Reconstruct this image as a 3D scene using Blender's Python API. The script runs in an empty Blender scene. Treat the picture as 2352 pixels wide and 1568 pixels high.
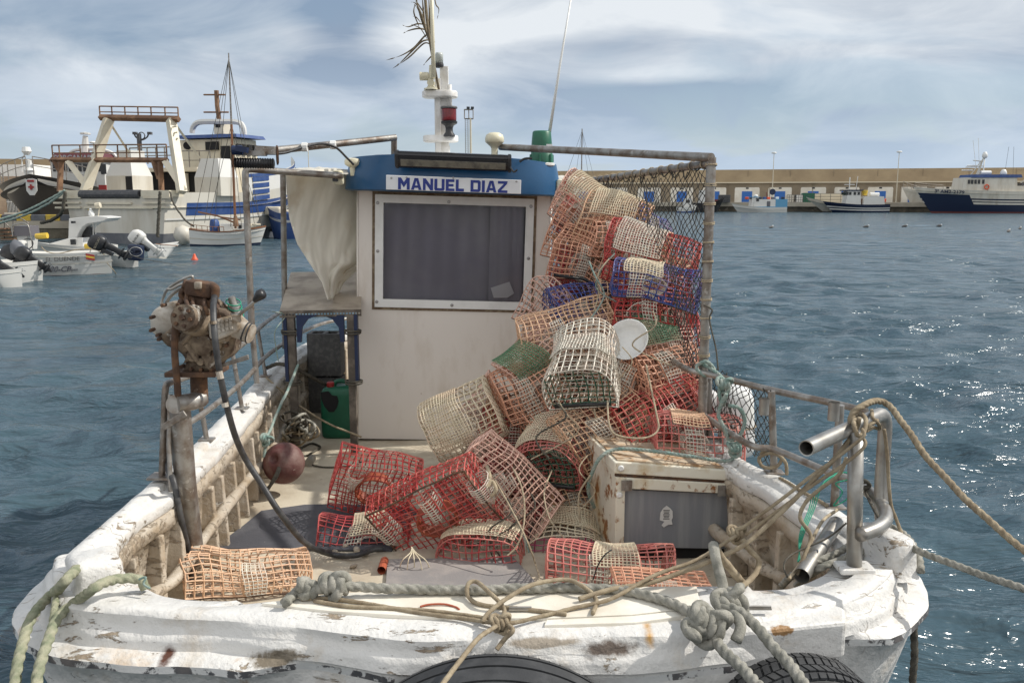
import bpy, math, random
import numpy as np
from mathutils import Vector, Matrix, Euler, noise
R=math.radians
rnd=random.Random(7)
W,H,F=2352.0,1568.0,2000.0
PITCH=R(9.26); CH=2.7
CO=bpy.context.scene.collection
cp,sp=math.cos(PITCH),math.sin(PITCH)
def ray(px,py):
    u=(px-W/2)/F; v=(H/2-py)/F
    return Vector((u,cp+v*sp,-sp+v*cp))
def P(px,py,Y):
    d=ray(px,py); return Vector((0,0,CH))+d*(Y/d.y)
def G(px,py,z):
    d=ray(px,py); return Vector((0,0,CH))+d*((z-CH)/d.z)
OFF={}
def tag(o,label=None,cat=None,group=None,kind=None):
    if label: o['label']=label
    if cat: o['category']=cat
    if group: o['group']=group
    if kind: o['kind']=kind
    return o
def thing(name,label,cat,loc=(0,0,0),rot=None,group=None):
    o=bpy.data.objects.new(name,None); CO.objects.link(o); o.location=loc; o.empty_display_size=.1
    OFF[o.name]=Vector(loc)
    if rot: o.rotation_euler=rot
    return tag(o,label,cat,group)
class MB:
    def __init__(s): s.v=[]; s.f=[]
    def add(s,v,f):
        n=len(s.v); s.v.extend(tuple(p) for p in v); s.f.extend(tuple(i+n for i in q) for q in f)
    def box(s,c,size,rot=None,taper=1.0):
        hx,hy,hz=size[0]/2,size[1]/2,size[2]/2
        vs=[]
        for z,t in ((-hz,1),(hz,taper)):
            for x,y in ((-hx,-hy),(hx,-hy),(hx,hy),(-hx,hy)): vs.append(Vector((x*t,y*t,z)))
        if rot is not None:
            m=rot if isinstance(rot,Matrix) else Euler(rot).to_matrix()
            vs=[m@p for p in vs]
        c=Vector(c)
        s.add([p+c for p in vs],[(3,2,1,0),(4,5,6,7),(0,1,5,4),(1,2,6,5),(2,3,7,6),(3,0,4,7)])
        return s
    def hexa(s,b,t):
        s.add(list(b)+list(t),[(3,2,1,0),(4,5,6,7),(0,1,5,4),(1,2,6,5),(2,3,7,6),(3,0,4,7)]); return s
    def rbox(s,c,size,r=.02,rot=None):
        # box with rounded vertical corners + chamfered top/bottom
        hx,hy,hz=size[0]/2,size[1]/2,size[2]/2
        m=Matrix.Identity(3) if rot is None else Euler(rot).to_matrix()
        c=Vector(c); rows=[]
        for z,ins in ((-hz,r*.7),(-hz+r*.3,r*.2),(-hz+r,0),(hz-r,0),(hz-r*.3,r*.2),(hz,r*.7)):
            row=[]
            for (sx,sy,a0) in ((1,1,0),(-1,1,90),(-1,-1,180),(1,-1,270)):
                for k in range(4):
                    a=R(a0+k*30); rr=r
                    x=sx*(hx-r)+math.cos(a)*rr; y=sy*(hy-r)+math.sin(a)*rr
                    x*=(hx-ins)/hx; y*=(hy-ins)/hy
                    row.append(c+m@Vector((x,y,z)))
            rows.append(row)
        s.loft(rows,True,True,True); return s
    def loft(s,rows,closed=True,cap0=False,cap1=False):
        n=len(rows[0]); vs=[p for r_ in rows for p in r_]; fs=[]
        for i in range(len(rows)-1):
            for j in range(n if closed else n-1):
                k=(j+1)%n
                fs.append((i*n+j,i*n+k,(i+1)*n+k,(i+1)*n+j))
        if cap0: fs.append(tuple(reversed(range(n))))
        if cap1: fs.append(tuple((len(rows)-1)*n+j for j in range(n)))
        s.add(vs,fs); return s
    def tube(s,pts,r,n=8,cap=True,closed=False,fn=None):
        pts=[Vector(p) for p in pts]
        if len(pts)<2: return s
        N=len(pts); T=[]
        for i in range(N):
            if closed: t=pts[(i+1)%N]-pts[i-1]
            else: t=pts[min(i+1,N-1)]-pts[max(i-1,0)]
            T.append(t.normalized() if t.length>1e-9 else Vector((0,0,1)))
        a=Vector((0,0,1)) if abs(T[0].z)<.9 else Vector((1,0,0))
        nrm=(a-T[0]*a.dot(T[0])).normalized(); rows=[]; L=0
        for i in range(N):
            nrm=nrm-T[i]*nrm.dot(T[i])
            if nrm.length<1e-6: nrm=T[i].orthogonal()
            nrm.normalize(); b=T[i].cross(nrm)
            if i: L+=(pts[i]-pts[i-1]).length
            rr=r[i] if isinstance(r,(list,tuple)) else r
            row=[]
            for k in range(n):
                an=2*math.pi*k/n; q=rr
                if fn: q=rr*fn(an,L)
                row.append(pts[i]+(nrm*math.cos(an)+b*math.sin(an))*q)
            rows.append(row)
        if closed: rows.append(rows[0])
        s.loft(rows,True,cap and not closed,cap and not closed); return s
    def lathe(s,c,prof,n=24,rot=None):
        m=Matrix.Identity(3) if rot is None else (rot if isinstance(rot,Matrix) else Euler(rot).to_matrix())
        c=Vector(c)
        rows=[[c+m@Vector((r_*math.cos(2*math.pi*k/n),r_*math.sin(2*math.pi*k/n),z)) for k in range(n)] for r_,z in prof]
        s.loft(rows,True,prof[0][0]>1e-4,prof[-1][0]>1e-4); return s
    def torus(s,c,R0,r0,rot=None,n=28,m=10,sy=1):
        M=Matrix.Identity(3) if rot is None else (rot if isinstance(rot,Matrix) else Euler(rot).to_matrix()); c=Vector(c)
        rows=[]
        for i in range(n+1):
            a=2*math.pi*i/n
            rows.append([c+M@Vector(((R0+r0*math.cos(b))*math.cos(a),(R0+r0*math.cos(b))*math.sin(a)*sy,r0*math.sin(b))) for b in [2*math.pi*k/m for k in range(m)]])
        s.loft(rows,True); return s
    def slab(s,poly,th,ax=(0,0,-1)):
        # polygon (list of 3d points) extruded by th along ax
        ax=Vector(ax)*th; n=len(poly); a=[Vector(p) for p in poly]; b=[p+ax for p in a]
        fs=[tuple(range(n)),tuple(reversed(range(n,2*n)))]
        for i in range(n): fs.append((i,n+i,n+(i+1)%n,(i+1)%n))
        s.add(a+b,fs); return s
    def build(s,name,mat,parent=None,smooth=False,local=False,auto=None,bevel=0,label=None,sub=0):
        me=bpy.data.meshes.new(name)
        off=Vector((0,0,0))
        if parent is not None and not local: off=OFF.get(parent.name,off)
        vs=[(p[0]-off.x,p[1]-off.y,p[2]-off.z) for p in s.v]
        me.from_pydata(vs,[],s.f); me.update()
        if mat: me.materials.append(mat)
        if smooth: me.polygons.foreach_set('use_smooth',[True]*len(me.polygons))
        o=bpy.data.objects.new(name,me); CO.objects.link(o)
        if parent is not None: o.parent=parent
        OFF[o.name]=off if parent is not None else Vector((0,0,0))
        if auto is not None:
            import bmesh
            bm=bmesh.new(); bm.from_mesh(me)
            bmesh.ops.recalc_face_normals(bm,faces=bm.faces)
            for e in bm.edges:
                if len(e.link_faces)==2 and e.calc_face_angle(0)>R(auto): e.smooth=False
            for f in bm.faces: f.smooth=True
            bm.to_mesh(me); bm.free()
        if bevel:
            md=o.modifiers.new('b','BEVEL'); md.width=bevel; md.segments=2; md.limit_method='ANGLE'
        if sub:
            md=o.modifiers.new('s','SUBSURF'); md.levels=sub; md.render_levels=sub
        if label: o['label']=label
        return o
def cr(pts,n=8,closed=False):
    pts=[Vector(p) for p in pts]; N=len(pts); out=[]
    rng=range(N) if closed else range(N-1)
    for i in rng:
        if closed: p0,p1,p2,p3=pts[i-1],pts[i],pts[(i+1)%N],pts[(i+2)%N]
        else: p0,p1,p2,p3=pts[max(i-1,0)],pts[i],pts[i+1],pts[min(i+2,N-1)]
        for k in range(n):
            t=k/n
            out.append(.5*((2*p1)+(p2-p0)*t+(2*p0-5*p1+4*p2-p3)*t*t+(3*p1-p0-3*p2+p3)*t**3))
    if not closed: out.append(pts[-1])
    return out
def resamp(pts,step):
    out=[pts[0]]; acc=0
    for i in range(1,len(pts)):
        a,b=pts[i-1],pts[i]; L=(b-a).length
        while acc+L>=step and L>1e-9:
            t=(step-acc)/L; a=a+(b-a)*t; out.append(a); L=(b-a).length; acc=0
        acc+=L
    out.append(pts[-1]); return out
# ---------------------------------------------------------------- materials
def newmat(name):
    m=bpy.data.materials.new(name); m.use_nodes=True; nt=m.node_tree; nt.nodes.clear()
    o=nt.nodes.new('ShaderNodeOutputMaterial'); b=nt.nodes.new('ShaderNodeBsdfPrincipled')
    nt.links.new(b.outputs[0],o.inputs[0]); return m,nt,b,o
def N(nt,t,**k):
    n=nt.nodes.new(t)
    for a,v in k.items():
        if a in n.inputs.keys(): n.inputs[a].default_value=v
        else: setattr(n,a,v)
    return n
def c4(c): return (c[0],c[1],c[2],1)
def ns(nt,scale,detail=6,rough=.6,vec=None,stretch=None,dist=0):
    tc=N(nt,'ShaderNodeTexCoord'); out=tc.outputs['Object']
    if stretch:
        mp=N(nt,'ShaderNodeMapping'); mp.inputs['Scale'].default_value=stretch; nt.links.new(out,mp.inputs[0]); out=mp.outputs[0]
    n=N(nt,'ShaderNodeTexNoise'); n.inputs['Scale'].default_value=scale; n.inputs['Detail'].default_value=detail
    n.inputs['Roughness'].default_value=rough; n.inputs['Distortion'].default_value=dist
    nt.links.new(out,n.inputs['Vector']); return n.outputs['Fac']
def ramp(nt,inp,a,b,c0=0.,c1=1.):
    m=N(nt,'ShaderNodeMapRange'); m.inputs[1].default_value=a; m.inputs[2].default_value=b; m.inputs[3].default_value=c0; m.inputs[4].default_value=c1
    nt.links.new(inp,m.inputs[0]); return m.outputs[0]
def mixc(nt,fac,a,b):
    m=N(nt,'ShaderNodeMix',data_type='RGBA')
    if isinstance(fac,(int,float)): m.inputs[0].default_value=fac
    else: nt.links.new(fac,m.inputs[0])
    for i,x in ((6,a),(7,b)):
        if isinstance(x,(tuple,list)): m.inputs[i].default_value=c4(x)
        else: nt.links.new(x,m.inputs[i])
    return m.outputs[2]
def mat(name,c,rough=.6,metal=0,c2=None,sc=6,lo=.45,hi=.65,spots=None,ssc=14,sth=.62,swid=.03,bump=.0,bsc=30,bd=.01,stretch=None,spec=None,trans=0):
    m,nt,b,o=newmat(name); col=c
    if c2: col=mixc(nt,ramp(nt,ns(nt,sc,stretch=stretch),lo,hi),c,c2)
    bumps=[]
    if spots:
        sf=ramp(nt,ns(nt,ssc,8,.65,stretch=stretch,dist=.3),sth,sth+swid)
        col=mixc(nt,sf,col,spots); bumps.append(sf)
    if isinstance(col,tuple): b.inputs['Base Color'].default_value=c4(col)
    else: nt.links.new(col,b.inputs['Base Color'])
    b.inputs['Roughness'].default_value=rough; b.inputs['Metallic'].default_value=metal
    if spec is not None: b.inputs['Specular IOR Level'].default_value=spec
    if bump:
        bp=N(nt,'ShaderNodeBump'); bp.inputs['Strength'].default_value=bump; bp.inputs['Distance'].default_value=bd
        h=ns(nt,bsc,8,.65)
        if bumps:
            mm=N(nt,'ShaderNodeMath',operation='SUBTRACT'); nt.links.new(h,mm.inputs[0])
            m3=N(nt,'ShaderNodeMath',operation='MULTIPLY'); nt.links.new(bumps[0],m3.inputs[0]); m3.inputs[1].default_value=.35
            nt.links.new(m3.outputs[0],mm.inputs[1]); h=mm.outputs[0]
        nt.links.new(h,bp.inputs['Height']); nt.links.new(bp.outputs[0],b.inputs['Normal'])
    if trans: b.inputs['Transmission Weight'].default_value=trans
    return m
def paint_hull(name,base=None,dirty=(.52,.46,.38),wood=(.22,.17,.12),th=.62,rust=True,dirt=(.60,.82),blobs=()):
    return _ph(name,base or (.70,.69,.665),dirty,wood,th,rust,dirt,blobs)
def _ph(name,base=(.70,.69,.665),dirty=(.52,.46,.38),wood=(.20,.14,.09),th=.60,rust=True,dirt=(.60,.82),blobs=()):
    m,nt,b,o=newmat(name)
    big=ns(nt,1.6,5,.6); col=mixc(nt,ramp(nt,big,.35,.7),base,tuple(x*.93 for x in base))
    col=mixc(nt,ramp(nt,ns(nt,5,8,.7),dirt[0],dirt[1]),col,dirty)
    # chips : cluster noise times fine noise
    cl=ramp(nt,ns(nt,2.2,3,.5),.42,.68); fi=ns(nt,20,9,.74,dist=.5,stretch=(.40,1,1.4))
    ad=N(nt,'ShaderNodeMath',operation='MULTIPLY_ADD'); nt.links.new(cl,ad.inputs[0]); ad.inputs[1].default_value=.11; nt.links.new(fi,ad.inputs[2])
    chip=ramp(nt,ad.outputs[0],th+.055,th+.07)
    vt=N(nt,'ShaderNodeTexVoronoi',feature='DISTANCE_TO_EDGE'); vt.inputs['Scale'].default_value=5.5; tcv=N(nt,'ShaderNodeTexCoord')
    dm=N(nt,'ShaderNodeVectorMath',operation='ADD'); nv=N(nt,'ShaderNodeTexNoise'); nv.inputs['Scale'].default_value=4; nt.links.new(tcv.outputs['Object'],nv.inputs['Vector']); sv=N(nt,'ShaderNodeVectorMath',operation='SCALE'); sv.inputs['Scale'].default_value=.35; nt.links.new(nv.outputs['Color'],sv.inputs[0])
    nt.links.new(tcv.outputs['Object'],dm.inputs[0]); nt.links.new(sv.outputs[0],dm.inputs[1]); nt.links.new(dm.outputs[0],vt.inputs['Vector'])
    ck=N(nt,'ShaderNodeMath',operation='MULTIPLY'); nt.links.new(ramp(nt,vt.outputs['Distance'],.012,.004),ck.inputs[0]); nt.links.new(ramp(nt,ns(nt,1.9,3,.5,stretch=(1.3,1,1)),.57,.64),ck.inputs[1])
    mxk=N(nt,'ShaderNodeMath',operation='MAXIMUM'); nt.links.new(chip,mxk.inputs[0]); nt.links.new(ck.outputs[0],mxk.inputs[1]); chip=mxk.outputs[0]
    wc=mixc(nt,ramp(nt,ns(nt,40,4),.4,.6),wood,(.33,.27,.20))
    col=mixc(nt,chip,col,wc)
    if rust:
        rf=ramp(nt,ns(nt,3.1,6,.7,dist=.5),.67,.76); col=mixc(nt,rf,col,(.42,.22,.07))
    for (c,rad,cc,th_) in blobs:
        tc=N(nt,'ShaderNodeTexCoord'); mp=N(nt,'ShaderNodeMapping'); mp.vector_type='POINT'
        mp.inputs['Scale'].default_value=tuple(1/r_ for r_ in rad); mp.inputs['Location'].default_value=tuple(-a/r_ for a,r_ in zip(c,rad)); nt.links.new(tc.outputs['Object'],mp.inputs[0])
        ln=N(nt,'ShaderNodeVectorMath',operation='LENGTH'); nt.links.new(mp.outputs[0],ln.inputs[0])
        ad2=N(nt,'ShaderNodeMath',operation='MULTIPLY_ADD'); nt.links.new(ns(nt,14,6,.7),ad2.inputs[0]); ad2.inputs[1].default_value=1.6; nt.links.new(ln.outputs['Value'],ad2.inputs[2])
        col=mixc(nt,ramp(nt,ad2.outputs[0],1.75,1.75-th_),col,cc)
    nt.links.new(col,b.inputs['Base Color'])
    nt.links.new(ramp(nt,ns(nt,9,4),.3,.7,.3,.62),b.inputs['Roughness'])
    b.inputs['Coat Weight'].default_value=.0
    # bump : brush lumps - chips
    h1=ns(nt,7,6,.55); h2=ns(nt,34,6,.6)
    a=N(nt,'ShaderNodeMath',operation='MULTIPLY_ADD'); nt.links.new(h2,a.inputs[0]); a.inputs[1].default_value=.22; nt.links.new(h1,a.inputs[2])
    s2=N(nt,'ShaderNodeMath',operation='MULTIPLY'); nt.links.new(chip,s2.inputs[0]); s2.inputs[1].default_value=.18
    s3=N(nt,'ShaderNodeMath',operation='SUBTRACT'); nt.links.new(a.outputs[0],s3.inputs[0]); nt.links.new(s2.outputs[0],s3.inputs[1])
    bp=N(nt,'ShaderNodeBump'); bp.inputs['Strength'].default_value=.75; bp.inputs['Distance'].default_value=.03
    nt.links.new(s3.outputs[0],bp.inputs['Height']); nt.links.new(bp.outputs[0],b.inputs['Normal'])
    return m
M={}
def _b(px,py,Y): v=P(px,py,Y); return (v.x+.3,v.y-6,v.z)
M['hull']=paint_hull('weathered_white_paint',(.66,.645,.615),th=.60,dirt=(.54,.74),blobs=[(_b(340,1462,2.78),(.17,.30,.03),(.52,.31,.11),1.0),(_b(415,1470,2.74),(.03,.30,.05),(.09,.035,.02),.5),(_b(1805,1455,2.6),(.05,.05,.025),(.30,.17,.07),.12),(_b(1497,1477,2.52),(.02,.25,.035),(.50,.28,.08),.7),
(_b(90,1430,2.9),(.05,.2,.06),(.50,.30,.12),.8),(_b(1400,1505,2.5),(.10,.25,.03),(.12,.09,.07),.4),(_b(1250,1478,2.53),(.13,.1,.015),(.34,.29,.23),.3),(_b(620,1545,2.5),(.11,.25,.03),(.17,.14,.10),.3),(_b(2025,1330,3.05),(.05,.05,.05),(.35,.28,.2),.2)])
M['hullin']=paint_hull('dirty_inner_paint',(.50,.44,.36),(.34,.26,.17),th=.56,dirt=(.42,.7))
M['deck']=mat('worn_cream_deck',(.56,.50,.39),.75,c2=(.36,.29,.21),sc=2.5,lo=.42,hi=.7,spots=(.25,.18,.12),ssc=22,sth=.66,bump=.3,bsc=22,bd=.008)
M['hatch']=mat('hatch_cream',(.76,.72,.63),.55,c2=(.62,.56,.46),sc=3,spots=(.3,.24,.17),ssc=25,sth=.69,bump=.3,bsc=18,bd=.01)
M['mat']=mat('grey_rubber',(.065,.065,.075),.75,c2=(.10,.10,.11),sc=4,spots=(.3,.3,.3),ssc=30,sth=.72,bump=.2,bsc=60)
M['board']=mat('grey_board',(.22,.205,.20),.75,c2=(.30,.27,.25),sc=5,bump=.2,bsc=50)
M['cabin']=mat('cabin_cream_paint',(.75,.70,.645),.45,c2=(.58,.51,.43),sc=2.6,lo=.52,hi=.82,stretch=(2.2,1,.7),spots=(.36,.27,.18),ssc=15,sth=.70,swid=.03,bump=.12,bsc=12,bd=.01)
M['wood_dirt']=mat('brown_grime',(.16,.11,.07),.8,c2=(.3,.24,.16),sc=20,bump=.5,bsc=60)
M['frame']=mat('white_aluminium',(.78,.78,.76),.35,c2=(.68,.68,.66),sc=4,bump=.05)
M['screw']=mat('screw_metal',(.35,.34,.33),.35,.9)
M['blue']=mat('blue_visor_paint',(.008,.078,.19),.35,c2=(.007,.065,.16),sc=3,spots=(.1,.2,.3),ssc=60,sth=.74,bump=.08,bsc=30)
M['sign']=mat('sign_white',(.76,.77,.79),.4,c2=(.70,.71,.72),sc=4)
M['navy']=mat('navy_letters',(.012,.03,.22),.4)
M['black']=mat('black_plastic',(.018,.018,.020),.4,c2=(.035,.035,.036),sc=8)
M['gloss']=mat('gloss_black',(.012,.012,.014),.18,c2=(.02,.02,.022),sc=5)
M['darkgrey']=mat('dark_grey',(.06,.06,.065),.6,c2=(.1,.1,.1),sc=6)
M['dusty']=mat('dusty_lens',(.16,.15,.12),.35,c2=(.07,.068,.06),sc=18,bump=.1)
M['cream']=mat('aged_cream_plastic',(.68,.64,.48),.4,c2=(.6,.55,.4),sc=5)
M['whitep']=mat('white_plastic',(.76,.76,.74),.35,c2=(.68,.67,.63),sc=5,bump=.05)
M['mast']=mat('mast_paint',(.74,.73,.71),.5,c2=(.6,.57,.52),sc=8,spots=(.2,.15,.1),ssc=25,sth=.68,bump=.3,bsc=40,bd=.005)
M['redlens']=mat('red_lens',(.12,.008,.012),.2,c2=(.2,.015,.02),sc=12)
M['clear']=mat('clear_lens',(.55,.58,.55),.15,c2=(.42,.45,.42),sc=10)
M['green']=mat('green_plastic',(.008,.10,.055),.4,c2=(.012,.13,.07),sc=6,bump=.05)
M['steel']=mat('stainless_pipe',(.40,.39,.365),.40,.78,c2=(.24,.215,.185),sc=9,lo=.4,hi=.7,spots=(.22,.13,.07),ssc=20,sth=.68,swid=.06,bump=.06,bsc=50)
M['pipe']=mat('weathered_pipe',(.34,.325,.30),.45,.6,c2=(.19,.15,.12),sc=12,lo=.4,hi=.62,spots=(.42,.4,.37),ssc=18,sth=.60,swid=.05,bump=.25,bsc=60,bd=.004)
M['rust']=mat('rusty_iron',(.085,.05,.034),.85,.2,c2=(.18,.095,.05),sc=16,spots=(.38,.3,.22),ssc=20,sth=.62,bump=.7,bsc=50,bd=.008)
M['haul']=mat('grimy_machine_paint',(.30,.235,.165),.8,c2=(.09,.06,.04),sc=9,lo=.38,hi=.58,spots=(.50,.46,.40),ssc=11,sth=.58,swid=.05,bump=.9,bsc=38,bd=.012)
M['haulw']=mat('grimy_white_plate',(.52,.48,.42),.6,c2=(.20,.145,.09),sc=9,lo=.40,hi=.60,spots=(.10,.065,.04),ssc=16,sth=.62,bump=.5,bsc=30,bd=.006)
M['hose']=mat('black_hose',(.03,.03,.032),.5,c2=(.07,.07,.07),sc=20)
M['tarp']=mat('beige_tarp',(.82,.78,.69),.8,c2=(.60,.50,.37),sc=2.4,lo=.55,hi=.78,bump=.2,bsc=14,bd=.02)
_nt=M['tarp'].node_tree; _pb=[n for n in _nt.nodes if n.type=='BSDF_PRINCIPLED'][0]; _ou=[n for n in _nt.nodes if n.type=='OUTPUT_MATERIAL'][0]
_tl=N(_nt,'ShaderNodeBsdfTranslucent'); _nt.links.new(_pb.inputs['Base Color'].links[0].from_socket,_tl.inputs[0]); _mx=N(_nt,'ShaderNodeMixShader'); _mx.inputs[0].default_value=.4
_nt.links.new(_pb.outputs[0],_mx.inputs[1]); _nt.links.new(_tl.outputs[0],_mx.inputs[2]); _nt.links.new(_mx.outputs[0],_ou.inputs[0])
M['table']=mat('plywood_top',(.40,.34,.27),.7,c2=(.22,.18,.14),sc=4,spots=(.1,.08,.06),ssc=18,sth=.68,bump=.2)
M['angle']=mat('dark_angle_iron',(.10,.085,.07),.7,.3,c2=(.2,.17,.14),sc=14,bump=.3)
M['bluep']=mat('blue_strap',(.004,.016,.06),.5)
M['cinder']=mat('cinder_block',(.10,.10,.10),.95,c2=(.16,.155,.15),sc=30,bump=.8,bsc=120,bd=.01)
M['float']=mat('dark_red_float',(.10,.03,.028),.65,c2=(.17,.10,.085),sc=9,lo=.42,hi=.62,spots=(.3,.24,.2),ssc=26,sth=.66,bump=.35,bsc=45)
M['redcap']=mat('red_cap',(.3,.02,.02),.5)
M['fridgew']=mat('rusty_white_enamel',(.70,.66,.55),.45,c2=(.48,.33,.14),sc=4.5,lo=.50,hi=.70,spots=(.26,.105,.03),ssc=9,sth=.545,swid=.06,bump=.2,bsc=30)
M['fridgeg']=mat('grey_panel',(.21,.22,.24),.5,c2=(.27,.28,.29),sc=3,stretch=(8,1,.6),spots=(.4,.4,.4),ssc=20,sth=.76)
M['dark']=mat('dark_void',(.012,.012,.013),.9)
M['rusttop']=mat('rust_top',(.50,.41,.30),.8,c2=(.33,.18,.08),sc=14,bump=.5,bsc=40)
M['sticker']=mat('torn_sticker',(.6,.6,.58),.7)
def ropemat(n,c,c2):
    return mat(n,c,.95,c2=c2,sc=26,lo=.38,hi=.62,bump=.9,bsc=220,bd=.004,spec=.1)
M['rope_grey']=ropemat('grey_rope',(.36,.345,.30),(.21,.205,.175))
M['rope_tan']=ropemat('tan_rope',(.36,.30,.21),(.24,.19,.13))
M['rope_green']=ropemat('green_tan_rope',(.37,.36,.26),(.22,.24,.16))
M['rope_teal']=ropemat('teal_rope',(.20,.30,.27),(.33,.36,.32))
M['rope_dark']=ropemat('dark_rope',(.07,.065,.055),(.12,.11,.09))
M['twine']=ropemat('pale_twine',(.48,.40,.28),(.34,.28,.2))
M['greentw']=mat('green_twine',(.02,.28,.17),.7)
M['net']=mat('net_twine',(.035,.032,.028),.9,c2=(.075,.068,.055),sc=14)
M['tyre']=mat('tyre_rubber',(.028,.029,.031),.7,c2=(.055,.056,.058),sc=9,bump=.35,bsc=60,bd=.004,spots=(.16,.16,.16),ssc=24,sth=.72)
M['glass']=None
m,nt,b,o=newmat('window_glass'); b.inputs['Base Color'].default_value=(1,1,1,1); b.inputs['Roughness'].default_value=.06
b.inputs['Transmission Weight'].default_value=0; tr=N(nt,'ShaderNodeBsdfTransparent'); tr.inputs[0].default_value=(.85,.85,.88,1)
gl=N(nt,'ShaderNodeBsdfGlossy'); gl.inputs['Roughness'].default_value=.08; fr=N(nt,'ShaderNodeFresnel'); fr.inputs[0].default_value=1.6
mx=N(nt,'ShaderNodeMixShader'); nt.links.new(fr.outputs[0],mx.inputs[0]); nt.links.new(tr.outputs[0],mx.inputs[1]); nt.links.new(gl.outputs[0],mx.inputs[2]); nt.links.new(mx.outputs[0],o.inputs[0])
M['glass']=m
M['curtain']=mat('grey_curtain',(.46,.44,.46),.9,c2=(.38,.36,.41),sc=1.5,lo=.4,hi=.6)
M['card']=mat('white_card',(.9,.9,.88),.6)
M['palm']=mat('dry_palm',(.21,.165,.10),.8,c2=(.12,.09,.06),sc=20,lo=.4,hi=.6)
M['terra']=mat('terracotta_ring',(.36,.085,.04),.5)
for n_,c_ in dict(red=(.44,.045,.042),pink=(.52,.15,.13),salmon=(.64,.33,.21),tan=(.66,.43,.27),cream=(.66,.58,.42),white=(.64,.60,.51),blueg=(.03,.06,.24),greeng=(.02,.085,.05),dkred=(.42,.055,.06),magenta=(.33,.04,.12),dusty=(.68,.44,.35),palegreen=(.10,.22,.12),brown=(.50,.30,.17)).items():
    M['t_'+n_]=mat('strand_'+n_,c_,.55,c2=tuple(a*.55+b_*.45 for a,b_ in zip(c_,(.70,.42,.30))),sc=7,lo=.45,hi=.72,spots=(.16,.08,.04),ssc=30,sth=.70)
def text(s,size,ext=.004,bold=0.,shear=0,sx=1.,spacing=1.):
    cu=bpy.data.curves.new('t','FONT'); cu.body=s; cu.size=size; cu.extrude=ext; cu.offset=bold*size; cu.align_x='CENTER'; cu.align_y='CENTER'; cu.shear=shear
    cu.space_character=spacing; cu.resolution_u=4
    ob=bpy.data.objects.new('t',cu); CO.objects.link(ob); bpy.context.view_layer.update()
    me=bpy.data.meshes.new_from_object(ob.evaluated_get(bpy.context.evaluated_depsgraph_get()))
    bpy.data.objects.remove(ob); v=[Vector((a.co.x*sx,a.co.y,a.co.z)) for a in me.vertices]; f=[tuple(p.vertices) for p in me.polygons]
    bpy.data.meshes.remove(me); return v,f
def put_text(s,size,c,xd,yd,name,mt,parent=None,**k):
    v,f=text(s,size,**k); xd=Vector(xd).normalized(); yd=Vector(yd).normalized(); zd=xd.cross(yd); c=Vector(c)
    b=MB(); b.add([c+xd*p.x+yd*p.y+zd*p.z for p in v],f); return b.build(name,mt,parent)

M['railedge']=mat('chipped_rail_edge',(.10,.10,.105),.5,.4,c2=(.2,.18,.17),sc=10,spots=(.7,.69,.67),ssc=9,sth=.47,swid=.03,bump=.5,bsc=40,bd=.006)
M['cboat']=mat('gelcoat_white',(.64,.63,.60),.35,c2=(.60,.59,.55),sc=.9,lo=.4,hi=.75,bump=.05,bsc=5)
M['ccream']=mat('ship_cream',(.66,.60,.47),.5,c2=(.50,.42,.30),sc=.7,lo=.48,hi=.8,spots=(.33,.19,.09),ssc=1.5,sth=.68,swid=.08)
M['cship']=mat('ship_white_stained',(.60,.57,.50),.5,c2=(.42,.37,.29),sc=.6,stretch=(1.6,1.6,.35),lo=.45,hi=.8,spots=(.34,.22,.13),ssc=1.6,sth=.70,swid=.08)
M['cgrey']=mat('antifoul_grey',(.10,.105,.12),.6,c2=(.15,.155,.165),sc=1.3)
M['cblue']=mat('ship_blue',(.018,.055,.19),.5,c2=(.05,.09,.22),sc=1.2)
M['cnavy']=mat('ship_navy',(.008,.016,.045),.4)
M['cblack']=mat('ship_black',(.006,.007,.010),.45)
M['clblue']=mat('light_blue_trim',(.10,.30,.48),.5)
M['cred']=mat('antifoul_red',(.13,.03,.025),.7)
M['maroon']=mat('maroon_brow',(.10,.018,.022),.5)
M['crust']=mat('ship_rust',(.15,.08,.045),.8,c2=(.28,.16,.09),sc=1.5)
M['cwood']=mat('varnished_wood',(.25,.11,.05),.5)
M['cwin']=mat('dark_window',(.015,.017,.02),.15)
M['orange']=mat('orange_buoy',(.65,.09,.03),.5)
M['yellow']=mat('yellow_paint',(.62,.42,.04),.6,c2=(.45,.33,.08),sc=2)
M['gull']=mat('gull_white',(.72,.72,.70),.8)
M['gullg']=mat('gull_grey',(.12,.11,.10),.8)
# ================================================================= camera, light, sky
sc=bpy.context.scene
sc.render.engine='CYCLES'; sc.cycles.max_bounces=5; sc.cycles.diffuse_bounces=3; sc.cycles.glossy_bounces=3; sc.cycles.transmission_bounces=3; sc.cycles.transparent_max_bounces=6; sc.cycles.caustics_reflective=False; sc.cycles.caustics_refractive=False
cam=bpy.data.cameras.new('camera'); co=bpy.data.objects.new('camera',cam); CO.objects.link(co); sc.camera=co
co.location=(0,0,CH); co.rotation_euler=(math.pi/2-PITCH,0,0); cam.sensor_width=36; cam.lens=36*F/W; cam.clip_end=9000; cam.clip_start=.05
SUN=Vector((1.25,.24,1.22)).normalized(); elev=math.asin(SUN.z); az=math.atan2(SUN.x,SUN.y)
sl=bpy.data.lights.new('sun','SUN'); sl.energy=3.8; sl.angle=R(.6); sl.color=(1,.955,.88)
so=bpy.data.objects.new('sun',sl); CO.objects.link(so); so.location=(5,8,10); so.rotation_euler=SUN.to_track_quat('Z','Y').to_euler()
w=bpy.data.worlds.new('World'); sc.world=w; w.use_nodes=True; nt=w.node_tree; nt.nodes.clear()
wo=N(nt,'ShaderNodeOutputWorld'); bg=N(nt,'ShaderNodeBackground'); nt.links.new(bg.outputs[0],wo.inputs[0])
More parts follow.
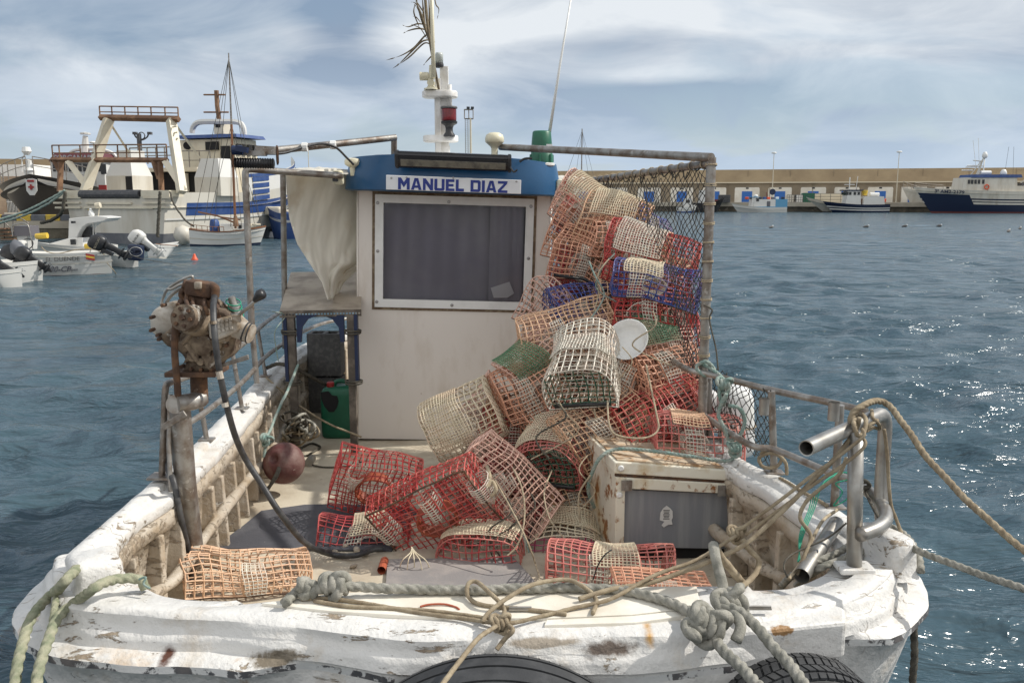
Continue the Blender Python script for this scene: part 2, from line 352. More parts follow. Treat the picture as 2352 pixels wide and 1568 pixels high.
sky=N(nt,'ShaderNodeTexSky',sky_type='NISHITA'); sky.sun_disc=False; sky.sun_elevation=elev; sky.sun_rotation=az; sky.air_density=1.0; sky.dust_density=.6; sky.ozone_density=1.2
tc=N(nt,'ShaderNodeTexCoord'); sx=N(nt,'ShaderNodeSeparateXYZ'); nt.links.new(tc.outputs['Generated'],sx.inputs[0])
def MA(op,a,b=None,c=None):
    n=N(nt,'ShaderNodeMath',operation=op)
    for i,x in enumerate((a,b,c)):
        if x is None: continue
        if isinstance(x,(int,float)): n.inputs[i].default_value=x
        else: nt.links.new(x,n.inputs[i])
    return n.outputs[0]
# flat cloud layer : direction / (z+k)
zz=MA('ADD',MA('MAXIMUM',sx.outputs[2],0.0),.22)
cx=MA('DIVIDE',sx.outputs[0],zz); cy=MA('DIVIDE',sx.outputs[1],zz)
cv=N(nt,'ShaderNodeCombineXYZ'); nt.links.new(cx,cv.inputs[0]); nt.links.new(cy,cv.inputs[1])
def wn(scale,detail,rough,loc,dist=0,st=(1,1,1)):
    mp=N(nt,'ShaderNodeMapping'); mp.inputs['Location'].default_value=loc; mp.inputs['Scale'].default_value=st; nt.links.new(cv.outputs[0],mp.inputs[0])
    n=N(nt,'ShaderNodeTexNoise'); n.inputs['Scale'].default_value=scale; n.inputs['Detail'].default_value=detail; n.inputs['Roughness'].default_value=rough; n.inputs['Distortion'].default_value=dist
    nt.links.new(mp.outputs[0],n.inputs['Vector']); return n.outputs['Fac']
cover=ramp(nt,wn(1.1,6,.5,(3.2,1.4,0),.5),.30,.52)
shade=wn(1.9,9,.58,(7.3,2.7,0),.7)
shade2=wn(.8,3,.45,(1.3,9.1,0),.3)
sh=MA('ADD',MA('MULTIPLY',shade,.7),MA('MULTIPLY',shade2,.4))
# dark undersides placed by direction (left of the mast, right of the mast, over the crates)
def blob(px,py,wx,wy,amp):
    d=ray(px,py).normalized()
    dx=MA('DIVIDE',MA('SUBTRACT',sx.outputs[0],d.x),wx); dz=MA('DIVIDE',MA('SUBTRACT',sx.outputs[2],d.z),wy)
    r2=MA('ADD',MA('MULTIPLY',dx,dx),MA('MULTIPLY',dz,dz))
    return MA('MULTIPLY',MA('POWER',2.718,MA('MULTIPLY',r2,-1.0)),amp)
wob=MA('MULTIPLY',MA('SUBTRACT',wn(2.6,5,.5,(4,4,0),.6),.5),1.0)
tot=None
for bb in [(780,45,.045,.035,-.22),(800,165,.09,.018,-.17),(1400,90,.09,.016,-.10),(1440,215,.13,.018,-.13),(1050,130,.05,.03,.06),(1620,255,.13,.022,-.14),(1480,178,.08,.009,.16),(1260,75,.14,.012,.12),(900,80,.12,.03,.10),(1780,150,.3,.03,.05),(1500,20,.25,.03,.12),(2250,60,.14,.05,.03),(300,120,.15,.09,.0),(100,40,.2,.05,-.04)]:
    x=blob(*bb); tot=x if tot is None else MA('ADD',tot,x)
tot=MA('MULTIPLY',tot,MA('MULTIPLY_ADD',wob,3.0,1.6))
sh=MA('ADD',sh,tot)
shf=ramp(nt,sh,.40,.76)
cloud=mixc(nt,shf,(.255,.33,.44),(.71,.75,.79))
skyc=N(nt,'ShaderNodeVectorMath',operation='SCALE'); nt.links.new(sky.outputs[0],skyc.inputs[0]); skyc.inputs['Scale'].default_value=.090
# low-altitude band: fewer clouds toward horizon => bluer
hz=ramp(nt,sx.outputs[2],.0,.16,.0,1.)
cov=MA('MAXIMUM',cover,0.62)
cloud=mixc(nt,hz,(.47,.575,.70),cloud)
cov=MA('MAXIMUM',cov,MA('SUBTRACT',1.0,hz))
col=mixc(nt,cov,skyc.outputs[0],cloud)
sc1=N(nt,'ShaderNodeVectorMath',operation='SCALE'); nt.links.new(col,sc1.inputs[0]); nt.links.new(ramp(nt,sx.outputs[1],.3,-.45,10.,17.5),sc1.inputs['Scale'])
wm=mixc(nt,ramp(nt,sx.outputs[1],.3,-.3,0.,.68),sc1.outputs[0],(9.3,9.0,8.5)); nt.links.new(wm,bg.inputs[0]); bg.inputs[1].default_value=.1  # unseen sky behind camera boosted and warmed, added fill for the cabin front
sc.view_settings.view_transform='Standard'; sc.view_settings.look='None'; sc.view_settings.exposure=.18; sc.view_settings.gamma=1
# ================================================================= sea
def sea():
    nr,nc=880,560
    r=np.geomspace(1.0,6000,nr); a=np.linspace(-R(62),R(62),nc)
    A,RR=np.meshgrid(a,r); X=RR*np.sin(A); Y=RR*np.cos(A)-.9
    Z=np.zeros_like(X); DX=np.zeros_like(X); DY=np.zeros_like(X)
    dr=np.gradient(r)[:,None]*np.ones_like(X)
    g=np.random.default_rng(5)
    for i in range(110):
        lam=.42*(9**(g.random())) ; k=2*math.pi/lam; th=R(250)+g.normal()*.62
        amp=.0108*lam/(1+ (lam/1.3)**1.6)*(.6+.8*g.random())
        kx,ky=k*math.cos(th),k*math.sin(th); ph=g.random()*6.28
        att=np.clip(1.6-2.6*dr/lam,0,1)
        ar=kx*X+ky*Y+ph
        Z+=att*amp*np.cos(ar); DX-=att*amp*math.cos(th)*np.sin(ar)*.8; DY-=att*amp*math.sin(th)*np.sin(ar)*.8
    grp=.75+.35*np.sin(X*.55+Y*.21)*np.sin(Y*.37-X*.13+1)
    Z*=grp
    v=np.stack([X+DX,Y+DY,Z],-1).reshape(-1,3)
    idx=np.arange(nr*nc).reshape(nr,nc)
    f=np.stack([idx[:-1,:-1],idx[:-1,1:],idx[1:,1:],idx[1:,:-1]],-1).reshape(-1,4)
    me=bpy.data.meshes.new('sea'); me.vertices.add(len(v)); me.vertices.foreach_set('co',v.ravel().astype(np.float32))
    me.loops.add(f.size); me.loops.foreach_set('vertex_index',f.ravel().astype(np.int32))
    me.polygons.add(len(f)); me.polygons.foreach_set('loop_start',np.arange(0,f.size,4,dtype=np.int32)); me.polygons.foreach_set('loop_total',np.full(len(f),4,dtype=np.int32))
    me.update(calc_edges=True); me.polygons.foreach_set('use_smooth',[True]*len(f))
    m,nt,b,o_=newmat('sea_water')
    b.inputs['Base Color'].default_value=(.012,.055,.072,1); b.inputs['Roughness'].default_value=.17; b.inputs['IOR'].default_value=1.333
    tc=N(nt,'ShaderNodeTexCoord')
    def bn(scale,stretch,det):
        mp=N(nt,'ShaderNodeMapping'); mp.inputs['Scale'].default_value=stretch; mp.inputs['Rotation'].default_value=(0,0,R(-12)); nt.links.new(tc.outputs['Object'],mp.inputs[0])
        n=N(nt,'ShaderNodeTexNoise'); n.inputs['Scale'].default_value=scale; n.inputs['Detail'].default_value=det; n.inputs['Roughness'].default_value=.55; n.inputs['Distortion'].default_value=.35
        nt.links.new(mp.outputs[0],n.inputs['Vector']); return n.outputs['Fac']
    b1=N(nt,'ShaderNodeBump'); b1.inputs['Strength'].default_value=.85; b1.inputs['Distance'].default_value=.04; nt.links.new(bn(4.6,(.65,1.2,1),4),b1.inputs['Height'])
    b2=N(nt,'ShaderNodeBump'); b2.inputs['Strength'].default_value=.8; b2.inputs['Distance'].default_value=.30; nn=bn(.95,(.5,1.3,1),5); m1=N(nt,'ShaderNodeMath',operation='MULTIPLY_ADD'); m1.inputs[1].default_value=2; m1.inputs[2].default_value=-1; nt.links.new(nn,m1.inputs[0]); m2=N(nt,'ShaderNodeMath',operation='ABSOLUTE'); nt.links.new(m1.outputs[0],m2.inputs[0]); m3=N(nt,'ShaderNodeMath',operation='SUBTRACT'); m3.inputs[0].default_value=1; nt.links.new(m2.outputs[0],m3.inputs[1]); nt.links.new(m3.outputs[0],b2.inputs['Height'])
    b3=N(nt,'ShaderNodeBump'); b3.inputs['Strength'].default_value=.8; b3.inputs['Distance'].default_value=1.0; nt.links.new(bn(.42,(.6,1.2,1),2),b3.inputs['Height']); nt.links.new(b3.outputs[0],b2.inputs['Normal'])
    nt.links.new(b2.outputs[0],b1.inputs['Normal']); nt.links.new(b1.outputs[0],b.inputs['Normal'])
    cf=ramp(nt,bn(.5,(.6,1,1),3),.35,.7); nt.links.new(mixc(nt,cf,(.038,.070,.090),(.058,.098,.120)),b.inputs['Base Color'])
    me.materials.append(m); o=bpy.data.objects.new('sea',me); CO.objects.link(o); o['kind']='structure'
    # the sea carried on behind the camera, lower so that it never shows through
    q=MB(); q.add([(-6000,-6000,-.6),(6000,-6000,-.6),(6000,6000,-.6),(-6000,6000,-.6)],[(0,1,2,3)]); tag(q.build('sea_floor',M['darkgrey']),kind='structure')
sea()
# ================================================================= the boat in the foreground
ZC=1.35; ZD=.80
boat=thing('fishing_boat','weathered white wooden fishing boat with small cabin, heaped with traps','boat',(-.3,6,0))
def w2(x,y): return Vector((x,y,0))
def gp(px,py): v=G(px,py,ZC); return Vector((v.x,v.y,0))
ST=[(w2(-.55,9.9),w2(-.55,9.72)),(w2(-1.1,9.6),w2(-1.05,9.44)),(w2(-1.62,9.04),w2(-1.5,8.92)),(w2(-1.9,8.4),w2(-1.75,8.32)),(w2(-2.0,7.5),w2(-1.84,7.45)),
(w2(-1.95,6.6),w2(-1.79,6.58)),(w2(-1.85,5.55),w2(-1.69,5.55)),(w2(-1.79,4.8),w2(-1.63,4.8)),(gp(350,1105),gp(402,1122)),(gp(250,1188),gp(322,1176)),(gp(160,1262),gp(268,1238)),
(gp(105,1322),gp(296,1312)),(gp(152,1384),gp(380,1360)),(gp(320,1406),gp(520,1372)),(gp(560,1421),gp(690,1362)),(gp(760,1437),gp(860,1352)),(gp(940,1462),gp(1010,1347)),(gp(1150,1463),gp(1180,1345)),(gp(1374,1459),gp(1370,1343)),
(gp(1550,1452),gp(1540,1342)),(gp(1730,1424),gp(1690,1339)),(gp(1890,1393),gp(1800,1334)),(gp(2010,1352),gp(1878,1312)),(gp(2064,1296),gp(1912,1282)),(gp(2045,1245),gp(1920,1250)),(gp(1985,1205),gp(1895,1222)),(gp(1900,1155),gp(1850,1184)),
(gp(1800,1098),gp(1765,1120)),(gp(1705,1052),gp(1668,1062)),(w2(1.13,5.2),w2(.98,5.2)),(w2(1.02,6.3),w2(.87,6.3)),(w2(.88,7.5),w2(.73,7.5)),(w2(.55,8.8),w2(.42,8.7)),(w2(.05,9.6),w2(.0,9.45))]
NS=10
OUT=cr([s[0] for s in ST],NS,True); INN=cr([s[1] for s in ST],NS,True); NN=len(OUT)
def normal(L,i):
    t=L[(i+1)%len(L)]-L[i-1]; n=Vector((-t.y,t.x,0)).normalized()
    return n
c0=Vector((-.4,6,0))
def outward(L,i):
    n=normal(L,i); 
    return -n if n.dot(L[i]-c0)<0 else n
ON=[outward(OUT,i) for i in range(NN)]; IN_=[outward(INN,i) for i in range(NN)]
def sheer(p):  # cap height along the boat
    return ZC+ (max(0,p.y-6.5)**2)*.006
def nz(p,s,a,seed=0): return noise.noise(Vector((p.x*s+seed,p.y*s,p.z*s)))*a
EDGE=[]; RK=[]
for p in OUT:
    q_=1176+p.x/(p.y*cp+(CH-ZC)*sp)*F; k_=min(1,max(0,(700-q_)/120))+min(1,max(0,(q_-1930)/60)); RK.append(1 if p.y>3.4 else min(1,k_))
for i in range(NN):
    p=Vector((OUT[i].x,OUT[i].y,sheer(OUT[i])-.012)); EDGE.append(p+ON[i]*(nz(p,6,.010,5)+nz(p,2.5,.012,4))+Vector((0,0,nz(p,5,.008,2))))
# --- hull shell profile from cap edge down
prof=[(.0,-.012),(.010,-.03),(.012,-.055),(.03,-.063),(.035,-.082),(.042,-.105),(.09,-.112),(.106,-.122),(.107,-.145),(.09,-.155),(.07,-.16),(.055,-.25),(.0,-.45),(-.1,-.65),(-.28,-.9),(-.5,-1.2),(-.8,-1.6)]
def hullrows(a,b):
    rows=[]
    for (o_,d) in prof[a:b]:
        row=[]
        for i in range(NN):
            o=o_
            if o_>.05: o=.03+(o_-.03)*RK[i]
            p=OUT[i]+ON[i]*(o if OUT[i].y<5 or o<0 else o*.85); p=Vector((p.x,p.y,sheer(OUT[i])+d))
            k=nz(p,3.2,.016)+nz(p,9,.010,5) ; p=p+ON[i]*k+Vector((0,0,nz(p,4,.010,9)))
            if o_==0 and d==-.012: p=EDGE[i]
            row.append(p)
        rows.append(row)
    return rows
MB().loft(hullrows(0,6)).build('bulwark_face',M['hull'],boat,smooth=True)
MB().loft(hullrows(7,9)).build('rail_edge',M['railedge'],boat,smooth=True)
MB().loft(hullrows(5,8)).build('rubbing_rail',M['hull'],boat,smooth=True,label='rounded rubbing rail with rust streaks and chipped edge')
MB().loft(hullrows(8,17)).build('hull',M['hull'],boat,smooth=True)
# --- cap rail, several courses across its width
rows=[]
for t,dz in ((0,-.012),(.05,.0),(.25,.004),(.5,.002),(.56,-.018),(.62,-.022),(.95,-.024),(1.0,-.034),(1.0,-.075),(.93,-.085)):
    row=[]
    for i in range(NN):
        wd=(INN[i]-OUT[i]).length; a=OUT[i]; b=INN[i]
        tt=t
        if wd>.26:  # broad fore end : steps become shallow
            dz2=dz*.25 if t<1 else dz
        else: dz2=dz
        p=a.lerp(b,tt); p.z=sheer(OUT[i])+dz2
        p.z+=nz(p,5,.008,2)+nz(p,13,.004,3); q=ON[i]*(nz(p,7,.007,4)); row.append(EDGE[i] if t==0 else p+q)
    rows.append(row)
MB().loft(rows).build('cap_rail',M['hull'],boat,smooth=True)
# --- inner planking
rows=[]
for d,ins in ((-.085,-.03),(-.09,-.055),(-.16,-.06),(-.165,-.035),(-.30,-.02),(-.57,.0)):
    row=[]
    for i in range(NN):
        p=INN[i]-IN_[i]*(-(ins)*-1 if False else 0)+IN_[i]*(-ins-.0) if False else INN[i]+IN_[i]*(ins+.055)
        p=Vector((p.x,p.y,sheer(OUT[i])+d)); p+=IN_[i]*nz(p,6,.008,8)
        row.append(p)
    rows.append(row)
MB().loft(rows).build('inner_planking',M['hullin'],boat,smooth=True)
# --- deck
def poly_fan(L,z,inset,name,mt,th=.0):
    b=MB(); c=Vector((-.4,6,z)); pts=[]
    rings=7
    vs=[]
    for k in range(rings+1):
        t=k/rings
        for i in range(0,NN,2):
            p=(L[i]+IN_[i]*inset); p=Vector((p.x,p.y,z)); q=c.lerp(p,1-t) if k<rings else c+(p-c)*.001
            vs.append(q)
    n=NN//2; fs=[]
    for k in range(rings):
        for j in range(n): fs.append((k*n+j,k*n+(j+1)%n,(k+1)*n+(j+1)%n,(k+1)*n+j))
    b.add(vs,fs); return b.build(name,mt,boat)
poly_fan(INN,ZD,.07,'deck',M['deck'])
# --- ribs (frames) and stringer inside the bulwark
cum=[0]
for i in range(1,NN): cum.append(cum[-1]+(INN[i]-INN[i-1]).length)
def at_s(s):
    for i in range(1,NN):
        if cum[i]>=s: return i
    return NN-1
s=0.2; ribs=0
while s<cum[-1]-.1:
    i=at_s(s); p=INN[i]; s+=.235+rnd.uniform(-.015,.02)
    if (p.y<3.3 and -1.0<p.x<1.05): continue
    if p.y>7 and p.x>-.9: continue
    n=IN_[i]; t=Vector((-n.y,n.x,0)); z1=sheer(OUT[i])-.155; z0=ZD+.002; b=MB()
    wd=.028; o1=p+n*.018; o0=p+n*.05
    rowsr=[]
    for zt in range(7):
        u=zt/6; z=z1+(z0-z1)*u; inn=.028+.03*u; q=p+n*(.05); lean=t*(.05*u*(1 if p.x<0 else -1))
        base=Vector((q.x,q.y,z))+lean; j=nz(base,11,.006,ribs)
        rowsr.append([base-t*(wd+j),base-t*(wd*.7)-n*(inn+.045),base+t*(wd*.7)-n*(inn+.045+j),base+t*(wd+j)])
    b.loft(rowsr,True,True,True); b.build('rib',M['hullin'],boat,smooth=False,bevel=.006); ribs+=1
for (ia,ib) in ((4*NS,12*NS),(25*NS-2,30*NS)):
    pts=[]
    for i in range(ia,ib,2):
        p=INN[i]-IN_[i]*.035; z=ZD+.19+.03*math.sin(i*.2); pts.append(Vector((p.x,p.y,z+nz(p,4,.015))))
    MB().tube(pts,[.030+.005*math.sin(k*1.3) for k in range(len(pts))],8).build('stringer',M['hullin'],boat,smooth=True)
# --- fore hatch board, seam, hinges
hz=ZC+.012
b=MB(); pl=[G(600,1384,hz),G(760,1362,hz),G(1000,1350,hz),G(1300,1347,hz),G(1600,1345,hz),G(1610,1392,hz),G(1450,1410,hz),G(1240,1419,hz),G(1000,1416,hz),G(760,1402,hz)]
b.slab(pl,.02).build('hatch_board',M['hatch'],boat,bevel=.003)
b=MB(); pl=[G(1255,1421.5,hz),G(1455,1412.5,hz),G(1612,1395,hz),G(1616,1406,hz),G(1460,1428,hz),G(1250,1434,hz)]
b.slab(pl,.02).build('hatch_board',M['hatch'],boat,bevel=.003)
for (px,py) in ((1195,1398),(1745,1396)):
    b=MB(); c=G(px,py,hz+.008); b.box(c,(.075,.016,.006)); b.tube([c+Vector((-.037,0,.005)),c+Vector((.037,0,.005))],.005,6).build('hinge',M['steel'],boat)
# --- bitts / blocks
def lump(name,cx,cy,z0,sx,sy,sz,rot,mt,seed,r=.035,label=None):
    b=MB(); rows=[]
    for k,(zz,ins) in enumerate(((0,-.18),(.12,-.05),(.45,0),(.8,.03),(.93,.12),(1,.36))):
        row=[]
        for j in range(28):
            a=2*math.pi*j/28; ca,sa=math.cos(a),math.sin(a); q=.36
            x=math.copysign(abs(ca)**q,ca)*sx/2*(1-ins); y=math.copysign(abs(sa)**q,sa)*sy/2*(1-ins)
            p=Vector((x*math.cos(rot)-y*math.sin(rot)+cx,x*math.sin(rot)+y*math.cos(rot)+cy,z0+zz*sz)); p+=Vector((nz(p,8,.014,seed),nz(p,8,.014,seed+3),nz(p,8,.010,seed+5))); row.append(p)
        rows.append(row)
    b.loft(rows,True,False,True); return b.build(name,mt,boat,smooth=True,label=label)
a=G(210,1345,ZC); lump('bitt',a.x,a.y+.03,ZC-.03,.17,.20,.135,R(35),M['hull'],1)
a=G(135,1330,ZC); lump('bitt',a.x+.02,a.y+.06,ZC-.05,.13,.22,.09,R(25),M['hull'],4)
a=G(2040,1282,ZC); lump('bitt',a.x-.01,a.y+.03,ZC-.04,.12,.26,.14,R(18),M['hull'],7)
b=MB(); z1=ZC-.012
pl=[G(1665,1402,z1),G(1855,1380,z1),G(1915,1376,z1),G(1942,1398,z1),G(1944,1428,z1),G(1698,1452,z1)]
b.slab(pl,.13); b.build('bow_block',M['hull'],boat,bevel=.012,label='square white block on the stem with a bare brown wood patch')
q=G(1808,1427,z1); b=MB(); b.lathe(P(1805,1452,2.62),[(.0,0),(.028,.0),(.03,.004),(.0,.006)],16,(R(90),0,R(10)))
# --- stanchion pads + rails
def pipe(name,pts,r,mt='pipe',n=10,par=boat,sm=True,lab=None):
    return MB().tube(pts,r,n).build(name,M[mt],par,smooth=False,auto=50,label=lab)
def bendpts(pts,rad=.06,n=5):
    out=[Vector(pts[0])]
    for i in range(1,len(pts)-1):
        a,b_,c=Vector(pts[i-1]),Vector(pts[i]),Vector(pts[i+1]); u=(a-b_).normalized()*min(rad,(a-b_).length*.45); v=(c-b_).normalized()*min(rad,(c-b_).length*.45)
        for k in range(n+1):
            t=k/n; out.append((b_+u)*(1-t)**2+b_*2*t*(1-t)+(b_+v)*t*t)
    out.append(Vector(pts[-1])); return out
ZR=1.74; ZM=1.53
L0=[G(379,884,ZR),G(442,861,ZR),G(547,799,ZR),G(597,752,ZR),G(641,719,ZR),G(700,690,ZR+.02)]
pipe('guard_rail',[P(372,1093,4.06)]+bendpts([P(373,1060,4.06),P(380,882,4.06)]+L0[1:2],.05)[1:]+cr(L0[1:],5),.0165)
pipe('guard_rail',cr([G(427,975,ZM),G(480,940,ZM),G(559,875,ZM),G(609,820,ZM),G(656,785,ZM),G(676,771,ZM),G(740,743,ZM),G(814,729,ZM),G(860,724,ZM)],5),.0165)
for (bx,by) in ((475,1010),(556,938),(610,864)):
    q=G(bx,by,ZC+.005); MB().rbox(q+Vector((0,0,.004)),(.085,.065,.012),.006).build('stanchion_pad',M['pipe'],boat)
    pipe('stanchion',[q,q+Vector((-.045,0,ZR-ZC-.01))],.0145)
q=P(372,1093,4.06); MB().box(q,(.11,.10,.012)).build('stanchion_pad',M['pipe'],boat)
pipe('stanchion',[P(412,1290,3.95),P(392,1120,3.98),P(388,1020,4.0),P(391,905,4.05)],.012)
RR_=[G(1560,838,ZR+.03),G(1640,862,ZR+.02),G(1770,895,ZR+.02),G(1915,926,ZR+.02),G(1990,944,ZR+.02)]
pipe('guard_rail',cr([w2(.95,6.2)+Vector((0,0,ZR))]+RR_,5),.017)
pipe('guard_rail',cr([w2(1.0,5.4)+Vector((0,0,1.5)),G(1705,1012,1.5),G(1780,1032,1.5),G(1900,1082,1.5),G(1990,1112,1.5)],5),.017)
for (a,bq) in (((1772,898),(1778,1086)),((1930,930),(1916,1165)),((1628,868),(1630,1010))):
    q=G(bq[0],bq[1],ZC); t=P(a[0],a[1],q.y); pipe('stanchion',[q,t],.0185)
    MB().rbox(q+Vector((0,0,.005)),(.09,.07,.012),.006).build('stanchion_pad',M['pipe'],boat)
for (px,py,Y) in ((1755,933,4.1),(1915,944,3.62),(1617,893,4.75)):
    q=P(px,py,Y); bb=MB(); bb.tube([q+Vector((0,0,-.04)),q+Vector((0,0,.04))],.024,14,cap=False); bb.tube([q+Vector((0,0,.04)),q+Vector((0,0,-.04))],.020,14,cap=False); bb.build('rod_holder',M['steel'],boat,smooth=True)
# big bright pipe frame, near right
big=.0275
e0=G(1852,1029,1.87); e1=G(1968,976,1.87); e2=G(2036,944,1.87)
e3=P(2022,1150,e2.y-.02)
b=MB(); pts=bendpts([e0,e1,e2,e3,P(2030,1238,e2.y-.1)],.09,7); b.tube(pts,big,18,cap=False)
b.tube([e0,e0+(e1-e0).normalized()*.25],big-.004,18,cap=False); b.tube([e0-(e1-e0).normalized()*.001,e0+(e1-e0).normalized()*.0],[big,big-.004],18,cap=False)
b.build('mooring_frame',M['steel'],boat,smooth=True,label='bright bent steel pipe frame with open end')
q=G(1962,1308,ZC); t=P(1966,992,q.y+.02); MB().tube([q,t],big,18).build('mooring_post',M['steel'],boat,smooth=True)
MB().rbox(q+Vector((0,0,.008)),(.13,.09,.022),.008).build('post_foot',M['hull'],boat)
MB().tube(cr([G(1983,1121,1.5),G(2008,1139,1.5),G(2028,1163,1.5),G(2035,1191,1.5),G(2015,1212,1.5),G(1975,1228,1.5)],6),big*.95,16).build('pipe_hoop',M['steel'],boat,smooth=True)
MB().tube([G(1921,1200,1.37),P(1841,1322,3.06)],.030,16,cap=False).build('loose_pipe_brace',M['steel'],boat,smooth=True)
# --- frame over the deck
cr1=P(1634,362,4.7); side0=P(1345,416,7.2)
pipe('frame_pipe',[P(1150,338,6.55),P(1400,350,5.6),cr1+Vector((0,0,.0))],.024,'pipe',14)
pipe('frame_pipe',[cr1+Vector((0,0,-.03)),side0,Vector((-.2,8.4,side0.z-.02))],.022,'pipe',14)
pipe('frame_post',[P(1634,362,4.72),P(1616,842,4.72),G(1612,1012,ZC)],.026,'pipe',14,lab='tall pipe post at right holding the net')
pl0=P(563,395,6.0); pl1=P(785,404,6.35)
pipe('frame_pipe',bendpts([P(578,745,6.0),pl0+Vector((.0,0,.02)),pl1],.04),.023,'pipe',12)
pipe('frame_post',[P(655,800,6.95),P(650,402,6.9)],.023,'pipe',12)
pipe('frame_post',[P(578,745,6.0),P(590,880,6.0)],.020,'pipe',12)
# ================================================================= cabin
YAW=R(3.2); ROLL=R(1.6)
rotC=(Matrix.Rotation(YAW,3,'Z')@Matrix.Rotation(-ROLL*-1,3,'Y'))
rotC=Matrix.Rotation(YAW,3,'Z')@Matrix.Rotation(R(1.7),3,'Y')
cbase=P(1040,1010,6.76); cbase.z=ZD
cabin=bpy.data.objects.new('cabin',None); CO.objects.link(cabin); cabin.parent=boat; OFF[cabin.name]=OFF[boat.name]
def C(a,b,c): return cbase+rotC@Vector((a,b,c))
# cabin local frame: a right, b back, c up.  front face spans a -.735...735
xl,xr=-.735,.745; HT=1.96
def camloc(px,py,b=0.):
    # local (a,c) where the pixel's ray meets plane b
    o=rotC.transposed()@(Vector((0,0,CH))-cbase); d=rotC.transposed()@ray(px,py)
    t=(b-o.y)/d.y; q=o+d*t; return q.x,q.z
wl,wb=camloc(861,704); wr,wt=camloc(1227,457)
il,ibb=camloc(880,686); ir,itt=camloc(1208,475)
xl=camloc(820,700)[0]; xr=camloc(1259,700)[0]
b=MB()
def wallquad(a0,a1,c0_,c1_,b0=0,b1=.04): b.hexa([C(a0,b0,c0_),C(a1,b0,c0_),C(a1,b1,c0_),C(a0,b1,c0_)],[C(a0,b0,c1_),C(a1,b0,c1_),C(a1,b1,c1_),C(a0,b1,c1_)])
g_=.012
wallquad(xl,il-g_,0,HT); wallquad(ir+g_,xr,0,HT); wallquad(il-g_,ir+g_,0,ibb-g_); wallquad(il-g_,ir+g_,itt+g_,HT)
wallquad(xl,xl+.04,0,HT,.04,1.35); wallquad(xr-.04,xr,0,HT,.04,1.35); wallquad(xl,xr,0,HT,1.35,1.39)
b.build('cabin_wall',M['cabin'],cabin)
for xq in (xl+.004,xr-.004): MB().tube([C(xq,-.002,0),C(xq,-.002,HT)],.009,6).build('corner_bead',M['cabin'],cabin,smooth=True)
# grime gasket, frame, glass, curtain
b=MB(); e=.022
for (a0,a1,c0_,c1_) in ((wl-e,wr+e,wt,wt+e),(wl-e,wr+e,wb-e,wb),(wl-e,wl,wb,wt),(wr,wr+e,wb,wt)): b.hexa([C(a0,-.006,c0_),C(a1,-.006,c0_),C(a1,.002,c0_),C(a0,.002,c0_)],[C(a0,-.006,c1_),C(a1,-.006,c1_),C(a1,.002,c1_),C(a0,.002,c1_)])
b.build('window_gasket',M['wood_dirt'],cabin)
b=MB()
for (a0,a1,c0_,c1_) in ((wl,wr,itt,wt),(wl,wr,wb,ibb),(wl,il,ibb,itt),(ir,wr,ibb,itt)): b.hexa([C(a0,-.022,c0_),C(a1,-.022,c0_),C(a1,.002,c0_),C(a0,.002,c0_)],[C(a0,-.022,c1_),C(a1,-.022,c1_),C(a1,.002,c1_),C(a0,.002,c1_)])
b.build('window_frame',M['frame'],cabin)
b=MB()
for (px,py) in ((868,466),(1031,464),(1219,474),(868,576),(1213,593),(866,692),(1038,700),(1213,695)):
    a_,c_=camloc(px,py); MB().lathe(C(a_,-.022,c_),[(.013,0),(.013,.003),(.008,.005),(.0,.005)],12,rotC@Matrix.Rotation(R(90),3,'X')).build('screw',M['screw'],cabin,smooth=False)
b=MB(); rr=.05
ptsw=[]
for (sx_,sy_,a0) in ((ir+.006-rr,itt+.006-rr,0),(il-.006+rr,itt+.006-rr,90),(il-.006+rr,ibb-.006+rr,180),(ir+.006-rr,ibb-.006+rr,270)):
    for k in range(6):
        an=R(a0+k*18); ptsw.append((sx_+rr*math.cos(an),sy_+rr*math.sin(an)))
# rubber surround filling the square corners
for q in range(4):
    sq=[(ir+.006,itt+.006),(il-.006,itt+.006),(il-.006,ibb-.006),(ir+.006,ibb-.006)][q]
    loop=[sq]+ptsw[q*6:q*6+6]; b=MB(); b.add([C(x,-.004,z) for x,z in loop],[tuple(range(len(loop)))]); b.build('window_seal',M['dusty'],cabin)
b=MB(); b.add([C(il-.006,.004,ibb-.006),C(ir+.006,.004,ibb-.006),C(ir+.006,.004,itt+.006),C(il-.006,.004,itt+.006)],[(0,1,2,3)]); b.build('window_pane',M['glass'],cabin)
def curt(a0,a1,c0_,c1_,b0,amp,freq,seed,name,nx=90,nzz=30):
    b=MB(); vs=[]; fs=[]
    for j in range(nzz+1):
        for i in range(nx+1):
            u=i/nx; v=j/nzz; x=a0+(a1-a0)*u; z=c0_+(c1_-c0_)*v
            d=amp*math.sin(freq*x+1.2*math.sin(3*x+seed)+(1-v)*1.2*math.sin(2.1*x+seed))*(.4+.6*v)+noise.noise(Vector((x*4,z*2.5,seed)))*amp*1.3
            vs.append(C(x,b0+d,z))
    for j in range(nzz):
        for i in range(nx): k=j*(nx+1)+i; fs.append((k,k+1,k+nx+2,k+nx+1))
    b.add(vs,fs); return b.build(name,M['curtain'],cabin,smooth=True)
curt(il-.03,ir+.03,ibb-.05,itt+.03,.10,.040,27,3,'curtain')
x1_=camloc(1130,600)[0]; x2_=camloc(1178,600)[0]
curt(x1_-.02,x2_+.08,ibb+.0,itt+.02,.060,.012,60,5,'curtain',50)
b=MB(); pc=[camloc(*q,.02) for q in ((1127,661),(1170,647),(1181,674),(1165,684),(1134,684))]; b.slab([C(a,.022,c) for a,c in pc],.003,rotC@Vector((0,1,0))); b.build('card',M['card'],cabin)
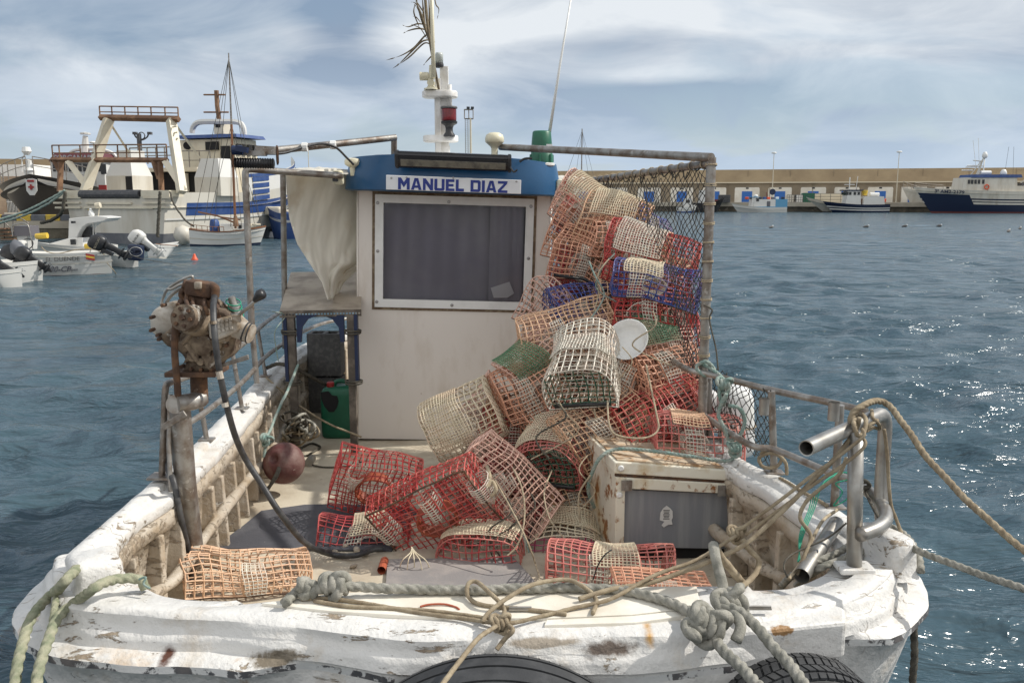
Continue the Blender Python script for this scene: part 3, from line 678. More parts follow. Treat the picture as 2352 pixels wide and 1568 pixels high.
# roof slab + visor band
def vis(px_,py_): return 0
vrow=[]; 
vl=camloc(792,440,.05)[0]; vr=camloc(1288,440,.05)[0]; vm=(vl+vr)/2; hw=(vr-vl)/2
prow=[]; n=48
for k in range(n+1):
    a=math.pi*k/n; x=vm-hw*math.copysign(abs(math.cos(a))**.62,math.cos(a)); y=.12-.42*abs(math.sin(a))**.75
    prow.append((x,y))
full=[(vl,1.4)]+[(vl,.8)]+prow+[(vr,.8),(vr,1.4)]
zb=2.755-ZD; zt=2.985-ZD
rows=[]
for ins,z in ((.05,zb-.012),(.015,zb-.010),(.0,zb),(.008,zb+.08),(.03,zb+.17),(.045,zt),(.07,zt+.004),(.3,zt+.012)):
    rows.append([C(vm+(x-vm)*(1-ins),.5+(y-.5)*(1-ins*(.9)),z+(.035*(1-((x-vm)/hw)**2) if z>zb+.1 else 0)) for x,y in full])
b=MB(); b.loft(rows,False); b.build('visor',M['blue'],cabin,smooth=False,auto=40,label='curved blue visor band round the cabin top')
b=MB(); b.slab([C(vm+(x-vm)*.93,.5+(y-.5)*.92,zb-.008) for x,y in full],.02,(0,0,1)); b.build('visor_underside',M['cabin'],cabin)
b=MB(); b.slab([C(vm+(x-vm)*.75,.5+(y-.5)*.75,zt+.035) for x,y in full],.015); b.build('roof',M['whitep'],cabin)
# name board
a0,cT=camloc(887,402,-.34); a1,cB=camloc(1196,446,-.34)
b=MB(); b.hexa([C(a0,-.352,cB+.003),C(a1,-.352,cB-.0),C(a1,-.342,cB-.0),C(a0,-.342,cB+.003)],[C(a0,-.352,cT),C(a1,-.352,cT-.006),C(a1,-.342,cT-.006),C(a0,-.342,cT)])
nb=b.build('name_board',M['sign'],cabin,bevel=.004)
xd=rotC@Vector((1,0,0)); yd=rotC@Vector((0,0,1))
GL={'M':(1.2,[[(0,0),(0,1),(.3,1),(.3,0)],[(.9,0),(.9,1),(1.2,1),(1.2,0)],[(.3,1),(.3,.55),(.6,.18),(.6,.62)],[(.6,.62),(.6,.18),(.9,.55),(.9,1)]]),
'A':(1.1,[[(0,0),(.36,1),(.62,1),(.3,0)],[(.48,1),(.74,1),(1.1,0),(.8,0)],[(.3,.18),(.36,.38),(.75,.38),(.8,.18)]]),
'N':(1.05,[[(0,0),(0,1),(.28,1),(.28,0)],[(.77,0),(.77,1),(1.05,1),(1.05,0)],[(.28,1),(.28,.58),(.77,0),(.77,.45)]]),
'U':(1.05,[[(0,.12),(0,1),(.3,1),(.3,.12)],[(.75,.12),(.75,1),(1.05,1),(1.05,.12)],[(.0,.12),(.3,.22),(.75,.22),(1.05,.12),(.95,0),(.1,0)]]),
'E':(.9,[[(0,0),(0,1),(.3,1),(.3,0)],[(.3,.78),(.3,1),(.88,1),(.88,.78)],[(.3,.4),(.3,.6),(.8,.6),(.8,.4)],[(.3,0),(.3,.22),(.9,.22),(.9,0)]]),
'L':(.85,[[(0,0),(0,1),(.3,1),(.3,0)],[(.3,0),(.3,.24),(.85,.24),(.85,0)]]),
'D':(1.05,[[(0,0),(0,1),(.3,1),(.3,0)],[(.3,.78),(.3,1),(.9,1),(1.05,.86),(.75,.78)],[(.75,.22),(.75,.78),(1.05,.86),(1.05,.14)],[(.3,0),(.3,.22),(.75,.22),(1.05,.14),(.9,0)]]),
'I':(.3,[[(0,0),(0,1),(.3,1),(.3,0)]]),'Z':(1.0,[[(0,.78),(0,1),(1,1),(.95,.78)],[(.0,.22),(.62,.78),(.95,.78),(.36,.22)],[(.0,0),(.0,.22),(1,.22),(1,0)]]),' ':(.42,[])}
tw=sum(GL[c][0]+.13 for c in 'MANUEL DIAZ'); px0,cz0=camloc(914,446,-.354); px1,_=camloc(1168,446,-.354); us=(px1-px0)/tw; xx=px0; hh=.084
cmid=(cT+cB)/2-.004
for chx in 'MANUEL DIAZ':
    b=MB()
    for pg in GL[chx][1]: b.slab([C(xx+x*us,-.3555,cmid+(y-.5)*hh-(xx-px0)*.004) for x,y in pg],.003,rotC@Vector((0,1,0)))
    if GL[chx][1]: b.build('letter',M['navy'],cabin)
    xx+=(GL[chx][0]+.13)*us
b=MB()
for (px,py) in ((899,409),(1041,409),(1186,417),(934,408)): 
    a_,c_=camloc(px,py,-.35); MB().lathe(C(a_,-.352,c_),[(.008,0),(.008,.003),(.0,.004)],10,rotC@Matrix.Rotation(R(90),3,'X')).build('screw',M['screw'],cabin)
# light bar
lb0=P(912,366,6.36); lb1=P(1171,376,6.40); ax=(lb1-lb0).normalized()
b=MB(); rowsb=[]
up=Vector((0,0,1)); fw=Vector((0,-1,0))
profb=[(.0,.062),(.045,.055),(.055,.03),(.05,.0),(.045,-.02),(.03,-.052),(.0,-.06),(-.03,-.05),(-.04,.0),(-.03,.05)]
for t in (0,1):
    q=lb0 if t==0 else lb1; rowsb.append([q+fw*x+up*z for x,z in profb])
b.loft(rowsb,True,True,True)
for k in range(7): z=.058-.006*k; b.tube([lb0+fw*(.047+.0013*k)+up*(z-.004),lb1+fw*(.047+.0013*k)+up*(z-.004)],.0016,4)
b.build('light_bar',M['gloss'],cabin)
b=MB(); b.loft([[q+fw*x+up*z for x,z in ((.0525,.0),(.0535,-.002),(.038,-.046),(.036,-.046))] for q in (lb0+ax*.03,lb1-ax*.03)],True,True,True); b.build('light_bar_lens',M['dusty'],cabin)
for q in (lb0,lb1):
    b=MB(); rows=[[q+ax*t*(1 if q is lb1 else -1)+fw*x*s_+up*z*s_ for x,z in profb] for t,s_ in ((-.012,1.08),(.006,1.08),(.012,.95))]; b.loft(rows,True,True,True); b.build('light_bar_end',M['black'],cabin)
b=MB(); b.tube(cr([P(1172,384,6.35),P(1180,395,6.33),P(1188,390,6.33)],4),.007,6); b.build('cable',M['black'],cabin); b=MB(); b.tube(cr([P(1193,372,6.5),P(1205,365,6.5),P(1222,364,6.5)],4),.009,6); b.build('cable',M['black'],cabin)
# mast group
my=7.0
def mbox(b,x0,y0,x1,y1,Y,d):
    p0=P(x0,y1,Y); p1=P(x1,y0,Y); b.box(((p0.x+p1.x)/2,Y+d/2,(p0.z+p1.z)/2),(abs(p1.x-p0.x),d,abs(p1.z-p0.z)))
mast=MB(); mbox(mast,1001,380-200,1011,390,my,.035); mbox(mast,1013,152,1029,390,my+.02,.05); mbox(mast,1000,212,1013,390,my+.06,.045); mbox(mast,1024,335,1033,390,my+.03,.03); mast.build('mast',M['mast'],cabin,bevel=.003)
b=MB(); q0=P(1031,165,my); q1=P(1031,225,my); b.tube([P(1033,195,my),P(1034,252,my)],.016,8); b.build('mast_conduit',M['mast'],cabin,smooth=True)
for (cx_,cy_) in ((1010,216),(1012,318)):
    q=P(cx_,cy_,my); b=MB(); hwx=.138; rows=[]
    for z,s_ in ((-.028,.93),(-.022,1),(.014,1),(.022,.95)):
        rows.append([q+Vector((s_*hwx*math.copysign(abs(math.cos(t))**.6,math.cos(t)),s_*.10*math.copysign(abs(math.sin(t))**.8,math.sin(t))+.02,z)) for t in [2*math.pi*k/36 for k in range(36)]])
    b.loft(rows,True,True,True); b.build('mast_platform',M['mast'],cabin,smooth=False,auto=40)
q=P(1032,310,6.93)
MB().lathe(q,[(.045,-.012),(.045,.0),(.03,.02),(.028,.05),(.036,.07),(.062,.085),(.064,.10),(.056,.105)],28).build('lantern_base',M['black'],cabin,smooth=False,auto=40)
MB().lathe(q,[(.055,.105),(.057,.115),(.057,.19),(.054,.20)],28).build('red_lantern',M['redlens'],cabin,smooth=True)
MB().lathe(q,[(.064,.198),(.066,.206),(.060,.214),(.0,.218)],28).build('lantern_cap',M['darkgrey'],cabin,smooth=False,auto=40)
q=P(1009,150,my+.03)
MB().lathe(q,[(.033,-.018),(.035,.0),(.032,.014)],20).build('top_light_base',M['black'],cabin)
MB().lathe(q,[(.03,.014),(.031,.075),(.028,.092),(.0,.096)],20).build('top_light_lens',M['clear'],cabin,smooth=True)
# VHF antenna with ratchet mount
b=MB(); q=P(990,205,6.95)
b.lathe(q+Vector((0,0,-.005)),[(.055,0),(.055,.01),(.035,.016),(.025,.03)],20); b.box(q+Vector((0,0,.06)),(.04,.045,.1)); b.tube([q+Vector((-.085,0,.095)),q+Vector((-.02,0,.095))],.032,14); b.tube([q+Vector((0,-.03,.045)),q+Vector((0,.03,.045))],.028,14)
b.tube([q+Vector((.01,0,.08)),P(991,150,6.95)],[.030,.017],12); b.build('antenna_mount',M['cream'],cabin,smooth=False,auto=40)
MB().tube([P(996,178,6.86),P(994,100,6.82),P(990,-60,6.80)],[.017,.015,.013],10).build('antenna',M['cream'],cabin,smooth=True)
# gps mushroom, second dome, green housing, whip
q=P(1136,356,6.5)
MB().lathe(q,[(.035,-.03),(.024,.0),(.024,.045),(.030,.058),(.062,.085),(.0685,.092),(.0685,.12),(.060,.143),(.036,.158),(.0,.162)],28).build('gps_antenna',M['cream'],cabin,smooth=False,auto=50)
q=P(810,385,6.6)
MB().lathe(q,[(.02,-.06),(.022,.0),(.05,.016),(.058,.024),(.060,.045),(.054,.062),(.02,.07),(.0,.07)],24).build('gps_antenna',M['cream'],cabin,smooth=False,auto=50)
q=P(1244,374,6.75)
b=MB(); b.lathe(q,[(.088,0),(.086,.06),(.082,.065),(.078,.14),(.070,.225),(.062,.235),(.0,.238)],28)
for k in range(6):
    a=k*math.pi/3+.3; b.tube([q+Vector((.088*math.cos(a),.088*math.sin(a),.005)),q+Vector((.086*math.cos(a),.086*math.sin(a),.06))],.010,8)
b.build('beacon_housing',M['green'],cabin,smooth=False,auto=50)
MB().lathe(q+Vector((0,0,-.03)),[(.085,0),(.1,.01),(.1,.024),(.086,.03)],24).build('beacon_base',M['whitep'],cabin)
p0=P(1263,337,6.64); MB().box(P(1262,334,6.655),(.045,.004,.018)).build('beacon_label',M['sign'],cabin)
MB().tube([P(1262,306,6.75),P(1286,150,6.75),P(1316,-30,6.75)],[.012,.009,.005],8).build('whip_antenna',M['whitep'],cabin,smooth=True)
# nav lights
b=MB(); q=P(777,408,6.45); b.rbox(q,(.07,.09,.105),.02,(0,R(-3),0)); b.build('side_light',M['cream'],cabin,auto=40); MB().box(q+Vector((-.012,-.048,.005)),(.040,.012,.07)).build('side_light_lens',M['gloss'],cabin)
b=MB(); q=P(1290,428,6.75); b.rbox(q,(.085,.09,.10),.02,(0,R(5),0)); b.build('side_light',M['cream'],cabin,auto=40); MB().box(q+Vector((.028,-.042,-.002)),(.026,.014,.075)).build('side_light_lens',mat('red_glass',(.4,.01,.01),.3),cabin)
# crane arm with roller, left
b=MB(); b.tube([P(905,372,6.55),P(905,318,6.5)],.022,12); b.tube([P(909,316,6.5),P(760,332,6.2),P(588,350,5.85)],[.023,.024,.026],12); b.build('hauler_arm',M['pipe'],boat,auto=50)
b=MB(); b.tube(cr([P(812,378,6.3),P(796,362,6.25),P(770,338,6.15),P(735,330,6.1),P(690,340,6.0),P(650,352,5.9),P(600,352,5.8),P(556,345,5.75)],5),.009,6); b.build('arm_cable',M['hose'],boat,smooth=True)
for (px,py,Y) in ((765,333,6.18),(700,338,6.03)): q=P(px,py,Y); MB().tube([q+Vector((-.018,0,0)),q+Vector((.018,0,.0))],.03,10).build('cable_tie',M['whitep'],boat)
b=MB(); q0=P(530,360,5.7); q1=P(630,365,5.72)
b.tube([P(540,374,5.7),P(628,376,5.7)],.030,14); 
for k in range(16): t=k/15; c=P(541,374,5.7).lerp(P(627,376,5.7),t); b.torus(c,.030,.005,(0,R(90),0),14,5)
b.build('line_roller',M['black'],boat,smooth=True)
for (px,s_) in ((531,1.25),(635,.95)):
    q=P(px,360,5.7); b=MB(); prof_=[(.0,.075),(.03,.06),(.038,.02),(.034,-.04),(.0,-.055),(-.02,-.03),(-.028,.03)]
    b.slab([q+Vector((.0+x*.4,-x*s_,z*s_)) for x,z in prof_],.010,(1,0,0)); b.build('roller_cheek',M['rust'],boat)
b=MB(); b.box(P(580,352,5.72),(.17,.07,.03),(0,R(2),0)); b.box(P(610,345,5.75),(.12,.05,.05),(0,R(3),0)); b.build('roller_bracket',M['pipe'],boat); 
b=MB(); b.lathe(P(545,345,5.66),[(.03,-.03),(.03,.03)],12,(0,R(90),0)); b.box(P(556,343,5.64),(.07,.05,.035),(0,R(10),0)); b.build('roller_motor',M['bluep'],boat)
# --- dried palm frond tied to the antenna
pf=thing('palm_frond','dried brown palm frond tied upright against the cream mast antenna','palm frond',P(993,200,6.9))
b=MB(); b.tube(cr([P(1008,206,6.95),P(1001,170,6.9),P(995,140,6.9),P(985,80,6.88),P(978,20,6.88),P(974,-60,6.88)],5),[.010]*26,6); b.build('stem',M['palm'],pf,smooth=True)
def leaf(pts,wd,b):
    c=cr(pts,6); n=len(c); rows=[]
    for i,p in enumerate(c):
        t=i/(n-1); w_=wd*(math.sin(math.pi*min(1,t*1.1+.08))**.6 if t<.84 else max(.04,(1-t)/.16*.8)); 
        d=(c[min(i+1,n-1)]-c[max(i-1,0)]).normalized(); s_=d.cross(Vector((0,1,.3))).normalized()
        rows.append([p-s_*w_,p+Vector((0,-.35*w_,0)),p+s_*w_,p+Vector((0,.1*w_,0))])
    b.loft(rows,True,True,True)
for l in ([(996,140),(985,143+5),(960,110),(940,112),(918,128),(895,133)],):
    pass
leaves=[([(1003,98),(985,80),(955,110),(925,128),(890,139)],.010),([(998,92),(975,95),(950,118),(928,140),(912,154)],.010),([(995,104),(978,100),(948,128),(930,142),(905,158)],.009),
([(992,72),(968,66),(945,70),(930,77)],.009),([(990,60),(965,55),(942,62),(928,58)],.008),([(1002,110),(998,125),(985,140),(976,151)],.008),([(985,78),(972,35),(962,10),(963,-20)],.012),([(992,100),(974,50),(966,25),(955,10)],.012),([(995,110),(980,60),(976,20),(972,-30)],.014),([(997,120),(988,70),(985,30),(983,-30)],.014),([(998,120),(992,70),(990,20),(987,-30)],.012),
([(966,60),(956,35),(955,20),(962,-5)],.008),([(1000,-20),(1005,10),(1012,22),(1008,45)],.007),([(970,52),(960,40),(952,38)],.006),([(975,40),(960,10),(948,5)],.006),([(978,30),(968,15),(955,-5)],.008),([(985,90),(970,66),(958,60),(948,56)],.006)]
for l,wd in leaves: 
    b=MB(); leaf([P(x-4,y,6.92+rnd.uniform(-.03,.03)) for x,y in l],wd*.68,b); b.build('leaflet',M['palm'],pf,smooth=True)
# ================================================================= traps
def trap(label,px,py,Y,L,Wd,Ht,rx,ry,rz,col,lid=None,seed=0,bottomring=False,bar=None,endcol=None,wire=.0037,step=.039,funnels=1,squash=.02,lidcol='cream',lidrange=(.28,.72),square=.25,rod=True,flat=0):
    loc=P(px,py,Y); g=random.Random(seed*13+5)
    t=thing('fish_trap',label,'fish trap',loc,(R(rx),R(ry),R(rz)),'plastic mesh fish traps heaped on the boat')
    def D(p,amp=squash*1.5):
        q=Vector(p)
        n1=noise.noise_vector(Vector((q.x*3.3+seed*7.1,q.y*3.3,q.z*3.3+seed)))
        n2=noise.noise_vector(Vector((q.x*9+seed*3.7,q.y*9,q.z*9-seed)))
        r_=q+n1*amp*1.6+n2*amp*.32
        r_.z-=Ht/2
        r_.z-=flat*max(0,q.z/Ht)*abs(math.sin(q.x/L*3.1+seed))*Ht
        return r_
    # cross section outline (y,z)
    prof=[]; hy=Wd/2; k=Ht*square
    n_=24
    prof.append((-hy,0)); 
    arc=[(-hy*math.copysign(abs(math.cos(math.pi*i/n_))**.75,math.cos(math.pi*i/n_)),k+(Ht-k)*abs(math.sin(math.pi*i/n_))**.8) for i in range(n_+1)]
    prof+=arc+[(hy,0)]
    pv=resamp([Vector((0,y,z)) for y,z in prof],step); 
    bot=resamp([Vector((0,hy,0)),Vector((0,-hy,0))],step)[1:-1]
    loop=pv+bot
    nx=max(3,int(L/step)); xs=[-L/2+L*i/nx for i in range(nx+1)]
    b=MB(); ends=[]
    def cut(pts):
        if g.random()<.22 and len(pts)>7:
            i=g.randrange(2,len(pts)-4); w=g.randrange(1,3); return [pts[:i+1],pts[i+w:]]
        return [pts]
    for x in xs: b.tube([D((x,p.y,p.z)) for p in loop],wire,4,closed=True)
    for p in loop:
        for sg in cut([D((x,p.y,p.z)) for x in xs]): b.tube(sg,wire,4,cap=False)
    def zt(y):
        best=0
        for i in range(len(prof)-1):
            (a,c),(a2,c2)=prof[i],prof[i+1]
            if min(a,a2)-1e-6<=y<=max(a,a2)+1e-6 and abs(a2-a)>1e-6: best=max(best,c+(c2-c)*(y-a)/(a2-a))
        return best
    for xe in (-L/2,L/2):
        be=MB() if endcol and xe<0 else b
        if be is not b: ends.append(be)
        ny=max(2,int(Wd/step)); 
        for i in range(1,ny):
            y=-hy+Wd*i/ny; top=zt(y); m_=max(2,int(top/step)); be.tube([D((xe,y,top*j/m_)) for j in range(m_+1)],wire,4,cap=False)
        nz_=max(2,int(Ht/step))
        for j in range(1,nz_):
            z=Ht*j/nz_; ys=[y for y in [-hy+Wd*q/24 for q in range(25)] if zt(y)>=z]
            if len(ys)>2: be.tube([D((xe,y,z)) for y in ys],wire,4,cap=False)
    b.build('cage',M['t_'+col],t,local=True)
    for be in ends: be.build('end_panel',M['t_'+endcol],t,local=True)
    if rod:
        b=MB()
        for (a,c) in (((-L/2,-hy),(L/2,-hy)),((-L/2,hy),(L/2,hy)),((-L/2,-hy),(-L/2,hy)),((L/2,-hy),(L/2,hy))):
            m_=10; b.tube([D((a[0]+(c[0]-a[0])*i/m_,a[1]+(c[1]-a[1])*i/m_,-.004)) for i in range(m_+1)],.0055 if bottomring else .0045,5)
        b.build('base_rod',M['rust'],t,local=True)
    # funnels : pale finer lattice tubes inside
    for q in range(funnels):
        xf=(q-(funnels-1)/2)*L*.36+g.uniform(-.03,.03); b=MB(); r0=.055; n2=12
        if bottomring: xq=xf if abs(xf)>.05 else .02; org=[Vector((xq*1.35,-.11-(.06 if q==1 and funnels==3 else 0),.045)),Vector((xq*1.3,.0,.05)),Vector((xq*1.3,.10,.05))]
        else: org=[Vector((xf,-hy*.96,Ht*.45)),Vector((xf,-hy*.4,Ht*.45)),Vector((xf,hy*.35,Ht*.42))]
        axis=(org[2]-org[0]).normalized(); u=axis.orthogonal().normalized(); v=axis.cross(u); ln=(org[2]-org[0]).length; m_=max(4,int(ln/.017))
        rs=[]
        for i in range(m_+1):
            tt=i/m_; r_=r0*(1-.1*tt) if tt<.55 else r0*.9*(1-(tt-.55)/.45*.9)
            c=org[0].lerp(org[2],tt); rs.append([D(c+(u*math.cos(a)*1.25+v*math.sin(a))*r_) for a in [2*math.pi*j/n2 for j in range(n2)]])
        for row in rs: b.tube(row,.0019 if not bottomring else .0030,3,closed=True)
        for j in range(n2): b.tube([row[j] for row in rs],.0019 if not bottomring else .0030,3,cap=False)
        b.build('entry_funnel',M['t_white'],t,local=True)
    if not bottomring:
        # white band of lattice sewn over one side
        b=MB(); xb=g.uniform(-.2,.2)*L; wb_=.085; sub=[p for p in pv if p.y<hy*.35 and p.z<Ht*.97][::1]
        sub=resamp([Vector((0,p.y*1.0,p.z)) for p in sub],.02)
        for i in range(6): b.tube([D((xb-wb_/2+wb_*i/5,p.y-.006,p.z+.003)) for p in sub],.0021,3,cap=False)
        for p in sub: b.tube([D((xb-wb_/2,p.y-.006,p.z+.003)),D((xb+wb_/2,p.y-.006,p.z+.003))],.0021,3,cap=False)
        b.build('lattice_band',M['t_white'],t,local=True)
    if lid:
        b=MB(); a0,a1=lidrange; x0,x1=-L/2+L*a0,-L/2+L*a1; sub=resamp([Vector((0,p.y,p.z)) for p in pv if p.z>Ht*.72],.0165)
        if len(sub)>2:
            m_=int((x1-x0)/.0165); lift=.012
            gd=[[D((x0+(x1-x0)*i/m_,p.y*1.04,p.z+lift+.02*max(0,abs(i/m_-.5)-.35))) for i in range(m_+1)] for p in sub]
            for row in gd: b.tube(row,.0029,4,cap=False)
            for i in range(m_+1): b.tube([row[i] for row in gd],.0029,4,cap=False)
            b.build('lid_panel',M['t_'+lidcol],t,local=True)
    if bottomring:
        b=MB(); rows=[]
        for rr,z in ((.108,-.012),(.115,-.012),(.115,.04),(.106,.065),(.101,.065),(.108,.035),(.108,-.012)): rows.append([Vector((rr*math.cos(a),rr*.95*math.sin(a),z-Ht/2)) for a in [2*math.pi*i/32 for i in range(32)]])
        b.loft(rows); b.build('entry_ring',M['terra'],t,local=True,smooth=False,auto=40)
    if bar:
        s_=1 if bar>0 else -1; b=MB(); 
        if abs(bar)==1: b.tube([D((x,s_*-hy*.98,.02)) for x in (-L*.42,0,L*.42)],.014,8)
        else: b.tube([D((s_*L*.49,y,.02)) for y in (-hy*.8,0,hy*.8)],.014,8)
        b.build('weight_bar',M['black'],t,local=True,smooth=True)
    return t
T=trap
# --- on the fore deck
T('faded tan orange domed fish trap lying alone on the deck at lower left',568,1300,4.08,.58,.36,.16,0,6,22,'tan',seed=1,squash=.02,square=.15,flat=.12,funnels=0)
T('bright red fish trap tipped on its side with pale funnels, leftmost of the heap',862,1098,5.05,.50,.42,.22,-62,14,12,'red',seed=2,bottomring=True,funnels=2,squash=.016,rod=False)
T('large red fish trap tilted up in front with round orange ring and rusty side bars',1003,1160,4.58,.60,.50,.24,-62,-26,-6,'red',seed=3,bottomring=True,funnels=3,squash=.012)
T('dark red fish trap with pale patch crushed underneath at left of the heap',838,1222,4.75,.50,.36,.19,0,3,3,'dkred',lid=1,seed=4,lidrange=(.35,.7))
T('rounded red fish trap with pale top patch resting on the grey board',1113,1240,4.55,.38,.44,.24,0,-3,84,'pink',lid=1,seed=5,lidrange=(.05,.5),square=.3,endcol='dkred')
T('tall cream fish trap leaning against the cabin front',1062,965,5.25,.44,.42,.28,62,-28,-6,'cream',lid=1,seed=6,lidrange=(.05,.6),lidcol='cream',square=.45)
T('long dusty pink fish trap sloping down in the middle of the heap',1172,1112,4.72,.60,.38,.26,22,42,-16,'dusty',seed=7,bar=2,funnels=2)
T('red fish trap with dark green end panel and cream mesh cover',1266,1020,5.05,.46,.40,.30,-14,-22,70,'pink',lid=1,seed=8,endcol='greeng',lidrange=(.2,.8),lidcol='cream',bar=-2)

T('cream fish trap with magenta end squashed low beside the fridge',1308,1226,4.68,.40,.40,.20,0,-4,86,'cream',lid=1,seed=9,endcol='magenta',squash=.024)

T('small brown fish trap wedged left of the fridge',1318,1150,4.95,.32,.28,.24,10,-8,14,'brown',seed=10,squash=.02)
T('low pinkish red fish trap with cream mesh cover, nearest the bow on the right',1397,1296,4.12,.60,.34,.20,0,3,-4,'pink',lid=1,seed=11,lidrange=(.38,.72),lidcol='cream',squash=.016,square=.35,flat=.1)
T('faded red fish trap with tan patch standing on top of the fridge',1597,998,4.72,.46,.32,.24,0,3,-3,'pink',lid=1,lidcol='tan',seed=12,lidrange=(.2,.62))
T('bright red fish trap tilted up beside the railing on top of the heap',1510,948,4.95,.54,.34,.26,18,-22,14,'red',seed=13,funnels=2)
T('tan orange fish trap below the green fronted one',1368,965,5.0,.48,.38,.28,22,-24,20,'tan',seed=14)
T('white fish trap with dark green front panel near the middle of the pile',1340,838,4.95,.44,.40,.28,-6,-24,80,'white',seed=15,endcol='greeng',lid=1,lidrange=(.35,.62),lidcol='white',bar=-2)

T('tan fish trap leaning against the cabin below the window',1215,880,5.3,.42,.34,.24,12,-28,10,'salmon',seed=17)
T('tan fish trap wrapped in green netting beside the cabin',1228,826,5.35,.40,.34,.26,40,-40,20,'dusty',lid=1,lidcol='palegreen',seed=18,lidrange=(.05,.6))
T('brown orange fish trap with arched top beside the cabin window',1300,752,5.45,.60,.36,.24,18,-16,0,'tan',seed=19,bar=2,funnels=2)
T('bright blue fish trap standing behind the brown orange one',1340,712,5.75,.44,.40,.34,24,-10,10,'blueg',seed=20,funnels=1)
T('green and tan fish trap inside the blue one',1385,735,5.9,.30,.3,.26,24,-10,10,'palegreen',seed=21)
T('red fish trap squeezed against the cabin edge at window height',1335,612,6.1,.40,.36,.26,10,8,0,'dkred',seed=22)
T('long salmon fish trap sloping down at window height',1368,588,5.95,.56,.42,.24,26,18,-12,'salmon',seed=23,funnels=2,bar=1)
T('salmon fish trap with loose strands high against the cabin',1352,545,6.2,.50,.42,.22,30,24,-10,'salmon',seed=24)
T('faded red fish trap high against the cabin edge',1338,505,6.35,.34,.36,.22,10,26,0,'pink',seed=25)
T('pinkish fish trap with white mesh cover, topmost by the cabin roof',1345,468,6.2,.40,.36,.26,30,34,-14,'dusty',lid=1,lidcol='cream',seed=26,lidrange=(.1,.9))
T('tan fish trap with cream woven cover at the top of the pile',1412,502,6.05,.46,.40,.28,26,14,-8,'tan',lid=1,lidcol='cream',seed=27,lidrange=(.1,.8))
T('small salmon fish trap under the topmost tan one',1395,545,5.95,.34,.32,.24,12,8,20,'salmon',seed=28)
T('blue fish trap at the back of the pile against the net',1478,515,6.45,.34,.34,.24,20,30,20,'blueg',seed=29)
T('big red fish trap with white mesh cover high in the pile',1492,588,5.65,.54,.42,.30,22,16,-8,'red',lid=1,lidcol='white',seed=30,lidrange=(.12,.62),funnels=2)
T('blue fish trap with cream cover hanging over the net side',1507,648,5.35,.52,.34,.20,10,12,-8,'blueg',lid=1,lidcol='cream',seed=31,lidrange=(.15,.55),bar=None)
T('red fish trap lying level under the blue one by the net',1495,706,5.4,.46,.36,.25,4,4,0,'red',seed=32,bar=None,funnels=2)
T('pinkish fish trap with green woven cover by the net',1518,788,5.3,.36,.38,.28,20,-4,16,'dusty',lid=1,lidcol='palegreen',seed=33,lidrange=(.0,.75))
T('tan fish trap under the green covered one',1512,842,5.15,.36,.34,.24,8,-10,22,'salmon',seed=34)
T('salmon fish trap below the white bowl',1452,870,5.15,.40,.36,.26,14,20,-20,'salmon',seed=35)
T('dark tan fish trap low against the cabin in the heap',1205,930,5.45,.46,.34,.22,8,-22,0,'brown',seed=36)
T('small tan fish trap behind the tall cream one',1135,925,5.75,.30,.3,.22,10,40,0,'dusty',seed=37)
T('red fish trap between the cream one and the mesh covered one',1168,985,5.4,.30,.30,.28,10,4,10,'red',seed=38)
T('red fish trap hidden in the middle of the heap',1370,1040,5.3,.44,.40,.30,12,-30,20,'red',seed=39)
T('crumpled pinkish red fish trap hanging beside the fridge',1300,1115,5.15,.40,.34,.22,12,-16,10,'pink',seed=40,squash=.04)
T('salmon fish trap buried behind the white one',1405,905,5.45,.46,.40,.30,20,-10,0,'salmon',seed=41)
T('tan fish trap deep inside the pile by the net',1470,830,5.75,.46,.40,.34,0,10,20,'tan',seed=42)
T('dark red fish trap deep inside the pile under the bowl',1440,765,5.9,.44,.40,.30,6,-8,0,'dkred',seed=43)
T('tan fish trap deep inside the pile behind the big red one',1440,615,6.2,.50,.42,.34,8,6,12,'tan',seed=44)
T('red fish trap deep inside the pile under the salmon ones',1340,660,6.25,.36,.4,.30,0,6,0,'dkred',seed=45)
T('red fish trap deep inside the pile behind the blue covered one',1500,745,5.75,.46,.36,.26,6,6,0,'dkred',seed=46)
T('tan fish trap standing on the deck behind the dusty pink one',1240,1130,5.3,.44,.36,.28,0,-4,0,'brown',seed=47)
T('pinkish fish trap at the bottom of the heap behind the large red one',1130,1165,5.05,.40,.36,.30,8,6,0,'pink',seed=48)
T('salmon fish trap low in the heap left of the fridge top',1440,985,5.2,.40,.34,.24,10,-12,0,'salmon',seed=49)
T('salmon fish trap filling the gap above the cream mesh covered one',1255,945,5.35,.42,.36,.26,14,-18,30,'salmon',seed=51)
T('red fish trap filling the middle of the heap behind the fridge corner',1400,1000,5.35,.46,.4,.3,4,-14,6,'red',seed=52)
T('brown fish trap jammed behind the green netted one',1265,855,5.6,.44,.4,.3,10,-20,6,'brown',seed=53)
T('dusty pink fish trap jammed under the brown orange one',1330,800,5.7,.5,.4,.3,6,-12,10,'dusty',seed=54)
T('dark red fish trap in the shadow beneath the tall cream one',1190,1060,5.35,.4,.36,.28,4,10,6,'dkred',seed=55)
T('tan fish trap jammed high behind the white covered red one',1455,560,6.3,.46,.4,.3,6,16,6,'salmon',seed=56)
T('salmon fish trap jammed behind the level red one by the net',1450,690,5.8,.46,.4,.3,6,4,6,'tan',seed=57)
T('red fish trap on the deck behind the rounded red one',1160,1200,4.95,.42,.36,.24,2,4,4,'dkred',seed=58)
g0=random.Random(4)
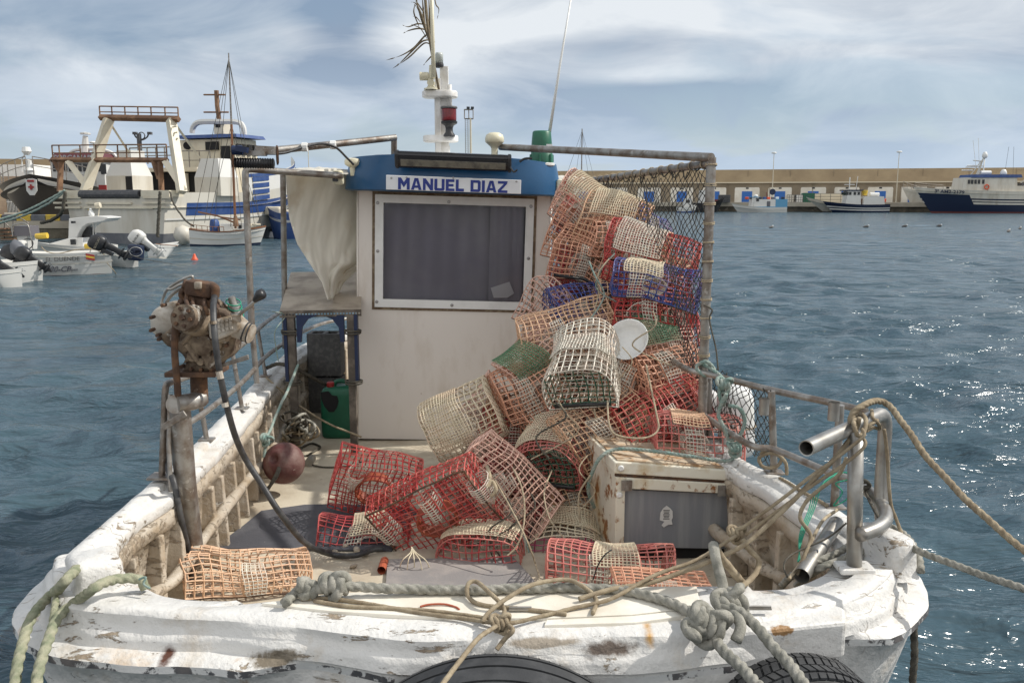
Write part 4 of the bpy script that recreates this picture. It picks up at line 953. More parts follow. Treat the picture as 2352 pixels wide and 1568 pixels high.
for k,(px,py,Y) in enumerate(((1355,560,6.5),(1370,640,6.4),(1440,700,6.2),(1500,650,6.15),(1380,700,6.3),(1290,800,5.95),(1370,860,5.7),(1440,930,5.6),(1240,960,5.7),(1330,950,5.6),(1500,880,5.6),(1220,1120,5.6),(1340,1100,5.5),(1400,560,6.5),(1520,940,5.35),(1170,1010,5.8),(1460,600,6.0),(1400,780,5.55),(1530,800,5.6),(1300,1000,5.5),(1250,1060,5.4),(1420,1040,5.5),(1090,1150,5.3),(1380,520,6.4),(1460,860,5.5),(1290,720,6.0))):
    T('brownish fish trap buried deep inside the heap, mostly hidden by other traps',px,py,Y,.46,.42,.34,g0.uniform(-10,30),g0.uniform(-30,30),g0.uniform(-60,60),['brown','dusty','dkred','brown'][k%4],seed=70+k,funnels=1)
T('flattened tan mesh trap lying near the bow under the ropes',1520,1331,3.7,.42,.22,.03,0,2,0,'salmon',seed=50,funnels=0,rod=False,squash=.008)
# ================================================================= fridge body
fl=G(1412,1296,ZD); fr=thing('old_fridge','rusty white fridge carcass with grey inner door lying on deck at right','fridge',(P(1412,1296,fl.y).x,fl.y,ZD))
fy=fl.y; 
def FP(px,py,d=0): return P(px,py,fy+d)
x0=P(1412,1290,fy).x; x1=P(1678,1100,fy).x+.05; z1=P(1420,1088,fy).z; dz=-.035
b=MB()
dep=.50
def qd(a,b_,c,d,th=.012,ax=(0,1,0)): return [a,b_,c,d]
yaw=.10
def L3(x,y,z): return Vector((x0+x-y*.18, fy+y+x*yaw*.5, ZD+z-x*.09*(z/.55)))
wF=x1-x0; hF=z1-ZD
b.hexa([L3(0,.03,0),L3(.03,.03,0),L3(.03,dep,0),L3(0,dep,0)],[L3(0,.03,hF),L3(.03,.03,hF),L3(.03,dep,hF),L3(0,dep,hF)])
b.hexa([L3(wF-.03,.03,0),L3(wF,.03,0),L3(wF,dep,0),L3(wF-.03,dep,0)],[L3(wF-.03,.03,hF),L3(wF,.03,hF),L3(wF,dep,hF),L3(wF-.03,dep,hF)])
b.hexa([L3(.03,dep-.03,0),L3(wF-.03,dep-.03,0),L3(wF-.03,dep,0),L3(.03,dep,0)],[L3(.03,dep-.03,hF),L3(wF-.03,dep-.03,hF),L3(wF-.03,dep,hF),L3(.03,dep,hF)])
b.build('fridge_shell',M['fridgew'],fr)
b=MB(); h2=hF+.002
b.hexa([L3(-.012,-.004,h2),L3(wF+.012,-.004,h2),L3(wF+.012,dep+.01,h2),L3(-.012,dep+.01,h2)],[L3(-.012,.0,h2+.062),L3(wF+.012,.0,h2+.062),L3(wF+.012,dep+.01,h2+.062),L3(-.012,dep+.01,h2+.062)]); b.build('fridge_lid',M['fridgew'],fr,bevel=.006)
b=MB(); b.hexa([L3(0.01,.02,h2+.063),L3(wF,.02,h2+.063),L3(wF,dep,h2+.063),L3(0.01,dep,h2+.063)],[L3(0.01,.02,h2+.071),L3(wF,.02,h2+.071),L3(wF,dep,h2+.071),L3(0.01,dep,h2+.071)]); b.build('rusty_top',M['rusttop'],fr)
b=MB(); b.hexa([L3(-.004,.006,h2-.018),L3(wF+.004,.006,h2-.018),L3(wF+.004,.02,h2-.018),L3(-.004,.02,h2-.018)],[L3(-.004,.006,h2+.002),L3(wF+.004,.006,h2+.002),L3(wF+.004,.02,h2+.002),L3(-.004,.02,h2+.002)]); b.build('lid_gasket',M['rust'],fr)
for (a,c,d,e_) in ((-.004,.045,0,hF-.016),(wF-.035,wF+.006,0,hF-.016),(.045,wF-.035,hF-.075,hF-.016)):
    b=MB(); b.hexa([L3(a,-.008,d),L3(c,-.008,d),L3(c,.03,d),L3(a,.03,d)],[L3(a,-.008,e_),L3(c,-.008,e_),L3(c,.03,e_),L3(a,.03,e_)]); b.build('front_frame',M['fridgew'],fr,bevel=.004)
b=MB(); b.hexa([L3(.046,.022,.09),L3(wF-.036,.03,.07),L3(wF-.036,.05,.07),L3(.046,.05,.09)],[L3(.046,.022,hF-.09),L3(wF-.036,.03,hF-.09),L3(wF-.036,.05,hF-.09),L3(.046,.05,hF-.09)]); b.build('grey_panel',M['fridgeg'],fr)
b=MB(); b.hexa([L3(.046,.06,0.002),L3(wF-.036,.06,.002),L3(wF-.036,.08,.002),L3(.046,.08,.002)],[L3(.046,.06,.2),L3(wF-.036,.06,.2),L3(wF-.036,.08,.2),L3(.046,.08,.2)]); b.build('dark_interior',M['dark'],fr)
for (u,v_) in ((.07,hF-.055),(wF-.065,hF-.055)):
    b=MB(); b.box(L3(u-.02,-.014,v_),(.055,.012,.055)); b.box(L3(u-.02,-.022,v_),(.012,.012,.045)); b.build('hinge',M['pipe'],fr)
for (u,v_) in ((.02,hF+.035),(.015,hF-.11),(.02,.06)):
    MB().lathe(L3(u,-.008,v_),[(.016,0),(.016,.005),(.006,.007),(.0,.003)],14,(R(90),0,0)).build('plug',M['whitep'],fr,smooth=True)
b=MB(); cc=L3(.275,.021,.265); sh_=[(-.032,.02),(-.018,.045),(.0,.06),(.02,.045),(.032,.03),(.034,-.005),(.028,-.02),(.034,-.045),(.012,-.045),(-.012,-.06),(-.024,-.048),(-.01,-.028),(-.034,-.02)]
b.slab([cc+Vector((x,0,z)) for x,z in sh_],.001,(0,-1,0)); b.build('sticker',M['sticker'],fr)
for k in range(7):
    b=MB(); b.box(cc+Vector((.0,-.0018,.035-.008*k)),(.034-(k%3)*.004,.001,.0035)); b.build('barcode_line',M['darkgrey'],fr)
# grey mats and boards on the deck
b=MB(); b.slab([G(488,1258,ZD+.014),G(560,1205,ZD+.014),G(600,1172,ZD+.014),G(700,1158,ZD+.014),G(790,1156,ZD+.014),G(960,1170,ZD+.014),G(900,1262,ZD+.014)],.01); tag(b.build('rubber_mat',M['mat']),'dark grey rubber mat on the deck left of the traps','mat')
b=MB(); b.slab([G(890,1283,ZD+.020),G(1180,1278,ZD+.020),G(1245,1352,ZD+.020),G(885,1352,ZD+.020)],.016); tag(b.build('grey_board',M['board'],bevel=.002),'flat grey board on the deck under the rounded red trap','board')
b=MB(); q=G(880,1296,ZD+.03); b.tube([q+Vector((0,.05,0)),q+Vector((0,-.06,-.005))],.022,12,cap=False); b.tube([q+Vector((0,.05,0)),q+Vector((0,.055,0))],.021,12); tag(b.build('pipe_sleeve',M['terra']),'short terracotta tube lying by the edge of the grey board','tube')
# small debris : shells
for k,(px,py) in enumerate(((793,1254),(820,1262),(838,1272),(812,1300),(700,1290),(662,1297),(630,1330),(648,1325),(1490,1310),(770,1268))):
    q=G(px,py,ZD+.012); b=MB(); b.lathe(q,[(.0,-.01),(.016,-.006),(.022,.0),(.014,.01),(.0,.016)],10,(R(rnd.uniform(-40,40)),R(rnd.uniform(-40,40)),0)); tag(b.build('sea_shell',M['table'],smooth=True),'small brown whelk shell among debris on the fore deck','shell','shells scattered on the deck')
# ================================================================= jerrycan, cinder block, buoy, can
q=G(778,1004,ZD); jc=thing('jerrycan','green plastic jerrycan with its side cut open and a red cap','jerrycan',q)
b=MB(); rows=[]
Wj,Dj=.27,.20
for z,s_,e_ in ((0,.86,0),(.015,.97,0),(.05,1,0),(.34,1,0),(.385,.97,0),(.41,.86,0),(.42,.7,0)):
    row=[]
    for k in range(40):
        a=2*math.pi*k/40; x=Wj/2*s_*math.copysign(abs(math.cos(a))**.38,math.cos(a)); y=Dj/2*s_*math.copysign(abs(math.sin(a))**.38,math.sin(a)); row.append(q+Vector((x,y+.05,z+(.025*(x/Wj) if z>.3 else 0))))
    rows.append(row)
b.loft(rows,True,True,True); b.build('can_body',M['green'],jc,smooth=False,auto=60)
b=MB(); b.slab([q+Vector((x,-.0525,z)) for x,z in ((-.118,.385),(-.06,.395),(-.03,.36),(.01,.355),(.02,.31),(.005,.26),(-.02,.225),(-.06,.225),(-.095,.27),(-.118,.33))],.004,(0,-1,0)); b.build('cut_opening',M['dark'],jc)
b=MB(); b.tube(cr([q+Vector((-.03,.03,.41)),q+Vector((-.01,.03,.455)),q+Vector((.06,.03,.455)),q+Vector((.10,.03,.40))],6),.016,8); b.build('handle',M['green'],jc,smooth=True)
MB().lathe(q+Vector((-.055,.03,.41)),[(.03,0),(.034,.005),(.034,.035),(.028,.042),(.0,.042)],18).build('cap',M['redcap'],jc)
b=MB(); q=G(748,1040,ZD); c=P(745,925,7.6); c.z=ZD
for zc in (.18,.58):
    cc=Vector((c.x,7.75,ZD+zc-.05)); 
    for dx in (-.13,0,.13): b.box(cc+Vector((dx,0,0)),(.035,.2,.38))
    b.box(cc+Vector((0,-.09,0)),(.294,.03,.378)); b.box(cc+Vector((0,.09,0)),(.294,.03,.378))
tag(b.build('cinder_block',M['cinder']),'stack of dark cinder blocks behind the green jerrycan','cinder block')
q=P(652,1063,5.45); bu=thing('float_buoy','round dark red trawl float with a hole and black rope through it','float',q)
b=MB(); rows=[]
for k in range(17):
    a=-math.pi*.42+math.pi*.84*k/16; rows.append((.135*math.cos(a),.13*math.sin(a)))
b.lathe(q,[(.022,-.10)]+rows+[(.022,.10)],36,(R(62),0,R(-18))); b.build('ball',M['float'],bu,smooth=True)
b=MB(); b.tube(cr([q+Vector((.0,-.09,.02)),q+Vector((-.0,-.17,-.02)),q+Vector((-.05,-.19,-.1)),q+Vector((-.09,-.15,-.125))],6),.013,8,fn=lambda a,L:1+.15*math.cos(2*(a+L*200))); b.build('cord',M['rope_dark'],bu,smooth=True)
q=G(712,1082-24,ZD+.03); b=MB(); b.tube([q+Vector((0,.06,0)),q+Vector((0,-.05,0))],.030,14); tag(b.build('drink_can',M['steel'],smooth=False,auto=40),'crushed silver drink can lying by the tangled rope','can')
# white bowl in the pile
b=MB(); q=P(1448,788,5.08); b.lathe(q,[(.0,.0),(.065,.004),(.10,.03),(.122,.07),(.127,.07),(.104,.026),(.065,-.002),(.0,-.006)],36,(R(52),R(-40),0)); tag(b.build('basin',M['whitep'],smooth=True),'white plastic basin wedged among the fish traps','basin')
# ================================================================= table
tb=thing('work_table','plywood topped angle iron work table left of the cabin','table',(-1.55,6.9,ZD))
A,B_,C_,D_=G(642,714,1.9),G(830,710,1.9),P(830,623,7.5),P(668,625,7.5)
b=MB(); b.slab([A,B_,C_,D_],.02); b.build('table_top',M['table'],tb)
b=MB(); nh=26
ft=(B_-A)
for k in range(nh):
    u0=k/nh; u1=(k+.62)/nh; p=A+ft*u0; q=A+ft*u1; r_=A+ft*((k+1)/nh); d=Vector((0,-.004,-.022)); th=Vector((0,.003,0))
    b.hexa([p+d+Vector((0,0,-.028)),r_+d+Vector((0,0,-.028)),r_+d+th+Vector((0,0,-.028)),p+d+th+Vector((0,0,-.028))],[p+d+Vector((0,0,-.012)),r_+d+Vector((0,0,-.012)),r_+d+th+Vector((0,0,-.012)),p+d+th+Vector((0,0,-.012))])
    b.hexa([q+d+Vector((0,0,-.012)),r_+d+Vector((0,0,-.012)),r_+d+th+Vector((0,0,-.012)),q+d+th+Vector((0,0,-.012))],[q+d,r_+d,r_+d+th,q+d+th])
b.hexa([A+Vector((0,-.004,-.022)),B_+Vector((0,-.004,-.022)),B_+Vector((0,-.001,-.022)),A+Vector((0,-.001,-.022))],[A+Vector((0,-.004,.0)),B_+Vector((0,-.004,.0)),B_+Vector((0,-.001,.0)),A+Vector((0,-.001,.0))])
b.build('perforated_rail',M['angle'],tb)
for (x0_,x1_,yb) in ((655,681,965),(795,815,880)):
    pt=P((x0_+x1_)/2,722,6.32 if x0_<700 else 6.38); b=MB(); b.hexa([Vector((pt.x-.026,pt.y-.02,ZD+.005)),Vector((pt.x+.026,pt.y-.02,ZD+.005)),Vector((pt.x+.026,pt.y+.03,ZD+.005)),Vector((pt.x-.026,pt.y+.03,ZD+.005))],[Vector((pt.x-.026,pt.y-.02,pt.z)),Vector((pt.x+.026,pt.y-.02,pt.z)),Vector((pt.x+.026,pt.y+.03,pt.z)),Vector((pt.x-.026,pt.y+.03,pt.z))]) ; b.build('leg',M['angle'],tb)
    b=MB(); s_=-1 if x0_<700 else 1; zc=pt.z
    b.hexa([Vector((pt.x+s_*.04-.012,pt.y-.03,zc-.5)),Vector((pt.x+s_*.04+.012,pt.y-.03,zc-.5)),Vector((pt.x+s_*.04+.012,pt.y+.03,zc-.5)),Vector((pt.x+s_*.04-.012,pt.y+.03,zc-.5))],[Vector((pt.x+s_*.04-.012,pt.y-.03,zc)),Vector((pt.x+s_*.04+.012,pt.y-.03,zc)),Vector((pt.x+s_*.04+.012,pt.y+.03,zc)),Vector((pt.x+s_*.04-.012,pt.y+.03,zc))]); b.build('blue_bracket',M['bluep'],tb)
    b=MB(); sg=-s_
    pr=[(0.045,0),(.2,0),(.13,-.03),(.085,-.09),(.075,-.2),(.045,-.2)]
    b.slab([Vector((pt.x+sg*x,pt.y-.03,zc-.002+z)) for x,z in (pr if sg>0 else pr[::-1])],.03,(0,1,0)); b.build('blue_bracket',M['bluep'],tb)
    for zz in (.12,.5): b=MB(); b.torus(Vector((pt.x+s_*.01,pt.y,zc-zz)),.062,.008,None,18,6,.75); b.torus(Vector((pt.x+s_*.01,pt.y,zc-zz-.015)),.061,.007,(R(8),0,0),18,6,.75); b.build('lashing',M['rope_dark'],tb,smooth=True)
# ================================================================= tarp
def tarp():
    b=MB(); nu,nv=70,60
    # corner columns : top edge along the pipe, bottom gathers to a point
    vs=[]
    for j in range(nv+1):
        v=j/nv
        yl=404+(688-404)*v; 
        # left and right outlines in px
        xl_=np.interp(yl,[390,420,500,560,600,650,688],[655,657,664,682,708,740,752])
        xr_=np.interp(yl,[390,440,560,608,625,650,688],[865,865,860,850,815,788,770])
        for i in range(nu+1):
            u=i/nu; px=xl_+(xr_-xl_)*u; yy=yl- (12*(1-v)*math.sin(u*3.1)) - (0 if v>0 else 4)
            f=.035*math.sin(u*15+v*4+1.2*math.sin(v*4))*(v*v)+.05*noise.noise(Vector((u*2.6,v*2.2,3)))+.028*noise.noise(Vector((u*7+v*5,v*3.5,9)))+.010*noise.noise(Vector((u*19+v*12,v*8,4)))
            Y=6.32+.85*u*(1-v*.42)+f*1.15+.12*math.sin(v*3.1)*(1-u)
            vs.append(P(px,yy,Y))
    fs=[]
    for j in range(nv):
        for i in range(nu): k=j*(nu+1)+i; fs.append((k,k+1,k+nu+2,k+nu+1))
    b.add(vs,fs)
    o=b.build('tarpaulin',M['tarp'],None,smooth=True); md=o.modifiers.new('s','SOLIDIFY'); md.thickness=.004
    tag(o,'stained beige tarpaulin hanging gathered from the pipe left of the cabin','tarpaulin')
tarp()
b=MB(); rows=[]
for j in range(13):
    v=j/12; rows.append([P(655+(800-655)*i/30,390-6*math.sin(i/30*3.14)*(1-v)+10*v+2.5*noise.noise(Vector((i*.4,v*2,1))),6.3+1.0*(1-v)+.1*noise.noise(Vector((i*.3,v*3,7)))) for i in range(31)])
b.loft(rows,False); o=b.build('tarp_fold',M['tarp'],None,smooth=True); tag(o,'upper fold of beige tarpaulin draped back over the pipe','tarpaulin')
# tarp on cabin's far side (right)
b=MB(); rows=[]
for j in range(11):
    v=j/10; rows.append([P(1270+(1375-1270)*i/24,401+ (i/24)*10*(1-v)+v*12+2*noise.noise(Vector((i*.5,v*3,4))),7.3+.5*(1-v)) for i in range(25)])
b.loft(rows,False); o=b.build('awning_cloth',M['tarp'],None,smooth=True); tag(o,'pale cloth folded over the pipe right of the cabin roof','cloth')
# ================================================================= net hauler on the left gunwale
def Z5(x,y,Y): return P(315.8+.2929*x,602.9+.2929*y,Y)
YH=4.08
hl=bpy.data.objects.new('net_hauler',None); CO.objects.link(hl); hl.parent=boat; OFF[hl.name]=OFF[boat.name]
hl['label']='grimy hydraulic line hauler on its bent pipe post'
b=MB(); b.tube([P(412,930,YH-.03),P(425,1100,YH-.03),P(446,1285,YH+.04)],.050,20); b.build('post',M['pipe'],hl,smooth=False,auto=50)
b=MB(); b.tube([P(404,928,YH-.10),P(440,922,YH-.04),P(462,915,YH+.02)],.042,18); b.tube([P(404,928,YH-.105),P(404,928,YH-.112)],.045,18); b.build('elbow_pipe',M['pipe'],hl,smooth=False,auto=50)
b=MB(); b.tube([P(459,925,YH+.02),P(457,880,YH+.02),P(456,852,YH+.02)],.040,18); b.build('riser',M['rust'],hl,smooth=False,auto=50)
b=MB(); b.box(P(400,965,YH-.11),(.13,.012,.03),(0,R(-32),0)); b.build('clamp_bar',M['pipe'],hl,bevel=.003); b=MB(); b.box(Z5(470,850,YH),(.24,.2,.022)); b.build('mounting_plate',M['rust'],hl,bevel=.003)
def cast(name,pl,Y,th,mt,bev=.012,amp=.010,sd=1,par=None):
    import bmesh
    b=MB(); b.slab([Z5(x,y,Y) for x,y in pl],th,(0,1,0)); o=b.build(name,M[mt],par or hl,auto=45,bevel=bev); return o
cast('body_casting',[(160,590),(300,480),(480,420),(560,350),(690,370),(760,440),(755,560),(740,700),(690,770),(615,800),(600,860),(330,860),(370,800),(360,740),(300,690),(220,660)],YH-.06,.16,'haul',.02)
cast('body_rib',[(330,560),(420,520),(500,600),(560,700),(600,830),(540,840),(480,700),(420,760),(350,800),(400,700),(330,640)],YH-.085,.04,'haul',.008)
for (x,y,r_,h) in ((520,640,.05,.03),(450,725,.028,.03),(620,640,.03,.025),(510,770,.018,.03),(380,650,.03,.028),(600,760,.022,.03),(680,560,.04,.03)):
    b=MB(); b.lathe(Z5(x,y,YH-.055),[(r_,-.02),(r_,h),(r_*.85,h+.006),(.0,h+.006)],20,(R(90),0,0)); b.build('boss',M['haul'],hl,auto=40)
cast('white_housing',[(88,415),(130,372),(205,318),(330,308),(350,420),(345,560),(300,690),(240,655),(150,585),(90,545)],YH+.02,.10,'haulw',.02)
b=MB(); b.lathe(Z5(235,450,YH+.03),[(.075,-.02),(.07,.03),(.04,.05),(.0,.055)],24,(R(90),0,0)); b.build('housing_dome',M['haulw'],hl,smooth=True)
# big round flange behind the motor and the motor itself
d0=Z5(355,430,YH-.20); d1=Z5(520,470,YH-.02)
b=MB(); b.tube([d0,d0.lerp(d1,.35)],[.060,.060],24); b.tube([d0.lerp(d1,.35),d0.lerp(d1,.4),d0.lerp(d1,.85)],[.066,.07,.074],24); b.build('motor',M['haul'],hl,auto=40)
b=MB(); b.tube([d0.lerp(d1,.8),d0.lerp(d1,1.0)],[.105,.110],28); b.tube([d0.lerp(d1,.98),d0.lerp(d1,1.1)],[.085,.13],28); b.build('motor_flange',M['rust'],hl,auto=40)
axm=(d0-d1).normalized(); u_=axm.orthogonal().normalized(); v_=axm.cross(u_)
for k in range(7):
    a=k*2*math.pi/6; c=d0+(u_*math.cos(a)+v_*math.sin(a))*(.04 if k<6 else 0); MB().tube([c,c+axm*.012],.009 if k<6 else .014,6).build('bolt',M['rust'],hl)
# gear arm plate to the right and end knob
cast('gear_arm',[(545,470),(640,440),(730,420),(790,440),(800,490),(790,540),(700,580),(620,612),(560,600)],YH-.12,.09,'haulw',.012)
for r_ in range(3):
    for k in range(5): b=MB(); b.box(Z5(600+k*32+r_*4,478+r_*34-k*9,YH-.123),(.014,.008,.018),(0,R(-14),0)); b.build('raised_mark',M['haulw'],hl,bevel=.002)
b=MB(); b.tube([Z5(760,490,YH-.05),Z5(850,545,YH-.06)],[.058,.045],20); b.tube([Z5(848,544,YH-.06),Z5(893,560,YH-.065)],[.046,.046],20); b.build('end_bearing',M['haulw'],hl,auto=40)
b=MB(); b.tube([Z5(842,541,YH-.06),Z5(852,545,YH-.06)],.049,20); b.tube([Z5(872,553,YH-.063),Z5(882,556,YH-.063)],.049,20); b.build('bearing_ring',M['black'],hl,auto=40)
cast('flat_bar',[(655,795),(865,722),(872,760),(655,825)],YH+.0,.012,'pipe',.002)
# valve block on top
b=MB(); b.rbox(Z5(495,205,YH),(.13,.09,.075),.02,(0,R(8),0)); b.tube([Z5(355,165,YH-.02),Z5(440,195,YH)],[.022,.03],10); b.tube([Z5(540,190,YH),Z5(600,200,YH)],[.03,.022],10); b.tube([Z5(465,240,YH),Z5(465,300,YH)],.028,10); b.tube([Z5(505,240,YH),Z5(507,305,YH)],.022,10); b.tube([Z5(425,200,YH),Z5(425,300,YH)],[.03,.035],10); b.build('valve_block',M['rust'],hl,auto=40)
b=MB(); b.rbox(Z5(478,180,YH-.04),(.035,.03,.035),.008); b.build('valve_cap',M['haulw'],hl)
b=MB(); b.tube(cr([Z5(575,190,YH-.02),Z5(605,195,YH-.03),Z5(612,220,YH-.03),Z5(606,270,YH-.03)],5),.020,10); b.build('elbow_fitting',M['rust'],hl,smooth=True)
b=MB(); b.tube(cr([Z5(360,290,YH+.02),Z5(345,250,YH+.02),Z5(365,215,YH+.02),Z5(420,215,YH+.02)],5),.016,8); b.tube(cr([Z5(340,300,YH+.02),Z5(385,310,YH),Z5(400,350,YH)],5),.014,8); b.build('supply_pipe',M['rust'],hl,smooth=True)
b=MB(); b.tube(cr([Z5(185,330,YH+.1),Z5(205,265,YH+.1),Z5(240,205,YH+.08),Z5(330,145,YH+.06),Z5(415,108,YH+.05),Z5(432,120,YH+.05),Z5(420,150,YH+.05),Z5(330,175,YH+.03),Z5(268,208,YH+.03),Z5(235,208,YH+.03)],6),.007,8); b.tube(cr([Z5(228,310,YH+.08),Z5(270,250,YH+.06),Z5(340,205,YH+.05),Z5(390,200,YH+.04)],6),.009,8); b.build('guide_loop',M['steel'],hl,smooth=True)
b=MB(); b.tube(cr([Z5(735,408,YH-.04),Z5(770,412,YH-.05),Z5(810,400,YH-.05),Z5(925,298,YH-.07)],6),.008,8); b.build('lever',M['steel'],hl,smooth=True)
b=MB(); b.tube([Z5(915,305,YH-.07),Z5(930,285,YH-.07),Z5(962,252,YH-.075),Z5(985,240,YH-.08),Z5(992,236,YH-.08)],[.010,.016,.026,.024,.008],14); b.build('lever_knob',M['black'],hl,smooth=True)
b=MB(); b.lathe(Z5(755,330,YH+.0),[(.022,-.08),(.022,-.02),(.028,-.02),(.028,.0),(.018,.0),(.018,.035),(.012,.04),(.0,.042)],12,(0,R(-15),0)); b.build('spool_valve',M['steel'],hl,auto=40)
b=MB()
for k in range(4): b.torus(Z5(752+k*12,310+k*36,YH-.0),.034-.003*k,.0028,(R(20+10*k),R(15),0),20,5)
b.build('green_twine',M['greentw'],hl,smooth=True)
for (x,y) in ((345,815),(420,835),(500,840),(580,838),(170,600),(110,430),(200,335),(320,330),(110,530),(160,570),(640,545),(570,500),(720,440),(775,520),(600,720),(380,620),(700,650),(320,560)):
    MB().lathe(Z5(x,y,YH-.07),[(.009,-.03),(.009,.012),(.0,.013)],6,(R(90),0,0)).build('bolt',M['rust'],hl)
for (x0,y0,x1,y1) in ((380,640,470,770),(600,620,690,600),(500,560,560,540),(420,560,350,640),(640,690,560,830)): MB().tube([Z5(x0,y0,YH-.09),Z5(x1,y1,YH-.09)],.012,6).build('casting_rib',M['haul'],hl)
for (x,y) in ((390,330),(440,350),(530,350)): MB().tube(cr([Z5(x,y-70,YH-.02),Z5(x-8,y-30,YH-.06),Z5(x+6,y+10,YH-.1),Z5(x+20,y+60,YH-.12)],5),.010,8).build('pressure_pipe',M['rust'],hl,smooth=True)
# hoses
def hose(name,pts,r,mt='hose',lab=None): return MB().tube(cr(pts,8),r,10).build(name,M[mt],hl,smooth=True,label=lab)
hose('hose',[Z5(606,260,YH-.03),Z5(595,350,YH-.14),Z5(605,560,YH-.22),Z5(640,830,YH-.22),Z5(690,1080,YH-.18),Z5(760,1340,YH-.1),P(562,1050,YH),P(600,1110,YH+.0),P(645,1180,4.06),P(700,1245,4.2),G(760,1272,ZD+.03),G(815,1275,ZD+.03),G(855,1262,ZD+.03),G(880,1260,ZD+.03)],.015)
b=MB()
for (x0,y0,x1,y1,Y) in ((592,455,594,480,YH-.21),(638,850,652,910,YH-.24),(683,1095,690,1130,YH-.19)): MB().tube([Z5(x0,y0,Y),Z5(x1,y1,Y)],.0158,10,cap=False).build('hose_print',M['haulw'],hl)
hose('hose',[Z5(345,300,YH-.02),Z5(318,400,YH-.08),Z5(298,500,YH-.13),Z5(292,700,YH-.13),Z5(308,900,YH-.12),Z5(318,1050,YH-.09)],.016,'rust')
hose('hose',[P(398,1000,YH+.02),P(385,1040,YH+.03),P(388,1080,YH-.05),P(400,1110,YH-.12),P(418,1200,YH-.14),P(438,1290,YH-.05),P(440,1330,YH-.02)],.015)
# ================================================================= ropes
def strand_fn(r,k=3,amp=.17,tw=8.5):
    w=2*math.pi/(tw*r); return lambda a,L:1+amp*math.cos(k*a+k*w*L/ k*1.0)
def rope(label,pts,r,mt,name='rope',group=None,lay=True,knots=(),sag=0,cat='rope',n=8):
    c=cr(pts,n); c=resamp(c,r*(.42 if lay and r>.009 else .8)); wl=math.pi/(2.3*r)
    c=[p+Vector((nz(p,7,r*.5,1),nz(p,7,r*.5,2),nz(p,7,r*.35,3))) for p in c]
    w=2*math.pi/(9*r)
    fn=(lambda a,L:.64+.46*abs(math.sin(1.5*a-wl*L))**.5) if lay else (lambda a,L:1+.10*math.cos(4*a)*math.cos(w*1.6*L))
    t=MB().tube(c,r,(18 if lay and r>.009 else 10) if r>.006 else 7,fn=fn).build(name,M[mt],None,smooth=True)
    tag(t,label,cat,group); OFF[t.name]=Vector((0,0,0))
    for (kc,ks,kr,rot) in knots:
        b=MB(); pk=[]
        m=Euler(rot).to_matrix()
        for i in range(72):
            a=2*math.pi*i/72
            q=Vector(((math.sin(a)+2*math.sin(2*a))/3,(math.cos(a)-2*math.cos(2*a))/3,-math.sin(3*a)*.42))
            pk.append(Vector(kc)+m@(q*ks))
        pk=resamp(pk,kr*.45)[:-1] if lay else pk; b.tube(pk,kr,14,closed=True,fn=lambda a,L:.66+.44*abs(math.sin(1.5*a-wl*L))**.5); hx=[Vector(kc)+m@Vector(((i/44-.5)*kr*4.6,ks*.50*math.cos(i/44*2.6*2*math.pi),ks*.50*math.sin(i/44*2.6*2*math.pi))) for i in range(45)]; b.tube(resamp(hx,kr*.45) if lay else hx,kr,14,fn=lambda a,L:.66+.44*abs(math.sin(1.5*a-wl*L))**.5); b.build('knot',M[mt],t,smooth=True)
    return t
zt_=ZC+.03
rope('thick grey three strand rope stretched across the bow between two knots',[G(652,1385,zt_),G(672,1365,zt_),G(700,1348,zt_+.02),G(735,1352,zt_+.02),G(775,1345,zt_+.03),G(820,1345,zt_+.02),G(900,1352,zt_+.005),G(1050,1354,zt_),G(1200,1350,zt_),G(1350,1348,zt_),G(1450,1356,zt_),G(1540,1384,zt_),G(1600,1412,zt_+.01),G(1650,1432,zt_+.02)],.0165,'rope_grey',knots=[(G(768,1342,zt_+.03),.045,.0155,(R(60),0,0)),(G(706,1350,zt_+.02),.028,.0145,(R(60),R(30),0))])
rope('thick grey mooring rope from the lower bow knot down toward the camera',[G(1585,1398,zt_+.01),G(1608,1425,zt_+.02),P(1640,1462,2.50),P(1665,1495,2.42),P(1705,1540,2.3),P(1775,1610,2.12),P(1850,1690,1.95)],.0165,'rope_grey',knots=[(P(1628,1432,2.52),.062,.0165,(R(75),R(20),0)),(P(1600,1440,2.5),.04,.0155,(R(80),R(-30),R(40)))])
rope('thick grey mooring rope running from the upper bow knot down across the second tyre',[G(1648,1400,zt_+.02),P(1690,1398,2.60),P(1740,1440,2.50),P(1790,1500,2.38),P(1840,1560,2.24),P(1900,1640,2.05)],.0165,'rope_grey',knots=[(P(1678,1385,2.66),.060,.0165,(R(80),R(-15),R(30)))])
rope('thick grey rope loop standing up from the bow knot',[P(1690,1470,2.48),P(1700,1430,2.52),P(1672,1385,2.66),P(1656,1320,2.72),P(1645,1280,2.75),P(1636,1248,2.8)],.0175,'rope_grey',lay=False)
rope('tan whipped rope end leaning down to the right from the bow loop',[P(1638,1250,2.82),P(1665,1290,2.86),P(1695,1325,2.9),P(1712,1345,2.95)],.014,'rope_tan',lay=False)
rope('dark stained rope tail hanging from the tan rope knot',[P(1705,1238,3.0),P(1722,1262,3.0),P(1742,1285,2.98),P(1738,1310,2.95),P(1722,1330,2.9),P(1704,1345,2.86)],.010,'rope_tan',lay=False)
kn=P(1692,1225,3.05)
ptop=P(1968,1000,3.02)
rope('upper tan braided line from the post down to the knot above the bow',[P(1980,985,3.0),P(1985,1000,2.98),P(1960,1022,2.98),P(1880,1080,2.98),P(1790,1150,3.0),P(1700,1215,3.04)],.0062,'rope_tan',lay=False,group=None,knots=[(kn,.034,.0085,(R(80),0,0))])
